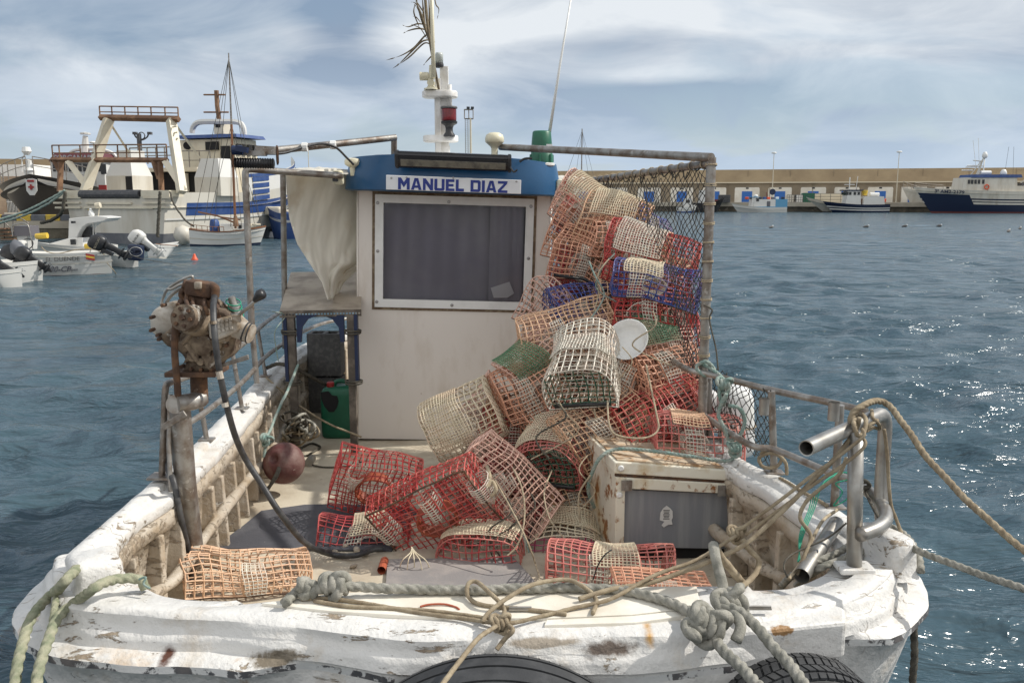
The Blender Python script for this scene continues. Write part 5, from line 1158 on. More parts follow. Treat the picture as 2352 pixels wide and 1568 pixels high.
rope('lower tan braided line from the post down to the knot above the bow',[P(1982,1005,3.0),P(1988,1020,2.97),P(1965,1045,2.97),P(1880,1105,2.98),P(1790,1170,3.0),P(1712,1228,3.03)],.0062,'rope_tan',lay=False)
rope('thick worn tan line slung from the bent pipe down across the bow',[P(1975,960,3.05),P(1960,1000,3.06),P(1880,1090,3.0),P(1790,1180,2.98),P(1700,1255,2.94),P(1600,1300,2.9),P(1500,1335,2.85),P(1400,1352,2.8),P(1330,1375,2.75)],.0085,'rope_tan',lay=False)
rope('thin tan line from the middle knot on the bow up to the tan knot',[P(1690,1230,3.02),P(1600,1285,2.92),P(1500,1322,2.85),G(1400,1375,zt_),G(1300,1400,zt_-.01),G(1200,1426,zt_-.01),G(1165,1432,zt_-.01)],.0068,'rope_tan',lay=False,knots=[(G(1150,1430,zt_),.034,.0085,(R(70),0,R(20)))])
rope('doubled tan line from the left knot to the middle knot on the bow',[G(690,1375,zt_-.01),G(760,1374,zt_-.01),G(860,1388,zt_-.012),G(960,1405,zt_-.012),G(1060,1418,zt_-.012),G(1130,1430,zt_-.008)],.0070,'rope_tan',lay=False)
rope('second of the doubled tan lines, running just in front of the first',[G(720,1379,zt_-.01),G(800,1392,zt_-.012),G(900,1396,zt_-.012),G(1000,1402,zt_-.012),G(1090,1415,zt_-.012),G(1140,1424,zt_-.008)],.0070,'rope_tan',lay=False)
rope('tan line hanging from the middle knot down over the big tyre',[G(1140,1438,zt_),P(1100,1465,2.40),P(1050,1525,2.25),P(995,1600,2.1)],.0075,'rope_tan',lay=False)
rope('short tan rope tail draped over the bow edge by the middle knot',[G(1168,1436,zt_),G(1178,1448,zt_),P(1160,1468,2.52),P(1142,1492,2.50)],.0075,'rope_tan',lay=False)
rope('curved tan rope loop arching over the thick grey rope',[G(1108,1430,zt_-.01),G(1125,1405,zt_+.01),G(1170,1370,zt_+.03),G(1230,1340,zt_+.045),G(1300,1330,zt_+.03),G(1340,1345,zt_+.02),G(1368,1375,zt_-.01),G(1362,1408,zt_-.01)],.0075,'rope_tan',lay=False)
rope('tan rope bight curling in front of the hatch hinge',[G(1148,1432,zt_),G(1160,1405,zt_-.01),G(1150,1385,zt_+.01),G(1125,1360,zt_+.035),G(1095,1335,zt_+.035),G(1075,1340,zt_+.03),G(1076,1368,zt_),G(1110,1388,zt_-.012),G(1200,1398,zt_-.012),G(1300,1410,zt_-.012)],.0075,'rope_tan',lay=False)
rope('short orange cord lying on the hatch',[G(965,1392,zt_-.015),G(985,1387,zt_-.012),G(1020,1386,zt_-.012),G(1045,1392,zt_-.015),G(1055,1398,zt_-.015)],.0035,'terra',lay=False,cat='cord')
rope('tan mooring rope leaving the bent pipe frame toward the right edge',[P(1978,1010,3.06),P(1958,985,3.08),P(1960,950,3.10),P(1985,930,3.12),P(2015,920,3.2),P(2045,932,3.2),P(2075,975,3.1),P(2140,1060,2.95),P(2230,1160,2.8),P(2352,1262,2.65),P(2480,1350,2.5)],.0115,'rope_tan')
rope('grey mooring rope running low past the right bitt to the edge of the picture',[P(2040,1235,3.22),P(2065,1240,3.15),P(2110,1265,3.05),P(2200,1300,2.9),P(2352,1352,2.7),P(2500,1395,2.5)],.0125,'rope_grey')
rope('thin tan rope hanging from the pipe frame behind the right bitt',[P(2030,985,3.3),P(2038,1050,3.3),P(2045,1150,3.28),P(2058,1190,3.26),P(2075,1235,3.2)],.0068,'rope_tan',lay=False)
rope('grey rope coiled round the right bitt and over the gunwale',[G(1795,1345,ZC-.2),P(1850,1300,3.15),P(1920,1270,3.2),P(1975,1240,3.28),P(2020,1213,3.36),P(2060,1215,3.34),P(2090,1240,3.25),P(2112,1280,3.12),P(2118,1312,3.05)],.0135,'rope_grey')
rope('lower grey rope led along the inside of the right gunwale to the bitt',[G(1830,1345,ZC-.2),P(1880,1305,3.1),P(1930,1285,3.14),P(1985,1262,3.2),P(2010,1245,3.24)],.0135,'rope_grey')
rope('dark wet rope hanging down the hull at the far right',[P(2098,1425,2.95),P(2100,1500,2.93),P(2096,1570,2.9),P(2095,1700,2.85)],.0125,'rope_dark')
rope('green and tan mooring rope over the left bitt, inner strand',[G(335,1352,ZC+.01),G(318,1330,ZC+.045),G(262,1330,ZC+.065),G(215,1352,ZC+.08),P(170,1385,2.78),P(130,1425,2.7),P(105,1480,2.6),P(88,1560,2.5),P(75,1660,2.4)],.0165,'rope_green')
rope('green and tan mooring rope over the left bitt, outer strand',[G(172,1305,ZC+.09),G(150,1335,ZC+.1),P(118,1365,2.86),P(80,1410,2.76),P(52,1465,2.66),P(38,1540,2.55),P(30,1640,2.45)],.0165,'rope_green')
rope('short green rope link joining the two strands at the left bitt',[G(165,1320,ZC+.11),P(133,1362,2.84),P(128,1395,2.76),P(122,1425,2.72)],.011,'rope_green')
rope('thin green twine fibres frayed from the left bitt rope',[G(318,1330,ZC+.05),G(335,1325,ZC+.06),G(330,1340,ZC+.04),G(345,1350,ZC+.03)],.004,'rope_teal',lay=False,cat='twine')
rope('teal rope tied from the table leg down to the left bulwark',[P(684,838,6.3),P(668,880,6.1),P(640,940,5.8),P(622,985,5.6),P(612,1010,5.45),P(606,1050,5.4)],.0095,'rope_teal',knots=[(P(612,1010,5.42),.042,.010,(R(80),R(20),0))])
rope('thick dark rope from the left gunwale to behind the jerrycan',[P(612,845,6.6),P(640,835,6.6),P(675,845,6.6),P(720,868,6.8),P(765,892,7.0)],.014,'rope_dark')
rope('thin brown rope crossing in front of the green jerrycan',[P(612,868,6.5),P(650,900,6.4),P(700,940,6.4),P(760,975,6.35),P(830,1003,6.3)],.0075,'rope_tan',lay=False)
rope('thin teal cord hanging from the table edge to the rail',[P(625,715,6.2),P(655,725,6.3),P(632,760,6.2),P(634,800,6.2),P(640,830,6.2)],.004,'rope_teal',lay=False,cat='cord')
for k in range(9):
    pts=[]; cx_,cy_=rnd.uniform(672,712),rnd.uniform(935,1018); z_=ZD+.02+.18*max(0,(1010-cy_)/90)
    for i in range(9):
        a=i*1.1+k; pts.append(P(cx_+rnd.uniform(14,30)*math.cos(a),cy_+rnd.uniform(8,22)*math.sin(a),6.2+.12*math.sin(a*1.7)))
    rope('loose bight in the heap of tangled old rope beside the jerrycan',pts,.0065+.002*(k%3),['rope_tan','rope_dark','rope_grey'][k%3],lay=False,group='tangled ropes in the corner')
rope('thin rope lying on the deck right of the red float',[G(700,1062,ZD+.01),G(740,1072,ZD+.01),G(800,1070,ZD+.01),G(830,1060,ZD+.01)],.006,'rope_dark',lay=False)
rope('black knotted cord lying on the deck below the jerrycan',[G(690,1030,ZD+.01),G(715,1018,ZD+.012),G(735,1026,ZD+.01),G(722,1036,ZD+.01),G(705,1046,ZD+.01)],.008,'rope_dark',lay=False,cat='cord')
rope('teal rope draped over the rusty top of the fridge and down its side',[P(1365,1165,4.62),P(1352,1130,4.55),P(1358,1090,4.5),P(1380,1050,4.46),P(1420,1032,4.48),P(1500,1036,4.44),P(1590,1048,4.42),P(1670,1058,4.42),P(1690,1040,4.42)],.0095,'rope_teal',knots=[(P(1688,1028,4.40),.045,.010,(R(80),0,R(20)))])
rope('teal and grey rope looped from the guard rail to the fridge corner',[P(1668,870,4.42),P(1652,895,4.42),P(1660,930,4.42),P(1668,905,4.38),P(1650,950,4.4),P(1665,985,4.38),P(1676,1010,4.38),P(1700,1000,4.38),P(1712,965,4.38),P(1700,938,4.38),P(1672,930,4.4)],.0095,'rope_teal',knots=[(P(1664,882,4.42),.045,.0095,(R(90),0,0))])
rope('teal rope knotted round the foot of the tall net post',[P(1600,838,4.7),P(1622,830,4.66),P(1640,850,4.66),P(1620,862,4.66),P(1600,845,4.68),P(1612,835,4.7),P(1650,858,4.6),P(1662,872,4.5)],.010,'rope_teal')
rope('black cord hanging down beside the tall net post',[P(1616,700,4.68),P(1636,712,4.66),P(1630,735,4.66),P(1644,800,4.6),P(1650,850,4.55)],.0045,'rope_dark',lay=False,cat='cord')
rope('tan rope knotted round the rail stanchion foot',[P(1748,1040,4.2),P(1770,1030,4.12),P(1795,1045,4.12),P(1785,1070,4.1),P(1755,1072,4.12),P(1745,1050,4.15),P(1775,1040,4.1),P(1802,1060,4.1),P(1806,1090,4.1)],.0085,'rope_tan')
rope('long tan line lying along the right gunwale',[G(1790,1098,ZC+.012),G(1830,1120,ZC+.012),G(1900,1163,ZC+.012)],.0085,'rope_tan')
rope('wavy grey line dangling inside the right bulwark',[P(1945,1050,3.25),P(1925,1090,3.25),P(1880,1125,3.25),P(1850,1155,3.25),P(1838,1190,3.22),P(1862,1230,3.2),P(1850,1270,3.15),P(1830,1320,3.1)],.0075,'rope_tan',lay=False)
rope('pale tan line from the gunwale to the fore deck inside the right bulwark',[P(1925,1168,3.5),P(1890,1195,3.35),P(1870,1230,3.25),P(1840,1290,3.15),P(1812,1328,3.05)],.0065,'twine',lay=False)
rope('black cord lashing the pipe hoop at right',[P(1985,1120,3.5),P(1992,1140,3.4),P(2010,1175,3.2),P(2030,1208,3.12),P(2020,1200,3.1)],.006,'rope_dark',lay=False,cat='cord')
rope('thin black cord curling down inside the right bulwark',[P(1945,1200,3.2),P(1900,1235,3.2),P(1840,1262,3.15),P(1810,1280,3.1),P(1800,1300,3.05),P(1808,1325,3.0)],.0035,'rope_dark',lay=False,cat='cord')
for k in range(4):
    rope('strand of bright green twine tangled by the right stanchion',[P(1925+k*4,1085,3.6),P(1890-k*6,1110+k*6,3.5),P(1870-k*4,1170,3.45),P(1845-k*3,1230,3.3),P(1832+k*2,1290,3.2)],.0022,'greentw',lay=False,group='green twine strands',cat='twine')
rope('green twine bunched round the right stanchion',[P(1915,1088,3.62),P(1945,1085,3.6),P(1950,1100,3.6),P(1920,1110,3.6),P(1935,1130,3.6),P(1915,1160,3.6),P(1940,1150,3.6),P(1960,1130,3.58),P(1985,1122,3.55)],.003,'greentw',lay=False,cat='twine')
rope('black lashing wound where the rail meets the pipe hoop',[P(1965,1108,3.5),P(1985,1104,3.45),P(1996,1116,3.45),P(1978,1120,3.45),P(1968,1108,3.5),P(1990,1106,3.44)],.009,'rope_dark',lay=False,cat='cord')
rope('tan lashing round the bent pipe, nearest its open end',[P(1966,958,3.14),P(1962,975,3.02),P(1972,1000,3.0),P(1985,992,3.02),P(1990,965,3.06),P(1978,950,3.14),P(1966,958,3.14)],.008,'rope_tan')
rope('tan lashing knotted under the bend of the pipe frame',[P(2002,942,3.25),P(2004,958,3.12),P(2016,972,3.14),P(2020,985,3.2),P(2005,982,3.16),P(1990,990,3.1),P(2000,975,3.1),P(2015,965,3.14)],.0065,'rope_tan')
rope('pale twine bight hanging from the traps in front of the fridge top',[P(1484,838,4.7),P(1495,890,4.6),P(1508,950,4.5),P(1512,985,4.45),P(1490,1003,4.42),P(1450,1005,4.42),P(1410,995,4.45),P(1398,965,4.5),P(1395,920,4.6)],.0052,'twine',lay=False,cat='twine')
rope('pale twine hanging from the heap over the rounded red trap',[P(1178,1075,4.5),P(1198,1120,4.42),P(1205,1170,4.36),P(1200,1220,4.28),P(1185,1255,4.24),P(1165,1275,4.22)],.0045,'twine',lay=False,cat='twine')
rope('long pale twine falling from the heap onto the fore deck',[P(1268,1080,4.7),P(1250,1130,4.5),P(1262,1190,4.35),P(1300,1240,4.25),G(1345,1302,ZD+.1)],.004,'twine',lay=False,cat='twine')
rope('pair of pale cords trailing from the heap to the bow hatch',[P(1130,1090,4.5),P(1170,1160,4.35),P(1210,1240,4.2),G(1232,1300,ZD+.05),G(1240,1335,ZD+.1)],.004,'twine',lay=False,cat='twine')
rope('yellow rope tuft tied where the cream and red traps meet',[P(1118,1070,4.5),P(1125,1095,4.45),P(1118,1120,4.42),P(1130,1105,4.44),P(1140,1125,4.42),P(1128,1140,4.42)],.010,'twine',lay=False)
for k in range(5):
    rope('pale plastic strip of the tassel below the large red trap',[P(945,1255,4.30),P(943+3*k,1268,4.28),P(925+k*13,1285,4.24),G(918+k*17,1302+(k%2)*6,ZD+.02)],.0028,'t_cream',lay=False,group='tassel of plastic strips',cat='strip')
rope('black cable tie over the cream cover of the nearest trap',[P(1405,1262,3.92),P(1388,1275,3.90),P(1372,1300,3.90),P(1362,1330,3.9)],.0035,'black',lay=False,cat='cable tie')
g1=random.Random(9)
for k in range(14):
    x,y=g1.choice([(1300,900),(1400,820),(1480,700),(1380,600),(1250,1000),(1100,1120),(1430,950),(1340,1060),(1500,560),(1200,1140)]); x+=g1.uniform(-40,40); y+=g1.uniform(-30,30); Yk=np.interp(y,[450,700,900,1100,1250],[5.75,5.05,4.75,4.5,4.3])
    rope('loose twine end trailing over the heap of traps',[P(x,y,Yk),P(x+g1.uniform(-30,30),y+35,Yk-.06),P(x+g1.uniform(-50,50),y+80,Yk-.05),P(x+g1.uniform(-60,60),y+110+g1.uniform(0,40),Yk-.08)],.0035+.001*(k%3),['twine','rope_dark','twine','rope_teal'][k%4],lay=False,group='loose twine ends on the heap',cat='twine')
# lashings on the net frame
for k in range(15):
    t=(k+.5)/15; p=(cr1+Vector((0,0,-.03))).lerp(side0,t); b=MB(); b.torus(p,.026,.0035,((side0-cr1).to_track_quat('Z','Y').to_matrix()),16,5); tag(b.build('lashing',M['twine'],boat,smooth=True))
for k in range(11):
    p=P(1634,362,4.72).lerp(P(1616,842,4.72),(k+.4)/11); b=MB(); b.torus(p,.030,.0035,(R(rnd.uniform(-10,10)),0,0),16,5); b.torus(p+Vector((0,0,.01)),.030,.003,(R(8),0,0),16,5); b.build('lashing',M['twine'],boat,smooth=True)
# ================================================================= nets
def netpanel(name,label,c00,c10,c01,c11,nu,nv,bulge,seed,r=.0025,gather=0):
    b=MB()
    def S(u,v):
        q=c00.lerp(c10,u).lerp(c01.lerp(c11,u),v); e=math.sin(math.pi*min(1,max(0,u)))*math.sin(math.pi*min(1,max(0,v)))
        n1=noise.noise_vector(Vector((u*5,v*4,seed))); n2=noise.noise_vector(Vector((u*22,v*16,seed+3)))
        q=q+Vector((-.6,-.3,-.2))*bulge*e+n1*.07*e+n2*.016
        q.z-=gather*math.sin(u*math.pi*9)**2*(1-v)*.02
        return q
    kn=MB()
    for d in (1,-1):
        for k in range(-nv,nu+nv+1):
            pts=[]
            for j in range(nv*2+1):
                u=(k+d*j*.5)/nu; v=j/(nv*2)
                if -1e-6<=u<=1+1e-6: pts.append(S(u,v))
                elif len(pts)>1: break
                else: pts=[]
            if len(pts)>1: b.tube(pts,r,4,cap=False)
    o=b.build(name,M['net'],None); tag(o,label,'net')
    OFF[o.name]=Vector((0,0,0))
    for i in range(nu*2+1):
        for j in range(nv*2+1):
            if (i+j)%2==0: kn.lathe(S(i/(nu*2),j/(nv*2)),[(.0,-r*2.2),(r*2,0),(.0,r*2.2)],5)
    k_=kn.build('mesh_knots',M['net'],o); k_['kind']='stuff'
netpanel('fishing_net','dark knotted net hung as a wall on the right pipe frame',cr1+Vector((0,-.0,-.05)),side0+Vector((0,0,-.03)),P(1600,845,4.74),Vector((.93,7.2,1.7)),38,22,.10,3,gather=1)
netpanel('fishing_net','black net laced to the guard rail in front of the white float',Vector((.98,5.6,ZR)),P(1772,898,4.2),Vector((1.02,5.6,1.42)),P(1778,1078,4.2),26,8,.03,8)
# drooping gathered net edge
for k in range(13):
    u=k/13+rnd.uniform(-.02,.02); wq=rnd.uniform(.04,.1); p=P(1345,416,7.1).lerp(P(1620,376,4.75),u+.03); q=P(1345,416,7.1).lerp(P(1620,376,4.75),u+.03+wq)
    rope('gathered dark net edge sagging under the pipe',[p,p.lerp(q,.3)+Vector((0,0,-.03-.012*(k%4))),p.lerp(q,.7)+Vector((0,0,-.02-.01*(k%3))),q],.0045,'rope_dark',lay=False,group='gathered net edge',cat='net edge')
# white floats outside the rail
fl_=thing('white_float','big white plastic container used as a float outside the right rail','float',P(1690,960,4.9))
b=MB(); b.rbox(P(1690,968,4.85),(.20,.20,.42),.075,(0,R(-4),0)); b.build('float_body',M['whitep'],fl_,smooth=True)
b=MB(); b.torus(P(1690,975,4.85),.112,.004,None,24,5); b.build('band',M['rope_tan'],fl_)
fl_=thing('white_float','smaller white plastic container half hidden behind the big white float','float',P(1625,935,5.1))
b=MB(); b.rbox(P(1632,945,5.15),(.24,.16,.25),.06); b.build('float_body',M['whitep'],fl_,smooth=True)
# ================================================================= tyres used as fenders
def tyre(label,c,Ro,wd,rot,mode):
    t=thing('tyre_fender',label,'tyre',c,rot,'old tyres hung as fenders')
    nseg=120; 
    if mode==0: prof=[(-.5,.80),(-.52,.90),(-.47,.975),(-.42,.988),(-.36,.995),(-.355,.975),(-.325,.975),(-.32,.997),(-.16,1.0),(-.155,.978),(-.125,.978),(-.12,1.0),(.12,1.0),(.125,.978),(.155,.978),(.16,1.0),(.32,.997),(.325,.975),(.355,.975),(.36,.995),(.42,.988),(.47,.975),(.52,.90),(.5,.80),(.44,.62),(.3,.58),(-.3,.58),(-.44,.62),(-.5,.80)]
    else: prof=[(-.5,.78),(-.53,.88),(-.48,.95),(-.4,.972),(-.3,.978),(.3,.978),(.4,.972),(.48,.95),(.53,.88),(.5,.78),(.42,.6),(.3,.56),(-.3,.56),(-.42,.6),(-.5,.78)]
    b=MB(); rows=[]
    for i in range(nseg+1):
        a=2*math.pi*i/nseg; rows.append([Vector((math.cos(a)*Ro*r_,x*wd,math.sin(a)*Ro*r_)) for x,r_ in prof])
    b.loft(rows,False); b.build('tyre_body',M['tyre'],t,local=True,auto=35)
    if mode==1:
        b=MB(); nb=70; cols=[(-.46,-.30),(-.28,-.12),(-.10,.10),(.12,.28),(.30,.46)]
        for i in range(nb):
            a=2*math.pi*i/nb
            for ci,(x0,x1) in enumerate(cols):
                sk=(.35 if ci%2 else -.35)*2*math.pi/nb; a0=a+(.5*2*math.pi/nb if ci%2 else 0); da=.74*2*math.pi/nb; pr0=.965 if ci in(0,4) else .974; h=.022
                q=[]
                for rr in (pr0,1.0 if ci not in(0,4) else .988):
                    for (x,aa) in ((x0,a0),(x1,a0+sk),(x1,a0+sk+da),(x0,a0+da)): q.append(Vector((math.cos(aa)*Ro*rr,x*wd,math.sin(aa)*Ro*rr)))
                b.hexa(q[:4],q[4:])
        o=b.build('tread_blocks',M['tyre'],t,local=True); o['kind']='stuff'
    else:
        b=MB()
        for i in range(96):
            a=2*math.pi*i/96
            for s_ in (-1,1):
                b.box((0,0,0),(.001,.001,.001)) if False else None
                b.add([Vector((math.cos(a+d)*Ro*rr,s_*x*wd,math.sin(a+d)*Ro*rr)) for (x,rr,d) in ((.40,.9925,0),(.475,.977,0),(.475,.977,.006),(.40,.9925,.006))],[(0,1,2,3)])
        o=b.build('shoulder_slits',M['dark'],t,local=True); o['kind']='stuff'
tyre('large worn truck tyre with straight grooves hanging at the middle of the bow',(P(1140,1487,2.46).x,2.375,1.335-.52),.52,.27,(R(2),0,R(0)),0)
tyre('car tyre with zigzag winter tread hanging at the right of the bow',(P(1815,1487,2.66).x,2.575,1.25-.335),.335,.21,(R(0),R(0),R(10)),1)
# ================================================================= harbour surroundings
class Fr:
    def __init__(s,o,f): s.o=Vector((o[0],o[1],0)); s.f=Vector((f[0],f[1],0)).normalized(); s.r=Vector((s.f.y,-s.f.x,0))
    def W(s,a,b,z): return s.o+s.r*a+s.f*b+Vector((0,0,z))
    def loc(s,px,py,b):
        d=ray(px,py); o=Vector((0,0,CH)); t=((s.o+s.f*b)-o).dot(s.f)/d.dot(s.f); q=o+d*t; return (q-s.o).dot(s.r),q.z
    def locside(s,px,py,a):
        d=ray(px,py); o=Vector((0,0,CH)); t=((s.o+s.r*a)-o).dot(s.r)/d.dot(s.r); q=o+d*t; return (q-s.o).dot(s.f),q.z
    def box(s,m,a0,a1,b0,b1,z0,z1,ta=0,tb=0):
        m.hexa([s.W(a0,b0,z0),s.W(a1,b0,z0),s.W(a1,b1,z0),s.W(a0,b1,z0)],[s.W(a0+ta,b0+tb,z1),s.W(a1-ta,b0+tb,z1),s.W(a1-ta,b1-tb,z1),s.W(a0+ta,b1-tb,z1)]); return m
def hullfn(fr,L,bs,bm,hs,hb,rake=1.,tm=.45,pw=2.2,low=.72,hm=None,dr=.3):
    if hm is None: hm=min(hs,hb)*.95
    def w_(t):
        if t<tm: return bs+(bm-bs)*math.sin(t/tm*math.pi/2)
        return bm*max(0.0,(1-((t-tm)/(1-tm))**pw))
    def sh(t): return hm+(hs-hm)*(max(0,1-t/.5))**2+(hb-hm)*(max(0,(t-.3)/.7))**2
    def S(t,v,side,off=0):
        ww=w_(t)*(low+(1-low)*v**.8)*(1 if t<.5 else 1-(1-v)*.35*((t-.5)/.5)); b=t*(L-rake*max(0,1-v)**1.1); z=-dr+(sh(t)+dr)*v
        return fr.W(side*(ww+off),b,z)
    return S,sh,w_
def band(par,S,v0,v1,name,mt,t0=0,t1=1,off=0,transom=True,nt=30,nv=4,deck=None,sides=(-1,1)):
    b=MB()
    rows=[]
    if transom and len(sides)==2:
        for j in range(nv+1):
            v=v0+(v1-v0)*j/nv
            row=[S(t0+(t1-t0)*i/nt,v,-1,off) for i in range(nt,-1,-1)]+[S(t0+(t1-t0)*i/nt,v,1,off) for i in range(0,nt+1)]
            rows.append(row)
        b.loft(rows,False)
        if deck is not None:
            row=[S(i/nt,1,-1) for i in range(nt,-1,-1)]+[S(i/nt,1,1) for i in range(nt+1)]; row=[Vector((p.x,p.y,p.z-deck)) for p in row]
            n=nt+1; b.add(row,[(i,i+1,2*n-2-i,2*n-1-i) for i in range(n-1)])
    else:
        for sd in sides:
            rows=[[S(t0+(t1-t0)*i/nt,v0+(v1-v0)*j/nv,sd,off) for i in range(nt+1)] for j in range(nv+1)]; b.loft(rows,False)
    return b.build(name,M[mt],par,smooth=False,auto=30)
def part(par,name,mt,fn,**k):
    b=MB(); fn(b); return b.build(name,M[mt],par,**k)
def rail(par,pts,h,r,mt='pipe',mid=True,post=True,name='railing'):
    b=MB(); up=Vector((0,0,h)); b.tube([p+up for p in pts],r,5)
    if mid: b.tube([p+up*.5 for p in pts],r*.8,5)
    if post:
        for p in pts: b.tube([p,p+up],r,5)
    return b.build(name,M[mt],par)
# ---------------- right breakwater with store fronts
qa=P(1273,458,214); qb=P(2352,458,190); qd_=(qb-qa); qd_.z=0; QF=Fr((qa.x,qa.y),(qd_.x,qd_.y))   # f along the wall (to the right), r toward... camera
if QF.r.y>0: QF.r=-QF.r
bw=thing('breakwater_wall','long ochre concrete breakwater wall with a walkway ledge behind the harbour','wall',(qa.x,qa.y,0))
ZQ=2.05; ZW=ZQ+7.4
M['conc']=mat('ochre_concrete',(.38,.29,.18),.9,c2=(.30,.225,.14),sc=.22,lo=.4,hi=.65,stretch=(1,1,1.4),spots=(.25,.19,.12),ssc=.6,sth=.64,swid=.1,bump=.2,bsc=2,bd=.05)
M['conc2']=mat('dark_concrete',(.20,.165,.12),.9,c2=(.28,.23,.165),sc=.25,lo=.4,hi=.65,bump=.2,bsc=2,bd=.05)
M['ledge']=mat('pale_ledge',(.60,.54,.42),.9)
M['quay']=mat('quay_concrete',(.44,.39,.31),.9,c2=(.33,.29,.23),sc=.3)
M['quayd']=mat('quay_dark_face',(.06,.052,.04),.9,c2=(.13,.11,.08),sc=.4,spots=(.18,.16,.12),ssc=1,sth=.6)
M['door']=mat('store_blue_door',(.02,.12,.42),.5)
M['store']=mat('store_white',(.70,.68,.62),.8,c2=(.62,.58,.5),sc=.6)
B0,B1=-95,190
def hz_(f): return f
b=MB(); b.hexa([QF.W(-0.0,B0,ZQ+4.55),QF.W(0,B1,ZQ+4.55),QF.W(-6,B1,ZQ+4.55),QF.W(-6,B0,ZQ+4.55)],[QF.W(-.6,B0,ZW),QF.W(-.6,B1,ZW),QF.W(-4,B1,ZW),QF.W(-4,B0,ZW)]); b.build('upper_wall',M['conc'],bw)
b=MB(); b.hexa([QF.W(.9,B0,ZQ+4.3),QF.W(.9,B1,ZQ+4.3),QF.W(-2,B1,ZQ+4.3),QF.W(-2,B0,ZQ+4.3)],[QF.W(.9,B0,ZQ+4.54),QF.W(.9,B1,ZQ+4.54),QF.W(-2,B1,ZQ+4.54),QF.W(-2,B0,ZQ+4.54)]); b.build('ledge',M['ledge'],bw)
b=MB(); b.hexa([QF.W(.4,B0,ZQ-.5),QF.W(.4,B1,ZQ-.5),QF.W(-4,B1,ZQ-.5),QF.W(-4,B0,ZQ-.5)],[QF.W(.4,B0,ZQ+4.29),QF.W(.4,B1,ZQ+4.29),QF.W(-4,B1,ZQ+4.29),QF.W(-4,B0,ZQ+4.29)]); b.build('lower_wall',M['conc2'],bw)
for k in range(-6,30):
    MB().box(QF.W(.43,k*9.3+3.6,ZQ+2.1),(.1,.25,4.3)).build('pilaster',M['conc2'],bw)
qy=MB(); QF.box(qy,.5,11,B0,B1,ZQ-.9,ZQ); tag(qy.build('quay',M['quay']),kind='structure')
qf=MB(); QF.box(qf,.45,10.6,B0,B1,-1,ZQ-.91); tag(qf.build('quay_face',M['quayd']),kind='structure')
for k in range(-5,30):
    MB().box(QF.W(-.28,k*9.3+8,ZQ+6),(.05,.08,2.6)).build('wall_joint',M['conc2'],bw)
def wb(px,a=.4): return QF.locside(px,440,a)[0]
for px in (1341,1415,1491,1566,1641,1716,1791.5,1868,1945,2022,2099,2176,2253,2330,2407):
    bb=wb(px); w_=2.65+rnd.uniform(-.12,.12); t='store'
    b=MB(); pl=[(-w_,0),(w_,0),(w_,3.0),(w_-.15,3.35),(-w_+.15,3.35),(-w_,3.0)]
    b.slab([QF.W(.46,bb+x,ZQ+.0+z) for x,z in pl],.2,QF.r*-1); b.build('store_front',M['store'],bw)
    b=MB(); QF.box(b,.46,.52,bb-1.15,bb+1.15,ZQ+.02,ZQ+2.45); b.build('door',M['door'],bw)
    b=MB(); QF.box(b,.46,.56,bb-.3,bb+.3,ZQ+3.0,ZQ+3.3); b.build('door_lamp',M['cwin'],bw)
def lamp(px,ytop,D_,h,label,grp='street lamps on the breakwater',k=.75):
    q=P(px,458,D_); t=thing('street_lamp',label,'street lamp',(q.x,q.y,ZQ),None,grp)
    MB().tube([(q.x,q.y,ZQ),(q.x,q.y,ZQ+h)],[.14*k,.08*k],8).build('pole',M['ledge'],t)
    MB().lathe((q.x,q.y,ZQ+h),[(.0*k,-.05*k),(.5*k,-.05*k),(.75*k,.1*k),(.6*k,.35*k),(.2*k,.42*k),(0,.42*k)],12).build('lamp_head',M['whitep'],t,smooth=True)
    return t
t=lamp(2058,352,182,10.1,'tall white quay lamp just left of the big navy hulled boat')
t=lamp(1773,357,188,10.2,'tall white quay lamp carrying a round blue sign, above the light blue boat')
q=OFF[t.name]; MB().lathe((q.x,q.y-.2,ZQ+2.2),[(0,-.06),(.65,-.06),(.65,.06),(0,.06)],20,(R(90),0,0)).build('round_sign',M['cnavy'],t)
lamp(1318+1315*0,0,200,9.4,'white quay lamp half hidden by the net') if False else None
lamp(1315,405,205,3.,'short white lamp behind the pile') if False else None
lamp(1630-1,360,192,10.,'white quay lamp seen behind the tall net post') if False else None
lamp(712,368,150,9.2,'distant white lamp over the beige tarpaulin','street lamps')
lamp(224,360,80,5.6,'small white lamp behind the trawler gantry','street lamps',.45)
# floodlight tower with ladder
q=P(1082,458,160); tw=thing('floodlight_tower','thin lattice floodlight tower with ladder behind the cabin roof','floodlight tower',(q.x,q.y,0))
zt_2=P(1082,250,160).z
MB().tube([(q.x,q.y,0),(q.x,q.y,zt_2-1.6)],[.26,.16],8).build('pole',M['ledge'],tw)
b=MB(); 
for s_ in (-.95,-.45): b.tube([(q.x+s_,q.y,0),(q.x+s_,q.y,zt_2-1.7)],.05,4)
for k in range(60):
    z=zt_2-1.8-k*.35
    if z<2: break
    b.tube([(q.x-.95,q.y,z),(q.x-.45,q.y,z)],.035,4)
b.build('ladder',M['pipe'],tw)
b=MB(); x0_,x1_,z0_,z1_=q.x-1.1,q.x+.45,zt_2-1.7,zt_2-.1
for (a_,c_) in (((x0_,z0_),(x1_,z0_)),((x0_,z1_),(x1_,z1_)),((x0_,z0_),(x0_,z1_)),((x1_,z0_),(x1_,z1_)),(((x0_+x1_)/2,z0_),((x0_+x1_)/2,z1_))):
    for dy in (0,1.2): b.tube([(a_[0],q.y+dy,a_[1]),(c_[0],q.y+dy,c_[1])],.06,4)
b.build('top_cage',M['pipe'],tw)
for dx in (-.4,.35): MB().box((q.x+dx,q.y,zt_2+.15),(.5,.3,.4),(R(20),0,R(20))).build('floodlight',M['darkgrey'],tw)
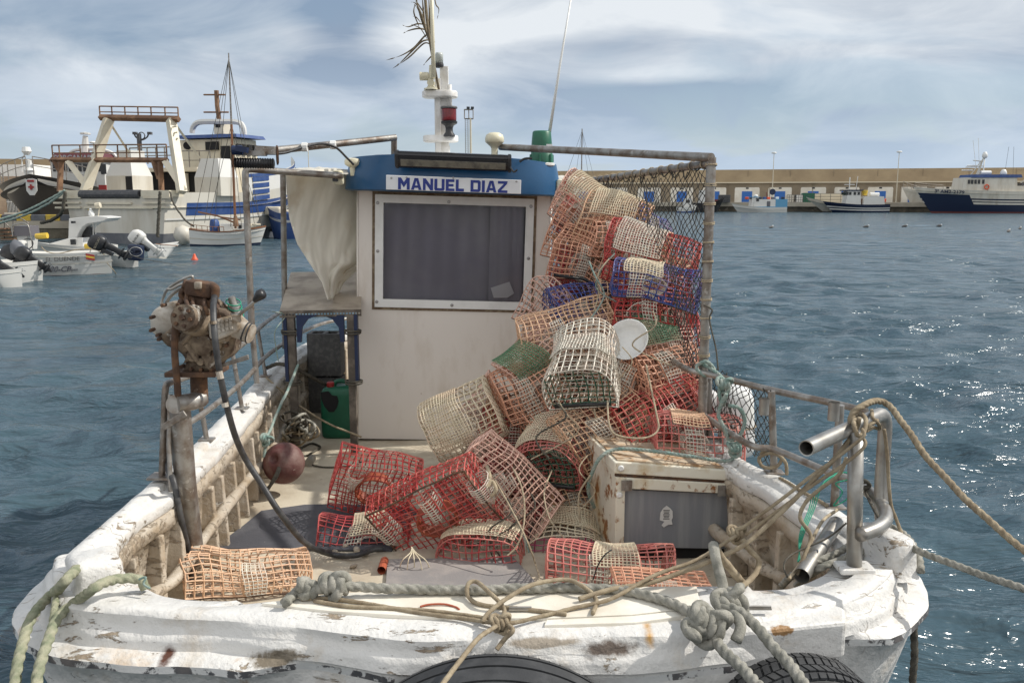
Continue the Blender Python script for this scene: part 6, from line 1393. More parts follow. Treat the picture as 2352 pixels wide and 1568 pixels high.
# ---------------- boats along the breakwater (far right)
def sideboat(name,label,pxs,pxb,D_,hs,hb,bands,beam=2.,rake=2.,cat='boat',deck=.5,tilt=0):
    a=P(pxs,486,D_); c=P(pxb,486,D_+tilt); fr=Fr((a.x,a.y),(c.x-a.x,c.y-a.y)); L=(Vector((c.x,c.y,0))-Vector((a.x,a.y,0))).length
    t=thing(name,label,cat,(a.x,a.y,0)); S,sh,w_=hullfn(fr,L,beam*.75,beam,hs,hb,rake,.4,2.4,.8)
    for i,(v0,v1,nm,mt) in enumerate(bands): band(t,S,v0,v1,nm,mt,deck=deck if v1>=.999 else None)
    return t,fr,S,sh,L
gb=lambda t,fr,nm,mt,a0,a1,b0,b1,z0,z1,ta=0,tb=0: fr.box(MB(),a0,a1,b0,b1,z0,z1,ta,tb).build(nm,M[mt],t)
# A light blue topped boat
t,fr,S,sh,L=sideboat('fishing_boat','white boat with light blue cabin top moored at the breakwater','%d'%0 and 1803,1680,186,1.1,1.8,[(0,.16,'boot_stripe','cnavy'),(.16,1,'hull','cboat')],1.9,1.6)
gb(t,fr,'wheelhouse','cboat',-1.4,1.4,L*.05,L*.62,.8,2.7,.05,.1); gb(t,fr,'cabin_trim','clblue',-1.42,1.42,L*.0,L*.22,.9,2.72); gb(t,fr,'cabin_trim','clblue',-1.44,1.44,L*.2,L*.6,.95,1.2); gb(t,fr,'wheelhouse','cboat',-1.2,1.2,L*.52,L*.66,1.0,3.1,.05,.1); gb(t,fr,'roof','clblue',-1.3,1.3,L*.5,L*.68,3.1,3.2)
gb(t,fr,'window','cwin',-1.46,1.46,L*.53,L*.58,2.3,2.9); gb(t,fr,'door','cgrey',-1.46,1.46,L*.32,L*.38,1.2,2.3)
for k in range(9): part(t,'deck_gear',['cnavy','whitep','cgrey','orange','cblue'][k%5],lambda b:b.rbox(fr.W(rnd.uniform(-.8,.8),L*(.06+.085*k),2.95),(.7,.6,.5),.12))
part(t,'radome','whitep',lambda b:b.lathe(fr.W(0,L*.56,3.2),[(.4,0),(.5,.15),(.35,.45),(0,.5)],12),smooth=True)
part(t,'gear_pole','cred',lambda b:b.tube([fr.W(0,L*.35,2.7),fr.W(.1,L*.36,4.2)],.08,5))
# B two boats
t,fr,S,sh,L=sideboat('fishing_boat','pale grey hulled boat behind the navy and white fishing boat',2010,1849,187,1.6,3.2,[(0,.14,'boot_stripe','cnavy'),(.14,1,'hull','cship')],2.2,4.5,tilt=-1)
t,fr,S,sh,L=sideboat('fishing_boat','navy and white fishing boat with yellow bucket on its cabin',2037,1888,183,1.7,2.35,[(0,.1,'boot_stripe','cred'),(.1,.34,'hull','cnavy'),(.34,.46,'hull_stripe','cboat'),(.46,.56,'hull','cnavy'),(.56,.66,'hull_stripe','cboat'),(.66,1,'hull','cnavy')],2.0,2.6)
gb(t,fr,'deckhouse','cboat',-1.5,1.5,L*.08,L*.42,1.2,3.3,.08,.3); gb(t,fr,'wheelhouse','cboat',-1.3,1.3,L*.44,L*.68,1.2,4.4,.08,.3); gb(t,fr,'roof','cnavy',-1.4,1.4,L*.42,L*.71,4.4,4.65)
for u in (.47,.53,.6,.645): gb(t,fr,'window','cwin',-1.33,1.33,L*u,L*(u+.035),3.6,4.2)
part(t,'mast','whitep',lambda b:(b.tube([fr.W(0,L*.6,4.6),fr.W(0,L*.6,7.2)],.1,6),b.tube([fr.W(0,L*.5,4.6),fr.W(0,L*.48,7.4)],.06,6),b.tube([fr.W(0,L*.52,5.7),fr.W(0,L*.68,5.7)],.06,6))[0])
part(t,'bucket','yellow',lambda b:b.lathe(fr.W(0,L*.36,3.5),[(.5,0),(.62,1.0),(.5,1.05)],14))
part(t,'liferaft','whitep',lambda b:b.tube([fr.W(0,L*.14,3.7),fr.W(0,L*.28,3.7)],.4,10))
for k in range(4): part(t,'float','orange',lambda b:b.lathe(fr.W(.6-.4*k,L*(.02+.012*k),2.3+.35*(k%2)),[(0,-.28),(.28,0),(0,.28)],10),smooth=True)
gb(t,fr,'gear_pile','crust',-.8,.8,L*.36,L*.42,1.6,2.8,.2,.2)
# C big boat
t,fr,S,sh,L=sideboat('fishing_boat','pale grey boat half hidden behind the big navy bow',2300,2068,184,3.0,5.3,[(0,.18,'boot_stripe','cnavy'),(.18,1,'hull','cship')],3,3.2,tilt=3)
rail(t,[S(.99-.05*i,1,1) for i in range(6)],1.2,.05)
t,fr,S,sh,L=sideboat('fishing_boat','large navy and white fishing vessel moored at far right','%d'%0 and 2480,2094,176,4.4,5.1,[(0,.12,'boot_stripe','cred'),(.12,.42,'hull','cnavy'),(.42,.50,'hull_stripe','cship'),(.50,.54,'hull','cnavy'),(.54,.60,'hull_stripe','cship'),(.60,.66,'hull','cnavy'),(.66,1,'bulwark','cship')],3.6,4.2,deck=.6)
band(t,S,.12,.80,'bow_paint','cnavy',.72,.995,.03,transom=False,sides=(-1,1))
gb(t,fr,'deckhouse','cship',-2.6,2.6,L*.2,L*.60,3.6,5.3,.05,.2); gb(t,fr,'wheelhouse','cship',-2.4,2.4,L*.42,L*.745,4.0,6.9,.1,.35); gb(t,fr,'roof','cblue',-2.5,2.5,L*.40,L*.70,6.9,7.5,.1,.25)
for u in (.645,.665,.685,.703,.62): gb(t,fr,'window','cwin',-2.43,2.43,L*u,L*(u+.013),5.7,6.5)
part(t,'lifebuoy','orange',lambda b:b.torus(fr.W(-2.75,L*.61,5.1),.42,.12,(R(90),0,0),16,6)); part(t,'lifebuoy','orange',lambda b:b.torus(fr.W(2.75,L*.61,5.1),.42,.12,(R(90),0,0),16,6))
for (u,z) in ((.50,5.3),(.55,7.9)): part(t,'liferaft','whitep',lambda b:b.tube([fr.W(0 if z>7 else 2.7,L*u,z),fr.W(0 if z>7 else 2.7,L*(u+.06),z)],.42,10))
part(t,'mast','cship',lambda b:(b.tube([fr.W(0,L*.63,7.4),fr.W(0,L*.60,10.8)],[.3,.14],6),b.tube([fr.W(0,L*.67,7.3),fr.W(0,L*.61,10.3)],.10,6),b.tube([fr.W(0,L*.59,9.2),fr.W(0,L*.70,9.0)],.09,6),b.tube([fr.W(0,L*.60,10.1),fr.W(0,L*.66,10.3)],.09,6),b.tube([fr.W(0,L*.64,9),fr.W(0,L*.67,14.2)],.035,4),b.tube([fr.W(0,L*.62,9),fr.W(0,L*.64,14.6)],.035,4))[0])
for (u,z,r_) in ((.593,10.9,.5),(.474,7.5,.6)): part(t,'radar_dome','whitep',lambda b:(b.lathe(fr.W(0,L*u,z),[(r_*.6,-.2),(r_,.1),(r_,.5),(r_*.6,1.0),(0,1.1)],14),b.tube([fr.W(0,L*u,5.5),fr.W(0,L*u,z)],.12,6))[0],smooth=True)
for u in (.69,.66): part(t,'radar_bar','whitep',lambda b:b.tube([fr.W(0,L*u-1.1,8.4+30*(.69-u)),fr.W(0,L*u+1.1,8.4+30*(.69-u))],.11,6))
part(t,'whip_antenna','darkgrey',lambda b:(b.tube([fr.W(1,L*.45,7.5),fr.W(1,L*.44,13)],.03,4),b.tube([fr.W(1,L*.40,7.5),fr.W(1,L*.41,13)],.03,4))[0])
gb(t,fr,'deck_gear','darkgrey',-2,2,L*.22,L*.40,4.2,5.9,.3,.4); gb(t,fr,'stern_vent','cblue',-3.7,3.7,L*.30,L*.35,2.6,3.5); part(t,'gallows','cship',lambda b:b.tube([fr.W(0,L*.42,4.5),fr.W(0,L*.30,7.6)],.14,5))
rail(t,[S(.99-.05*i,1,1) for i in range(5)],.9,.04)
side=1 if S(.8,.9,1).y<S(.8,.9,-1).y else -1
pa=S(.93,.86,side,.14); pb=S(.74,.86,side,.14)
put_text('3ª AM2-2179',.85,(pa+pb)/2+Vector((.2,-.35,.12)),(pb-pa),(0,0,1),'registration',M['cnavy'],t,ext=.02,bold=.02,sx=1.2)
# D dark boat beside the net post, E small boat behind the net
t,fr,S,sh,L=sideboat('fishing_boat','small black hulled boat just right of the net post','%d'%0 and 1590,1663,188,2.0,3.2,[(0,1,'hull','cblack')],1.8,1.6)
gb(t,fr,'wheelhouse','cboat',-1.2,1.2,L*.2,L*.6,1.8,4.6,.1,.2); gb(t,fr,'window','cwin',-1.23,1.23,L*.45,L*.55,3.2,4.1); gb(t,fr,'deck_gear','cred',-1,1,L*.62,L*.78,1.9,2.7,.1,.1)
t,fr,S,sh,L=sideboat('motor_boat','small white and blue boat seen through the net','%d'%0 and 1555,1600,180,1.2,1.7,[(0,.4,'boot_stripe','cblue'),(.4,1,'hull','cboat')],1.2,.6)
gb(t,fr,'wheelhouse','cboat',-.8,.8,L*.3,L*.75,1,2.9,.1,.2); gb(t,fr,'window','cwin',-.82,.82,L*.4,L*.6,2,2.6)
# crates and tanks on the quay
def crate(px,w_,h,mt,label,D_=193,nm='crate',cat='crate',grp='crates and tanks on the breakwater quay'):
    q=P(px,460,D_); t=thing(nm,label,cat,(q.x,q.y,ZQ),None,grp)
    MB().rbox((q.x,q.y,ZQ+h/2),(w_,1.2,h),.1).build('tank',M[mt],t)
    b=MB(); 
    for k in range(5):
        x=q.x-w_/2+w_*k/4; b.tube([(x,q.y-.63,ZQ),(x,q.y-.63,ZQ+h)],.035,4); 
    for k in range(4): z=ZQ+h*k/3; b.tube([(q.x-w_/2,q.y-.63,z),(q.x+w_/2,q.y-.63,z)],.035,4)
    b.build('cage',M['darkgrey'],t)
crate(1816,2.0,1.6,'cship','caged pale liquid tank left of the green skip'); crate(1832,2.0,1.6,'cboat','second caged liquid tank beside the green skip')
crate(1855,2.6,2.0,'green','dark green skip on the quay',nm='skip',cat='skip'); crate(1905,9.,1.9,'ledge','long low beige block stack on the quay',D_=196,nm='block_stack',cat='blocks')
crate(1663,2.4,1.6,'darkgrey','dark net bin right of the net post',nm='net_bin',cat='bin')
# sailing mast behind the pile
q=P(1335,458,170); sy=thing('sailing_yacht','moored sailing yacht whose bare mast rises behind the traps','yacht',(q.x,q.y,0))
fr=Fr((q.x-4,q.y),(1,.2)); S,sh,w_=hullfn(fr,10,1.2,1.6,1.2,1.5,1.2); band(sy,S,0,1,'hull','cboat',deck=.2)
MB().tube([(q.x,q.y,1),(q.x,q.y,P(1335,296,170).z)],[.14,.10],6).build('mast',M['pipe'],sy)
b=MB(); zt3=P(1335,300,170).z
for dx in (-9,-3.5,4,7): b.tube([(q.x,q.y,zt3),(q.x+dx*.55,q.y,1.3)],.035,3)
b.build('rigging',M['darkgrey'],sy)
# gulls on the water
for k,(px,py) in enumerate(((3085*.5742,910*.5742),(3465*.5742,908*.5742),(3619*.5742,906*.5742),(3757*.5742,905*.5742),(4034*.5742,926*.5742),(4080*.5742,915*.5742))):
    c=G(px,py+1,0); c.z=.08; g=thing('seagull','small gull resting on the choppy water','gull',c,(0,0,R(rnd.uniform(-60,60))),'gulls on the water')
    MB().lathe((0,0,0),[(0,-.34),(.07,-.22),(.12,-.02),(.10,.12),(.06,.2),(0,.24)],10,(0,R(82),0)).build('body',M['gullg'],g,smooth=True,local=True); MB().lathe((.2,0,.12),[(0,-.09),(.065,-.04),(.065,.04),(0,.07)],8).build('head',M['gull'],g,smooth=True,local=True)
# ================================================================= left harbour
# quay
ZL=1.25
ql=MB(); ql.box((-55,73,ZL-.6),(60.2,26,1.2)); 
lq=MB(); lx=P(232,500,60).x
lq.hexa([Vector((-90,60,ZL-.5)),Vector((lx,60,ZL-.5)),Vector((lx,130,ZL-.5)),Vector((-90,130,ZL-.5))],[Vector((-90,60,ZL)),Vector((lx,60,ZL)),Vector((lx,130,ZL)),Vector((-90,130,ZL))]); tag(lq.build('quay',M['quay']),kind='structure')
M['stonew']=mat('wet_stone',(.10,.085,.06),.9,c2=(.19,.165,.12),sc=.8,bump=.8,bsc=1.5,bd=.1)
lq=MB(); lq.hexa([Vector((-90,60.1,-1)),Vector((lx-.1,60.1,-1)),Vector((lx-.1,129,-1)),Vector((-90,129,-1))],[Vector((-90,60.1,ZL-.51)),Vector((lx-.1,60.1,ZL-.51)),Vector((lx-.1,129,ZL-.51)),Vector((-90,129,ZL-.51))]); tag(lq.build('quay_face',M['stonew']),kind='structure')
# yellow and dark kerb blocks
kb=thing('kerb','yellow and black painted kerb along the left quay edge','kerb',(-30,60.2,ZL))
for k in range(20):
    x=lx-.35-k*1.0; MB().box((x,60.25,ZL+.21),(.97,.35,.42)).build('kerb_block',M['yellow' if k%2 else 'cgrey'],kb,bevel=.03)
# back wall and stone house, white building
yw=100
p0=P(-200,362,yw); p1=P(135,366,yw); b=MB(); b.hexa([Vector((-75,yw,ZL)),Vector((p1.x,yw,ZL)),Vector((p1.x,yw+2,ZL)),Vector((-75,yw+2,ZL))],[Vector((-75,yw,p0.z)),Vector((p1.x,yw,p1.z)),Vector((p1.x,yw+2,p1.z)),Vector((-75,yw+2,p0.z))])
tag(b.build('harbour_wall',M['conc']),'plain ochre harbour wall behind the black vessel at far left','wall')
p1=P(1176-460,372,150)
yw=88; p1=P(75,378,yw); wh=thing('white_building','low white flat roofed building behind the black bow','building',(-50,yw,ZL))
b=MB(); b.hexa([Vector((-70,yw,ZL)),Vector((p1.x,yw,ZL)),Vector((p1.x,yw+6,ZL)),Vector((-70,yw+6,ZL))],[Vector((-70,yw,p1.z)),Vector((p1.x,yw,p1.z)),Vector((p1.x,yw+6,p1.z)),Vector((-70,yw+6,p1.z))]); b.build('wall',M['whitep'],wh)
for k in range(3): MB().box((p1.x-3-6*k,yw-.03,3.0),(2.5,.08,1.2)).build('window',M['cwin'],wh)
yw=80; p1=P(50,405,yw); p2=P(50,498,yw); sh_=thing('stone_house','sandstone block house with barred window at the left edge','house',(p1.x-4,yw,ZL))
M['stone']=mat('sandstone',(.42,.32,.23),.9,c2=(.34,.25,.18),sc=.8,bump=.3,bsc=3,bd=.03)
nt=M['stone'].node_tree; bs=[n for n in nt.nodes if n.type=='BSDF_PRINCIPLED'][0]; lk=bs.inputs['Base Color'].links[0].from_socket
br=N(nt,'ShaderNodeTexBrick'); br.inputs['Scale'].default_value=1.; br.inputs['Brick Width'].default_value=1.; br.inputs['Row Height'].default_value=.42; br.inputs['Mortar Size'].default_value=.015; br.inputs['Mortar'].default_value=(.28,.22,.17,1)
tcn=N(nt,'ShaderNodeTexCoord'); mpn=N(nt,'ShaderNodeMapping'); mpn.inputs['Rotation'].default_value=(R(90),0,0); nt.links.new(tcn.outputs['Object'],mpn.inputs[0]); nt.links.new(mpn.outputs[0],br.inputs['Vector']); nt.links.new(lk,br.inputs['Color1']); nt.links.new(lk,br.inputs['Color2']); nt.links.new(br.outputs[0],bs.inputs['Base Color'])
b=MB(); xw0,xw1=P(12,440,yw).x,P(38,440,yw).x; zw0,zw1=P(20,488,yw).z,P(20,440,yw).z; xr_=P(96,450,yw).x
for (xa,xb,za,zb_) in ((-60,xw0,ZL,p1.z),(xw1,xr_,ZL,p1.z),(xw0,xw1,ZL,zw0),(xw0,xw1,zw1,p1.z)): b.hexa([Vector((xa,yw,za)),Vector((xb,yw,za)),Vector((xb,yw+5,za)),Vector((xa,yw+5,za))],[Vector((xa,yw,zb_)),Vector((xb,yw,zb_)),Vector((xb,yw+5,zb_)),Vector((xa,yw+5,zb_))])
b.build('wall',M['stone'],sh_)
f_=MB(); f_.box(((xw0+xw1)/2,yw+.3,(zw0+zw1)/2),(xw1-xw0,.1,zw1-zw0)); f_.build('window',M['cwin'],sh_)
b=MB()
for k in range(8): x=xw0+(xw1-xw0)*(k+.5)/8; b.tube([(x,yw+.05,zw0),(x,yw+.05,zw1)],.03,4)
b.tube([(xw0,yw+.05,(zw0+zw1)/2),(xw1,yw+.05,(zw0+zw1)/2)],.03,4); b.build('window_bars',M['whitep'],sh_)
MB().box(((xw0+xw1)/2,yw-.05,zw0-.08),(xw1-xw0+.3,.3,.14)).build('sill',M['store'],sh_)
# black vessel
sc_=P(68,404,62); fw_=Vector((.24,-.97,0)).normalized(); Lb=20
o_=Vector((sc_.x,sc_.y,0))-fw_*Lb; fr=Fr((o_.x,o_.y),(fw_.x,fw_.y)); bv=thing('fishing_vessel','black hulled fishing vessel with white eye marks and maroon wheelhouse brow','fishing vessel',(o_.x,o_.y,0))
S,sh,w_=hullfn(fr,Lb,3.2,3.9,3.2,4.45,3.6,.5,3.0,.42,dr=.4)
band(bv,S,0,1,'hull','cblack',deck=.6,nt=40,nv=10)
# eye marks (white crescents) either side of the stem, with an emblem in the middle
def onh(t,v,s_,off=.04): return S(t,v,s_,off)
for s_ in (1,-1):
    b=MB(); rows=[]
    for i in range(13):
        u=i/12; t=.985-.22*u; c_=.93-.05*u; th=.10*math.sin(math.pi*min(1,(u+.02)))**.7*(1-.3*u); rows.append([onh(t,c_-th,s_,.05),onh(t,c_+.02,s_,.05)])
    b.loft(rows,False); b.build('eye_mark',M['cboat'],bv)
em=P(72,428,60.2); b=MB(); b.slab([em+Vector((x,0,z)) for x,z in ((-.38,.45),(-.1,.52),(.1,.52),(.38,.45),(.36,-.3),(.15,-.6),(-.15,-.6),(-.36,-.3))],.05,(0,1,0)); b.build('emblem',M['cboat'],bv)
b=MB(); b.box(em+Vector((0,-.06,-.05)),(.36,.04,.12)); b.box(em+Vector((0,-.06,-.05)),(.12,.05,.36)); b.build('emblem_cross',M['redcap'],bv); b=MB(); b.box(em+Vector((0,-.06,.36)),(.44,.04,.14)); b.build('emblem_crown',M['redcap'],bv)
rp=[S(.99-.045*i,1,s_)+Vector((0,0,.0)) for s_ in (1,) for i in range(9)]; rail(bv,rp,1.25,.035); rp=[S(.99-.045*i,1,-1) for i in range(6)]; rail(bv,rp,1.25,.035)
YS=69
def BX(par,name,mt,x0,y0,x1,y1,Y,d,tp=0,**k):
    p0=P(x0,y1,Y); p1=P(x1,y0,Y); b=MB(); b.hexa([Vector((p0.x,Y,p0.z)),Vector((p1.x,Y,p0.z)),Vector((p1.x,Y+d,p0.z)),Vector((p0.x,Y+d,p0.z))],[Vector((p0.x+tp,Y+tp,p1.z)),Vector((p1.x-tp,Y+tp,p1.z)),Vector((p1.x-tp,Y+d,p1.z)),Vector((p0.x+tp,Y+d,p1.z))]); return b.build(name,M[mt],par,**k)
BX(bv,'wheelhouse','cboat',120,371,238,432,YS,5,.0); 
p0=P(117,372,YS); p1=P(244,372,YS); zt4=P(180,351,YS).z
b=MB(); b.hexa([Vector((p0.x,YS-.5,p0.z)),Vector((p1.x,YS-.5,p0.z)),Vector((p1.x+.3,YS+5,p0.z)),Vector((p0.x-.3,YS+5,p0.z))],[Vector((p0.x+.35,YS-.1,zt4)),Vector((p1.x-.6,YS-.1,zt4)),Vector((p1.x-.2,YS+5,zt4)),Vector((p0.x+.2,YS+5,zt4))]); b.build('brow',M['maroon'],bv,bevel=.1)
put_text('SORCAMAR',.60,P(166,363,YS-.66),(1,0,0),(0,.35,1),'ship_name',M['fridgeg'],bv,ext=.01,bold=.02,sx=.92)
for (x0,x1) in ((122,127),(147,153),(158,186),(191,203),(207,216),(224,234)): BX(bv,'window','cwin',x0,376,x1,394,YS-.04,.1)
BX(bv,'window','cwin',232,377,242,400,YS-.05,.1)
b=MB(); q=P(196,350,YS+2); b.tube([q,P(196,312,YS+2)],[.35,.2],8); b.lathe(P(196,309,YS+2),[(.4,0),(.4,.12),(.0,.2)],10); b.build('mast',M['cboat'],bv)
b=MB(); b.tube(cr([P(160,352,YS+2),P(175,345,YS+2),P(225,343,YS+2),P(255,350,YS+2),P(268,362,YS+2)],5),.12,6); b.build('radar_arch',M['cboat'],bv)
part(bv,'radome','cboat',lambda b:b.lathe(P(245,352,YS+3),[(.2,-.3),(.35,0),(.2,.25),(0,.3)],10))
part(bv,'searchlight','whitep',lambda b:(b.tube([P(50,395,62.5),P(51,365,62.5),P(58,352,62.5)],.05,5),b.lathe(P(61,348,62.5),[(.15,-.25),(.33,0),(.25,.3),(0,.33)],10))[0])
part(bv,'winch','whitep',lambda b:(b.lathe(P(68,398,63),[(.3,-.2),(.35,.2),(.2,.4),(.2,.9),(0,.95)],10),b.tube([P(66,395,63),P(76,378,63)],.10,6))[0])
BX(bv,'red_mark','redcap',227,425,243,436,61.5,.3)
# trawler
p=P(262,440,54); TR=Fr((p.x,54),(6.1,16)); tr=thing('trawler','big cream and blue trawler with stern gantry, moored at left','trawler',(p.x,54,0))
S,sh,w_=hullfn(TR,18.3,3.95,4.1,3.1,4.9,1.8,.5,2.4,.86,hm=3.15,dr=.4)
band(tr,S,0,.30,'boot_stripe','cgrey',nt=36); band(tr,S,.30,1,'hull','cship',deck=.9,nt=36,nv=8)
band(tr,S,.60,.82,'side_stripe','cblue',.10,.985,.02,transom=False,sides=(1,)); band(tr,S,.53,.56,'side_moulding','cboat',.0,.93,.08,transom=False,sides=(1,))
b=MB(); b.loft([[S(.42+.56*i/20,1,1,.0)+Vector((0,0,z)) for i in range(21)] for z in (0,1.25)],False); b.build('raised_bulwark',M['cboat'],tr)
b=MB(); b.loft([[S(.42+.55*i/20,1,1,.03)+Vector((0,0,z)) for i in range(21)] for z in (.98,1.2)],False); b.build('bulwark_stripe',M['cblue'],tr)
for k in range(4): b=MB(); b.loft([[S(.44+.10*i/3,1,1,.04)+Vector((0,0,z)) for i in range(4)] for z in (-.6+.42*k,-.3+.42*k)],False); b.build('ladder_stripe',M['cblue'],tr)
for u in (.72,.80,.9): b=MB(); b.lathe(S(u,1,1,.05)+Vector((0,0,.5)),[(0,.0),(.18,.0),(.18,.1),(0,.1)],10,(R(90),0,R(20))); b.build('porthole',M['cwin'],tr)
def tl(px,py,b): a,z=TR.loc(px,py,b); return TR.W(a,b,z)
def TB(name,mt,x0,y0,x1,y1,b,d,tp=0,**k):
    a0,z0=TR.loc(x0,y1,b); a1,z1=TR.loc(x1,y0,b); m=MB(); TR.box(m,a0,a1,b,b+d,z0,z1); return m.build(name,M[mt],tr,**k)
# stern mouldings
for (x0,x1,y,bb,h) in ((122,184,454,-.12,4),(122,182,466,-.13,4),(196,300,467,-.12,4),(192,350,477,-.13,4),(328,392,454,-.12,4),(326,392,466,-.13,4),(328,392,476,-.14,4),(126,184,477,-.14,4)): TB('stern_strip','ccream',x0,y-h/2,x1,y+h/2,bb,.16)
a,z=TR.loc(182,447,-.05); a2,_=TR.loc(319,447,-.05); MB().tube([TR.W(a,.1,z),TR.W(a2,.1,z)],.28,12).build('stern_roller',M['darkgrey'],tr); TB('stern_recess','dark',180,441,322,452,-.02,.1)
TB('stern_block','ccream',136,437,180,452,-.1,1.2); TB('stern_block','ccream',324,437,388,452,-.1,1.2)
# gantry
def beam(n_,mt,pts,r_,k=4): b=MB(); b.tube(pts,r_,k); return b.build(n_,M[mt],tr)
beam('gantry_leg','ccream',[tl(196,440,.5),tl(250,274,1.8)],.38); beam('gantry_leg','ccream',[tl(418,442,.5),tl(393,276,1.8)],.33)
beam('gantry_top','crust',[tl(230,270,1.8),tl(411,274,1.8)],.20)
pts=[tl(230+x,270+x*.02,1.8) for x in (0,28,58,88,118,150,180)]; rail(tr,pts,.72*.95,.045,'crust'); 
pts=[tl(122+x,369,.9) for x in (0,16,64,100,150,170,200,240,262)]; rail(tr,pts,.95,.045,'crust'); rail(tr,[tl(300+x,378-x*.02,6) for x in (0,20,40,60,80,98)],1.1,.05,'pipe')
beam('lower_beam','crust',[tl(118,367,.9),tl(385,368,.9)],.16)
beam('frame_leg','crust',[tl(140,372,.9),tl(137,440,.7)],.2); beam('frame_leg','crust',[tl(124,370,.9),tl(140,400,.9)],.18); beam('frame_leg','crust',[tl(368,372,.9),tl(371,440,.7)],.18); beam('frame_leg','crust',[tl(352,368,.9),tl(366,410,.9)],.17)
beam('brace','ccream',[tl(158,372,.9),tl(206,438,.6)],.26); beam('brace','ccream',[tl(380,372,.9),tl(424,440,.6)],.26)
beam('stay','ccream',[tl(252,282,1.8),tl(310,372,4.0)],.09); beam('stay','ccream',[tl(404,288,1.8),tl(458,362,5.0)],.09)
for k in range(9): beam('leg_rung','ccream',[tl(396+k*1.6,292+k*14,1.4),tl(406+k*1.6,290+k*14,1.4)],.05)
# casings, deckhouse, wheelhouse
for (x0,y0,x1,y1,bb) in ((246,366,306,442,3.2),(449,364,508,450,4.5)):
    a0,z0=TR.loc(x0,y1,bb); a1,_=TR.loc(x1,y1,bb); am,zt5=TR.loc(x0,y0,bb); m=MB(); TR.box(m,a0,a1,bb,bb+1.8,z0,(z0+zt5)/2); m.build('casing',M['cship'],tr)
    m=MB(); TR.box(m,a0,a1,bb,bb+1.8,(z0+zt5)/2,zt5,.35,.3); m.build('casing',M['cboat'],tr)
TB('casing_cap','cboat',268,345,300,366,3.4,1.2)
TB('casing_door','dark',290,405,302,440,3.15,.06)
TB('deckhouse_recess','dark',309,395,449,441,8.5,3); TB('deckhouse_roof','ccream',306,384,452,395,7.2,4.5)
TB('deckhouse_wall','cship',309,397,322,441,8.3,.2); TB('deckhouse_wall','ccream',330,400,342,441,8.35,.15); TB('deckhouse_wall','cship',424,398,428,441,8.2,.2)
a0,z0=TR.loc(410,398,9.5); a1,z1=TR.loc(540,318,9.5); m=MB(); TR.box(m,a0,a1,9.5,12.1,z0-1.5,z1,.15,.1); m.build('wheelhouse',M['ccream'],tr)
m=MB(); a0b,zz1=TR.loc(408,319,9.3); a1b,zz2=TR.loc(545,307,9.3); TR.box(m,a0b,a1b,9.2,12.5,zz1,zz2,.12,.12); m.build('wheelhouse_roof',M['cblue'],tr)
TB('window','dark',472,325,500,345,9.42,.1); m=MB(); q=tl(430,335,9.5); m.lathe(q,[(0,-.05),(.28,-.05),(.28,.1),(0,.1)],14,(R(90),0,R(20))); m.build('porthole',M['dark'],tr); TB('window','dark',508,335,526,372,9.42,.1)
for k in range(4): 
    m=MB(); TR.box(m,a1-.08,a1+.03,9.7+k*.6,10.1+k*.6,z1-1.1,z1-.35); m.build('window',M['dark'],tr)
rail(tr,[tl(412+x,390,9.0) for x in (0,24,48,72)],1.3,.04,'pipe')
TB('mast_base','ccream',492,279,512,308,11,.8); TB('window','dark',495,283,505,293,10.96,.1)
beam('mast','crust',[tl(504,280,11.2),tl(499,245,11.2),tl(497,208,11.2)],.17,6); beam('crossbar','crust',[tl(468,218,11.2),tl(518,218,11.2)],.06); beam('crossbar','crust',[tl(468,258,11.2),tl(525,258,11.2)],.06)
b=MB(); b.tube(cr([tl(441,306,11),tl(444,292,11),tl(458,281,11),tl(500,280,11),tl(545,281,11),tl(558,292,11),tl(561,310,11)],5),.20,6); b.build('roof_arch',M['cboat'],tr)
part(tr,'fender_ball','cship',lambda b:b.lathe(P(420,540,52.5),[(0,-.6),(.35,-.5),(.55,0),(.4,.45),(0,.6)],14),smooth=True)
for k,(pp) in enumerate([[(150,437),(90,470),(40,492),(-30,512)],[(150,440),(100,474),(40,500),(-30,520)]]):
    rope('green mooring rope from the trawler stern to the left quay',[P(x,y,54.0+k) for x,y in pp],.07,'rope_teal',lay=False,group='green trawler mooring ropes')
rope('tangled dark ropes hanging at the trawler stern port quarter',[P(150,440,53.3),P(146,470,53.3),P(140,490,53.5),P(120,505,55),P(95,512,57)],.10,'rope_dark',lay=False)
rope('dark rope bundle hanging at the trawler starboard quarter',[P(368,440,52),P(366,470,52),P(364,500,52),P(362,545,52)],.09,'rope_dark',lay=False)
rope('sagging rope from the trawler quarter toward the wooden boat',[P(390,440,52),P(400,470,51.8),P(425,505,51.5),P(445,520,51.2)],.05,'rope_dark',lay=False)
# harbour post with double lamps behind
q=P(325,400,80); hp=thing('harbour_light_post','dark post with paired floodlights behind the trawler','light post',(q.x,q.y,ZL))
MB().tube([(q.x,q.y,ZL),(q.x,q.y,P(325,307,80).z)],.22,6).build('pole',M['darkgrey'],hp)
b=MB(); b.tube(cr([P(308,305,80),P(312,315,80),P(325,322,80),P(338,315,80),P(341,305,80)],4),.07,5); b.torus(P(325,312,80),.3,.05,(R(90),0,0),14,5); b.build('bracket',M['darkgrey'],hp)
for px in (308,342): BX(hp,'floodlight','darkgrey',px-4,303,px+4,309,79.8,.4)
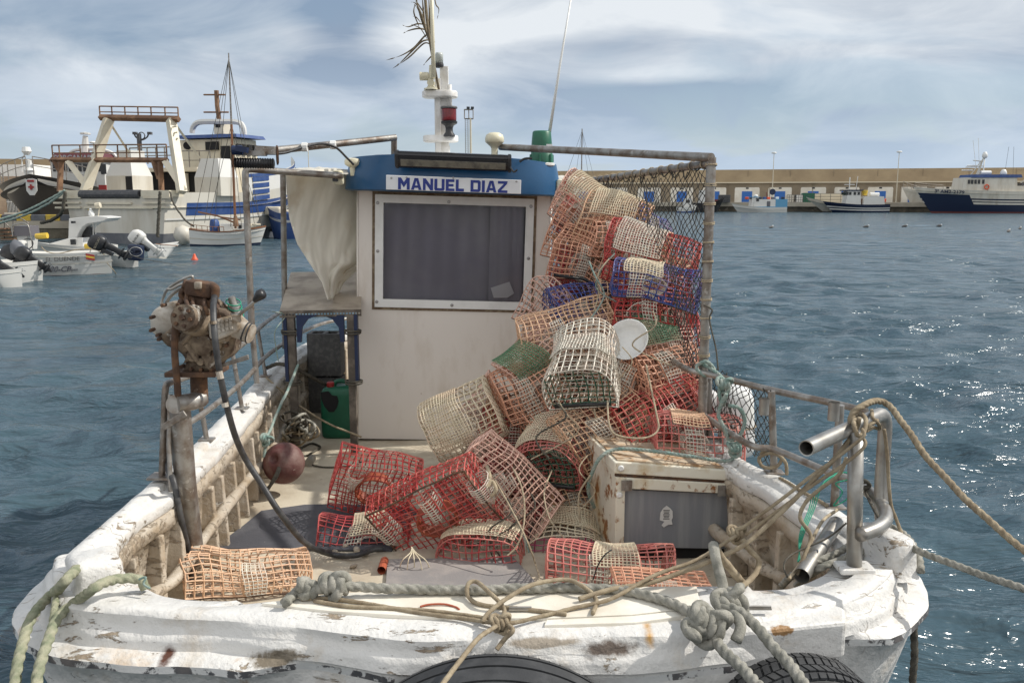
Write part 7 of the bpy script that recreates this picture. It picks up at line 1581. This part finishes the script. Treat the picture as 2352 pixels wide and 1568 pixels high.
# classic wooden boat
a=P(436,545,51.5); c=P(612,545,52.5); fr=Fr((a.x,51.5),(c.x-a.x,1.2)); Lw=(c-a).length; wbt=thing('wooden_sailboat','small white wooden sailboat with tall mast and blue cover in front of the trawler','sailboat',(a.x,51.5,0))
S,sh,w_=hullfn(fr,Lw,.35,.85,1.0,1.12,.5,.45,2.2,.62,hm=.82,dr=.25)
band(wbt,S,0,.30,'boot_stripe','cnavy'); band(wbt,S,.30,1,'hull','cboat',deck=.18,nv=6); band(wbt,S,.55,.6,'hull_line','cship',0,1,.02,transom=False,sides=(1,-1)); band(wbt,S,.96,1.03,'gunwale','cwood',0,1,.03,transom=False)
rail(wbt,[S(.03+.07*i,1,1) for i in range(7)],.28,.018,'cwood',mid=False)
gb(wbt,fr,'cabin','cboat',-.4,.4,Lw*.40,Lw*.57,.7,1.28,.03,.03); gb(wbt,fr,'cabin','cboat',-.4,.4,Lw*.62,Lw*.72,.7,1.32,.03,.03); gb(wbt,fr,'window','cwin',-.42,.42,Lw*.64,Lw*.68,1.0,1.2)
b=MB(); c_=fr.W(0,Lw*.32,.7); rows=[]
for z,s_ in ((0,1),(.4,1.02),(.72,.9),(.85,.6)): rows.append([c_+Vector((.28*s_*math.cos(t)*(1+.15*math.sin(3*t)),.3*s_*math.sin(t),z)) for t in [2*math.pi*k/14 for k in range(14)]])
b.loft(rows,True,True,True); b.build('blue_cover',M['cblue'],wbt,smooth=True)
mt_=P(525,122,51.6); mbq=P(541,525,51.6); mid_=mbq.lerp(mt_,.6)
MB().tube([mbq,mid_],.075,8).build('mast',M['cwood'],wbt); MB().tube([mid_,mt_],[.06,.035],8).build('topmast',M['pipe'],wbt)
for (px,py) in ((444,515),(470,512),(492,520),(585,518),(600,520),(555,520),(530,520)): MB().tube([mt_.lerp(mbq,.03 if px not in (555,530) else .42),P(px,py,51.6)],.015,4).build('stay',M['rope_dark'],wbt)
for (px,py) in ((480,505),(598,512),(570,515)): MB().tube([mt_.lerp(mbq,.40),P(px,py,51.6)],.015,4).build('stay',M['rope_dark'],wbt)
MB().tube([P(455,487,51.3),P(500,496,51.4),P(545,514,51.5)],.05,6).build('boom',M['cwood'],wbt); MB().tube([P(505,498,51.3),P(552,505,51.5)],.04,6).build('boom',M['cwood'],wbt)
part(wbt,'winch','crust',lambda b:b.lathe(P(542,520,51.4),[(.18,0),(.15,.3),(.1,.6),(0,.65)],8)); part(wbt,'rope_heap','ledge',lambda b:(b.torus(P(590,516,51.7),.16,.07,None,12,6),b.torus(P(580,518,51.7),.14,.06,(R(30),0,0),12,6))[0])
# blue boat partly hidden behind the tarp
t,fr,S,sh,L=sideboat('fishing_boat','blue hulled boat partly hidden by the poles right of the trawler','%d'%0 and 700,612,62,1.8,2.3,[(0,.7,'hull','cblue'),(.7,.78,'hull_stripe','cboat'),(.78,1,'hull','cblue')],1.6,.5)
part(t,'net_heap','ledge',lambda b:b.rbox(fr.W(0,L*.8,1.9),(1.2,1.0,.6),.2)); part(t,'fender','cblack',lambda b:b.torus(fr.W(1.2,L*.95,.9),.4,.14,(R(90),0,0),16,6))
# orange buoy
q=G(447,597,0); by=thing('marker_buoy','small orange conical marker buoy floating at left','buoy',(q.x,q.y,0))
MB().lathe((q.x,q.y,0),[(0,-.1),(.15,-.08),(.15,.04),(.10,.09),(.055,.23),(.04,.27),(0,.29)],16).build('buoy_body',M['orange'],by,smooth=True)
# ---------------- outboards and motor boats
def outboard(c,s,yaw,tilt,mt,label,txt=None,tcol='gullg'):
    t=thing('outboard_motor',label,'outboard motor',c,(0,R(tilt),R(yaw)))
    def ell(rows_): 
        b=MB(); rows=[]
        for z,cx_,rx_,ry_ in rows_: rows.append([Vector(((cx_+rx_*math.copysign(abs(math.cos(a))**.7,math.cos(a)))*s,ry_*math.copysign(abs(math.sin(a))**.7,math.sin(a))*s,z*s)) for a in [2*math.pi*k/20 for k in range(20)]])
        b.loft(rows,True,True,True); return b
    ell([(.0,0,.20,.15),(.06,0,.26,.19),(.25,-.01,.29,.20),(.40,-.03,.27,.19),(.50,-.06,.20,.15),(.53,-.07,.10,.08)]).build('cowling',M[mt],t,local=True,smooth=True)
    ell([(.0,.02,.17,.12),(-.12,.03,.12,.09),(-.45,.02,.10,.06),(-.62,.0,.12,.045),(-.75,.0,.13,.04)]).build('leg',M[mt],t,local=True,smooth=True)
    b=MB(); b.box((.0,0,-.62*s),(.42*s,.20*s,.02*s)); b.build('cavitation_plate',M[mt],t,local=True)
    b=MB(); b.lathe((-.16*s,0,-.80*s),[(.0,-.04*s),(.05*s,.0),(.062*s,.12*s),(.05*s,.34*s),(.03*s,.36*s)],12,(0,R(90),0)); b.build('gearcase',M[mt],t,local=True,smooth=True)
    b=MB(); b.add([Vector((x*s,0.004*s*q_,z*s)) for q_ in (-3,3) for x,z in ((-.08,-.84),(.10,-.84),(.04,-1.0),(-.02,-1.0))],[(0,1,2,3),(7,6,5,4),(0,4,5,1),(1,5,6,2),(2,6,7,3),(3,7,4,0)]); b.build('skeg',M[mt],t,local=True)
    b=MB()
    for k in range(3):
        a=k*2*math.pi/3+.4; ca,sa=math.cos(a),math.sin(a); b.add([Vector((.22*s,y_*s,z_*s-.80*s)) for y_,z_ in ((.03*ca,.03*sa),(.14*ca-.05*sa,.14*sa+.05*ca),(.16*ca,.16*sa),(.13*ca+.06*sa,.13*sa-.06*ca))],[(0,1,2,3)])
    b.build('propeller',M['gloss'],t,local=True)
    b=MB(); b.box((-.17*s,0,-.2*s),(.12*s,.22*s,.36*s)); b.box((-.24*s,0,-.05*s),(.08*s,.28*s,.10*s)); b.build('clamp_bracket',M['black'],t,local=True)
    if txt:
        v,f=text(txt,.10*s,ext=.002*s,bold=.01,sx=1.2); b=MB(); sy=-1
        b.add([Vector((p.x-.02*s,sy*(.207*s),p.y+.2*s)) for p in v],f) ; b.build('lettering',M[tcol],t,local=True)
    return t
def motorboat(label,pxs,pxb,D0,D1,hs,hb,beam,bands=None,**k):
    a=P(pxs,560,D0); c=P(pxb,560,D1); fr=Fr((a.x,D0),(c.x-a.x,D1-D0)); L=(Vector((c.x,D1,0))-Vector((a.x,D0,0))).length
    t=thing('motor_boat',label,'motor boat',(a.x,D0,0)); S,sh,w_=hullfn(fr,L,beam*.92,beam,hs,hb,.9,.35,2.6,.78,dr=.2)
    for (v0,v1,nm,mt) in (bands or [(0,.2,'boot_stripe','cred'),(.2,1,'hull','cboat')]): band(t,S,v0,v1,nm,mt,deck=.12 if v1>=.999 else None,nv=5)
    return t,fr,S,sh,L
# back boat with hard top
t,fr,S,sh,L=motorboat('white motor boat with swept hard top on which a gull stands',258,60,37,35,.85,1.1,.95)
def loop3(par,name,mt,pts,r_,n_=6,c=5): return MB().tube(cr([P(*p) for p in pts],c),r_,n_).build(name,M[mt],par,smooth=True)
b=MB(); pf_=[(158,502),(186,499),(222,496),(246,499),(248,501),(236,508),(222,510),(200,513),(188,522),(180,535),(172,556),(170,575),(153,575),(157,540)]
b.slab([P(x,y,36.4) for x,y in pf_],1.3,(0,1,0)); b.build('hard_top',M['cboat'],t,bevel=.02)
b=MB(); b.slab([P(x,y,36.2) for x,y in ((110,560),(155,548),(190,546),(190,578),(100,578))],1.6,(0,1,0)); b.build('cabin',M['cboat'],t,bevel=.02)
for (x0,y0,x1,y1) in ((163,508,168,513),(162,550,171,562)): BX(t,'window','cwin',x0,y0,x1,y1,36.1,.2)
b=MB(); b.tube([P(214,512,37),P(214,565,37)],.03,6); b.tube([P(221,512,37),P(219,560,37)],.02,5); b.build('hard_top_post',M['cboat'],t)
BX(t,'dark_gear','black',190,522,206,548,36.8,.4); 
b=MB(); rows=[[P(196+i*4.2,562-(16 if 1<i<7 else 6)*math.sin(i/8*3.14)+rnd.uniform(-2,2)+(10*j/3),36.0+.1*j) for i in range(9)] for j in range(4)]; b.loft(rows,False); b.build('blue_cloth',mat('pale_blue_cloth',(.14,.26,.48),.8),t,smooth=True)
part(t,'roof_lamp','ledge',lambda b:(b.tube([P(226,496,36.8),P(229,470,36.8)],.02,5),b.lathe(P(225,472,36.8),[(0,-.12),(.12,-.1),(.12,.1),(0,.12)],8,(0,R(80),0)))[0])
g=thing('seagull','white gull standing on the hard top of the white motor boat','gull',P(210,498,36.7))
q=P(210,492,36.7); MB().lathe(q,[(0,-.16),(.09,-.10),(.12,.0),(.09,.10),(.05,.17),(0,.2)],12,(0,R(-12),0)).build('body',M['gull'],g,smooth=True); MB().lathe(q+Vector((-.02,0,.2)),[(0,-.06),(.055,-.03),(.055,.03),(0,.06)],10).build('head',M['gull'],g,smooth=True)
b=MB(); b.tube([q+Vector((-.07,-.03,.2)),q+Vector((-.14,-.03,.18))],[.015,.004],5); b.build('beak',M['yellow'],g)
for dx in (-.03,.04): MB().tube([q+Vector((dx,0,-.10)),q+Vector((dx,0,-.2))],.008,4).build('leg',M['yellow'],g)
# named motor boat
t,fr,S,sh,L=motorboat('white open motor boat lettered EL DUENDE along its side',250,-70,33,30.9,.80,1.05,.95)
side=1 if S(.4,.8,1).y<S(.4,.8,-1).y else -1
band(t,S,.60,.64,'moulding','cship',0.0,.9,.03,transom=False,sides=(side,)); band(t,S,.93,1.02,'gunwale','cboat',0,1,.05,transom=False,sides=(side,))
def st(s_,sz,u,v,mt,sh_=0,bd=0): pa=S(u,v,side,.06); pb=S(u-.1,v,side,.06); put_text(s_,sz,pa,(pb-pa),(0,0,1),'lettering',M[mt],t,ext=.006,bold=bd,shear=sh_)
st('EL DUENDE',.21,.37,.80,'gullg'); st('580-CP',.27,.45,.42,'cgrey',.3,.02); st('Open',.15,.33,.40,'cgrey',.2,.01)
pa=S(.16,.84,side,.06); pb=S(.1,.84,side,.06); xd_=(pb-pa).normalized()
for k,mm in enumerate(('redcap','yellow','redcap')): 
    b=MB(); z0=-.10+.07*k; b.slab([pa+xd_*x+Vector((0,-.01,z0+z-.25*x)) for x,z in ((-.14,0),(.14,0),(.14,.068),(-.14,.068))],.01,(0,-1,0)); b.build('flag_mark',M[mm],t)
b=MB(); b.slab([P(x,y,33.2) for x,y in ((47,575),(60,575),(64,520),(40,520),(38,545))],.8,(0,1,0)); b.build('console',M['cboat'],t,bevel=.02)
b=MB(); b.slab([P(x,y,33.1) for x,y in ((32,519),(66,519),(69,542),(30,542))],.7,(0,1,0)); b.build('windshield',mat('smoked_windshield',(.14,.13,.14),.2),t)
loop3(t,'grab_rail','steel',[(30,545,33.05),(27,522,33.05),(36,515,33.05),(62,515,33.05),(70,540,33.05),(76,575,33.05)],.02)
part(t,'steering_wheel','black',lambda b:b.torus(P(63,560,33.0),.2,.02,(R(70),R(20),0),18,5)); part(t,'seat','cboat',lambda b:b.rbox(P(52,567,32.95),(.3,.4,.5),.1))
part(t,'rolled_fender','yellow',lambda b:b.tube([P(83,543,33),P(109,541,33)],.11,10)); part(t,'rolled_fender','yellow',lambda b:b.tube([P(196,566,32.6),P(222,564,32.6)],.10,10)); loop3(t,'stern_rail','steel',[(206,582,32.2),(212,568,32.2),(232,568,32.2),(250,590,32.3),(258,600,32.3)],.02); loop3(t,'bow_line','rope_tan',[(95,567,32),(108,578,32),(135,582,32),(180,573,32),(220,574,32),(240,585,32)],.018)
# small skiff hull right + left one
t,fr,S,sh,L=motorboat('little white skiff moored below the trawler stern',350,411,41,42.2,.62,.7,.5,[(0,.3,'boot_stripe','cship'),(.3,1,'hull','cboat')])
part(t,'thwart','cwood',lambda b:b.box(fr.W(0,L*.5,.5),(.15,.9,.05))); part(t,'oar','cwood',lambda b:b.tube([P(358,560,40.8),P(408,565,40.9)],.02,5))
t,fr,S,sh,L=motorboat('white motor boat stern carrying the white outboard',305,210,36,35,.6,.75,.7)
t,fr,S,sh,L=motorboat('white motor boat at the left edge nearest the camera',72,-120,29.5,27.6,.72,.95,.85)
t2,fr2,S2,sh2,L2=motorboat('low white boat hull at the far left edge of the picture',28,-120,27.5,26.2,.6,.8,.7)
outboard(P(240,563,31.6),1.02,8,-62,'black','large black outboard motor tilted up at the stern of the lettered boat','SUZUKI','ledge')
outboard(P(328,553,35.4),1.05,0,-52,'cboat','white outboard motor tilted up beside the blue cover','SUZUKI','cnavy')
outboard(P(40,586,29.3),.95,14,-58,'black','black outboard motor with grey hood at left')
outboard(P(66,590,28.9),.85,4,-54,'black','second black outboard motor beside the hooded one')
outboard(P(-6,606,27.0),.85,10,-60,'black','black outboard motor cut by the left edge')
b=MB(); rows=[]
c_=P(44,573,29.2)
for z,s_ in ((-.18,1),(.0,1.05),(.15,.9),(.24,.5)): rows.append([c_+Vector((.27*s_*math.cos(t_)*(1+.08*math.sin(5*t_)),.24*s_*math.sin(t_),z-.35*math.cos(t_)*.3)) for t_ in [2*math.pi*k/18 for k in range(18)]])
b.loft(rows,True,True,True); tag(b.build('engine_hood',M['cgrey'],smooth=True),'grey cloth hood over the black outboard motor','engine cover')
cv_=thing('engine_cover','dark blue engine cover lettered EL JEFE inside a round mark','engine cover',P(312,580,35.0))
b=MB(); b.rbox(P(312,580,35.0),(.56,.4,.62),.08,(0,R(6),0)); b.build('cover',M['cnavy'],cv_,auto=40)
q=P(312,578,34.78); v,f=text('EL JEFE',.13,ext=.004,bold=.012); b=MB(); b.add([q+Vector((p.x,-.01,p.y)) for p in v],f); b.build('lettering',M['cboat'],cv_)
MB().torus(q+Vector((0,.01,0)),.25,.012,(R(90),0,0),28,4,.72).build('round_mark',M['cboat'],cv_)
b=MB(); c_=P(225,566-14,31.8); b.lathe(c_,[(.0,.1),(.16,.06),(.2,-.04),(.1,-.1)],12); 
rope('mooring line slanting into the water from the motor boat stern',[P(246,604,32),P(262,622,31),G(268,632,-.05)],.014,'rope_tan',lay=False,group='stern mooring lines')
rope('mooring line slanting into the water from the motor boat stern',[P(300,585,34),P(330,595,34),G(402,607,-.05)],.012,'rope_dark',lay=False,group='stern mooring lines')
# gangway and rails on the left quay
gw=thing('quay_steps','rusty steel steps and handrails on the left quay edge','steps',P(20,520,58))
loop3(gw,'handrail','pipe',[(30,548,57),(30,505,57),(36,497,57),(62,510,57),(66,520,57),(66,560,57)],.04,5,3); loop3(gw,'handrail','pipe',[(-10,492,57),(10,510,57),(28,528,57),(40,540,57)],.04,5,3); loop3(gw,'handrail','pipe',[(10,548,57),(10,505,57),(14,498,57)],.04,5,3)
for k in range(4): MB().box(P(2+8*k,525+8*k,57),(.9,.8,.08)).build('step',M['crust'],gw)
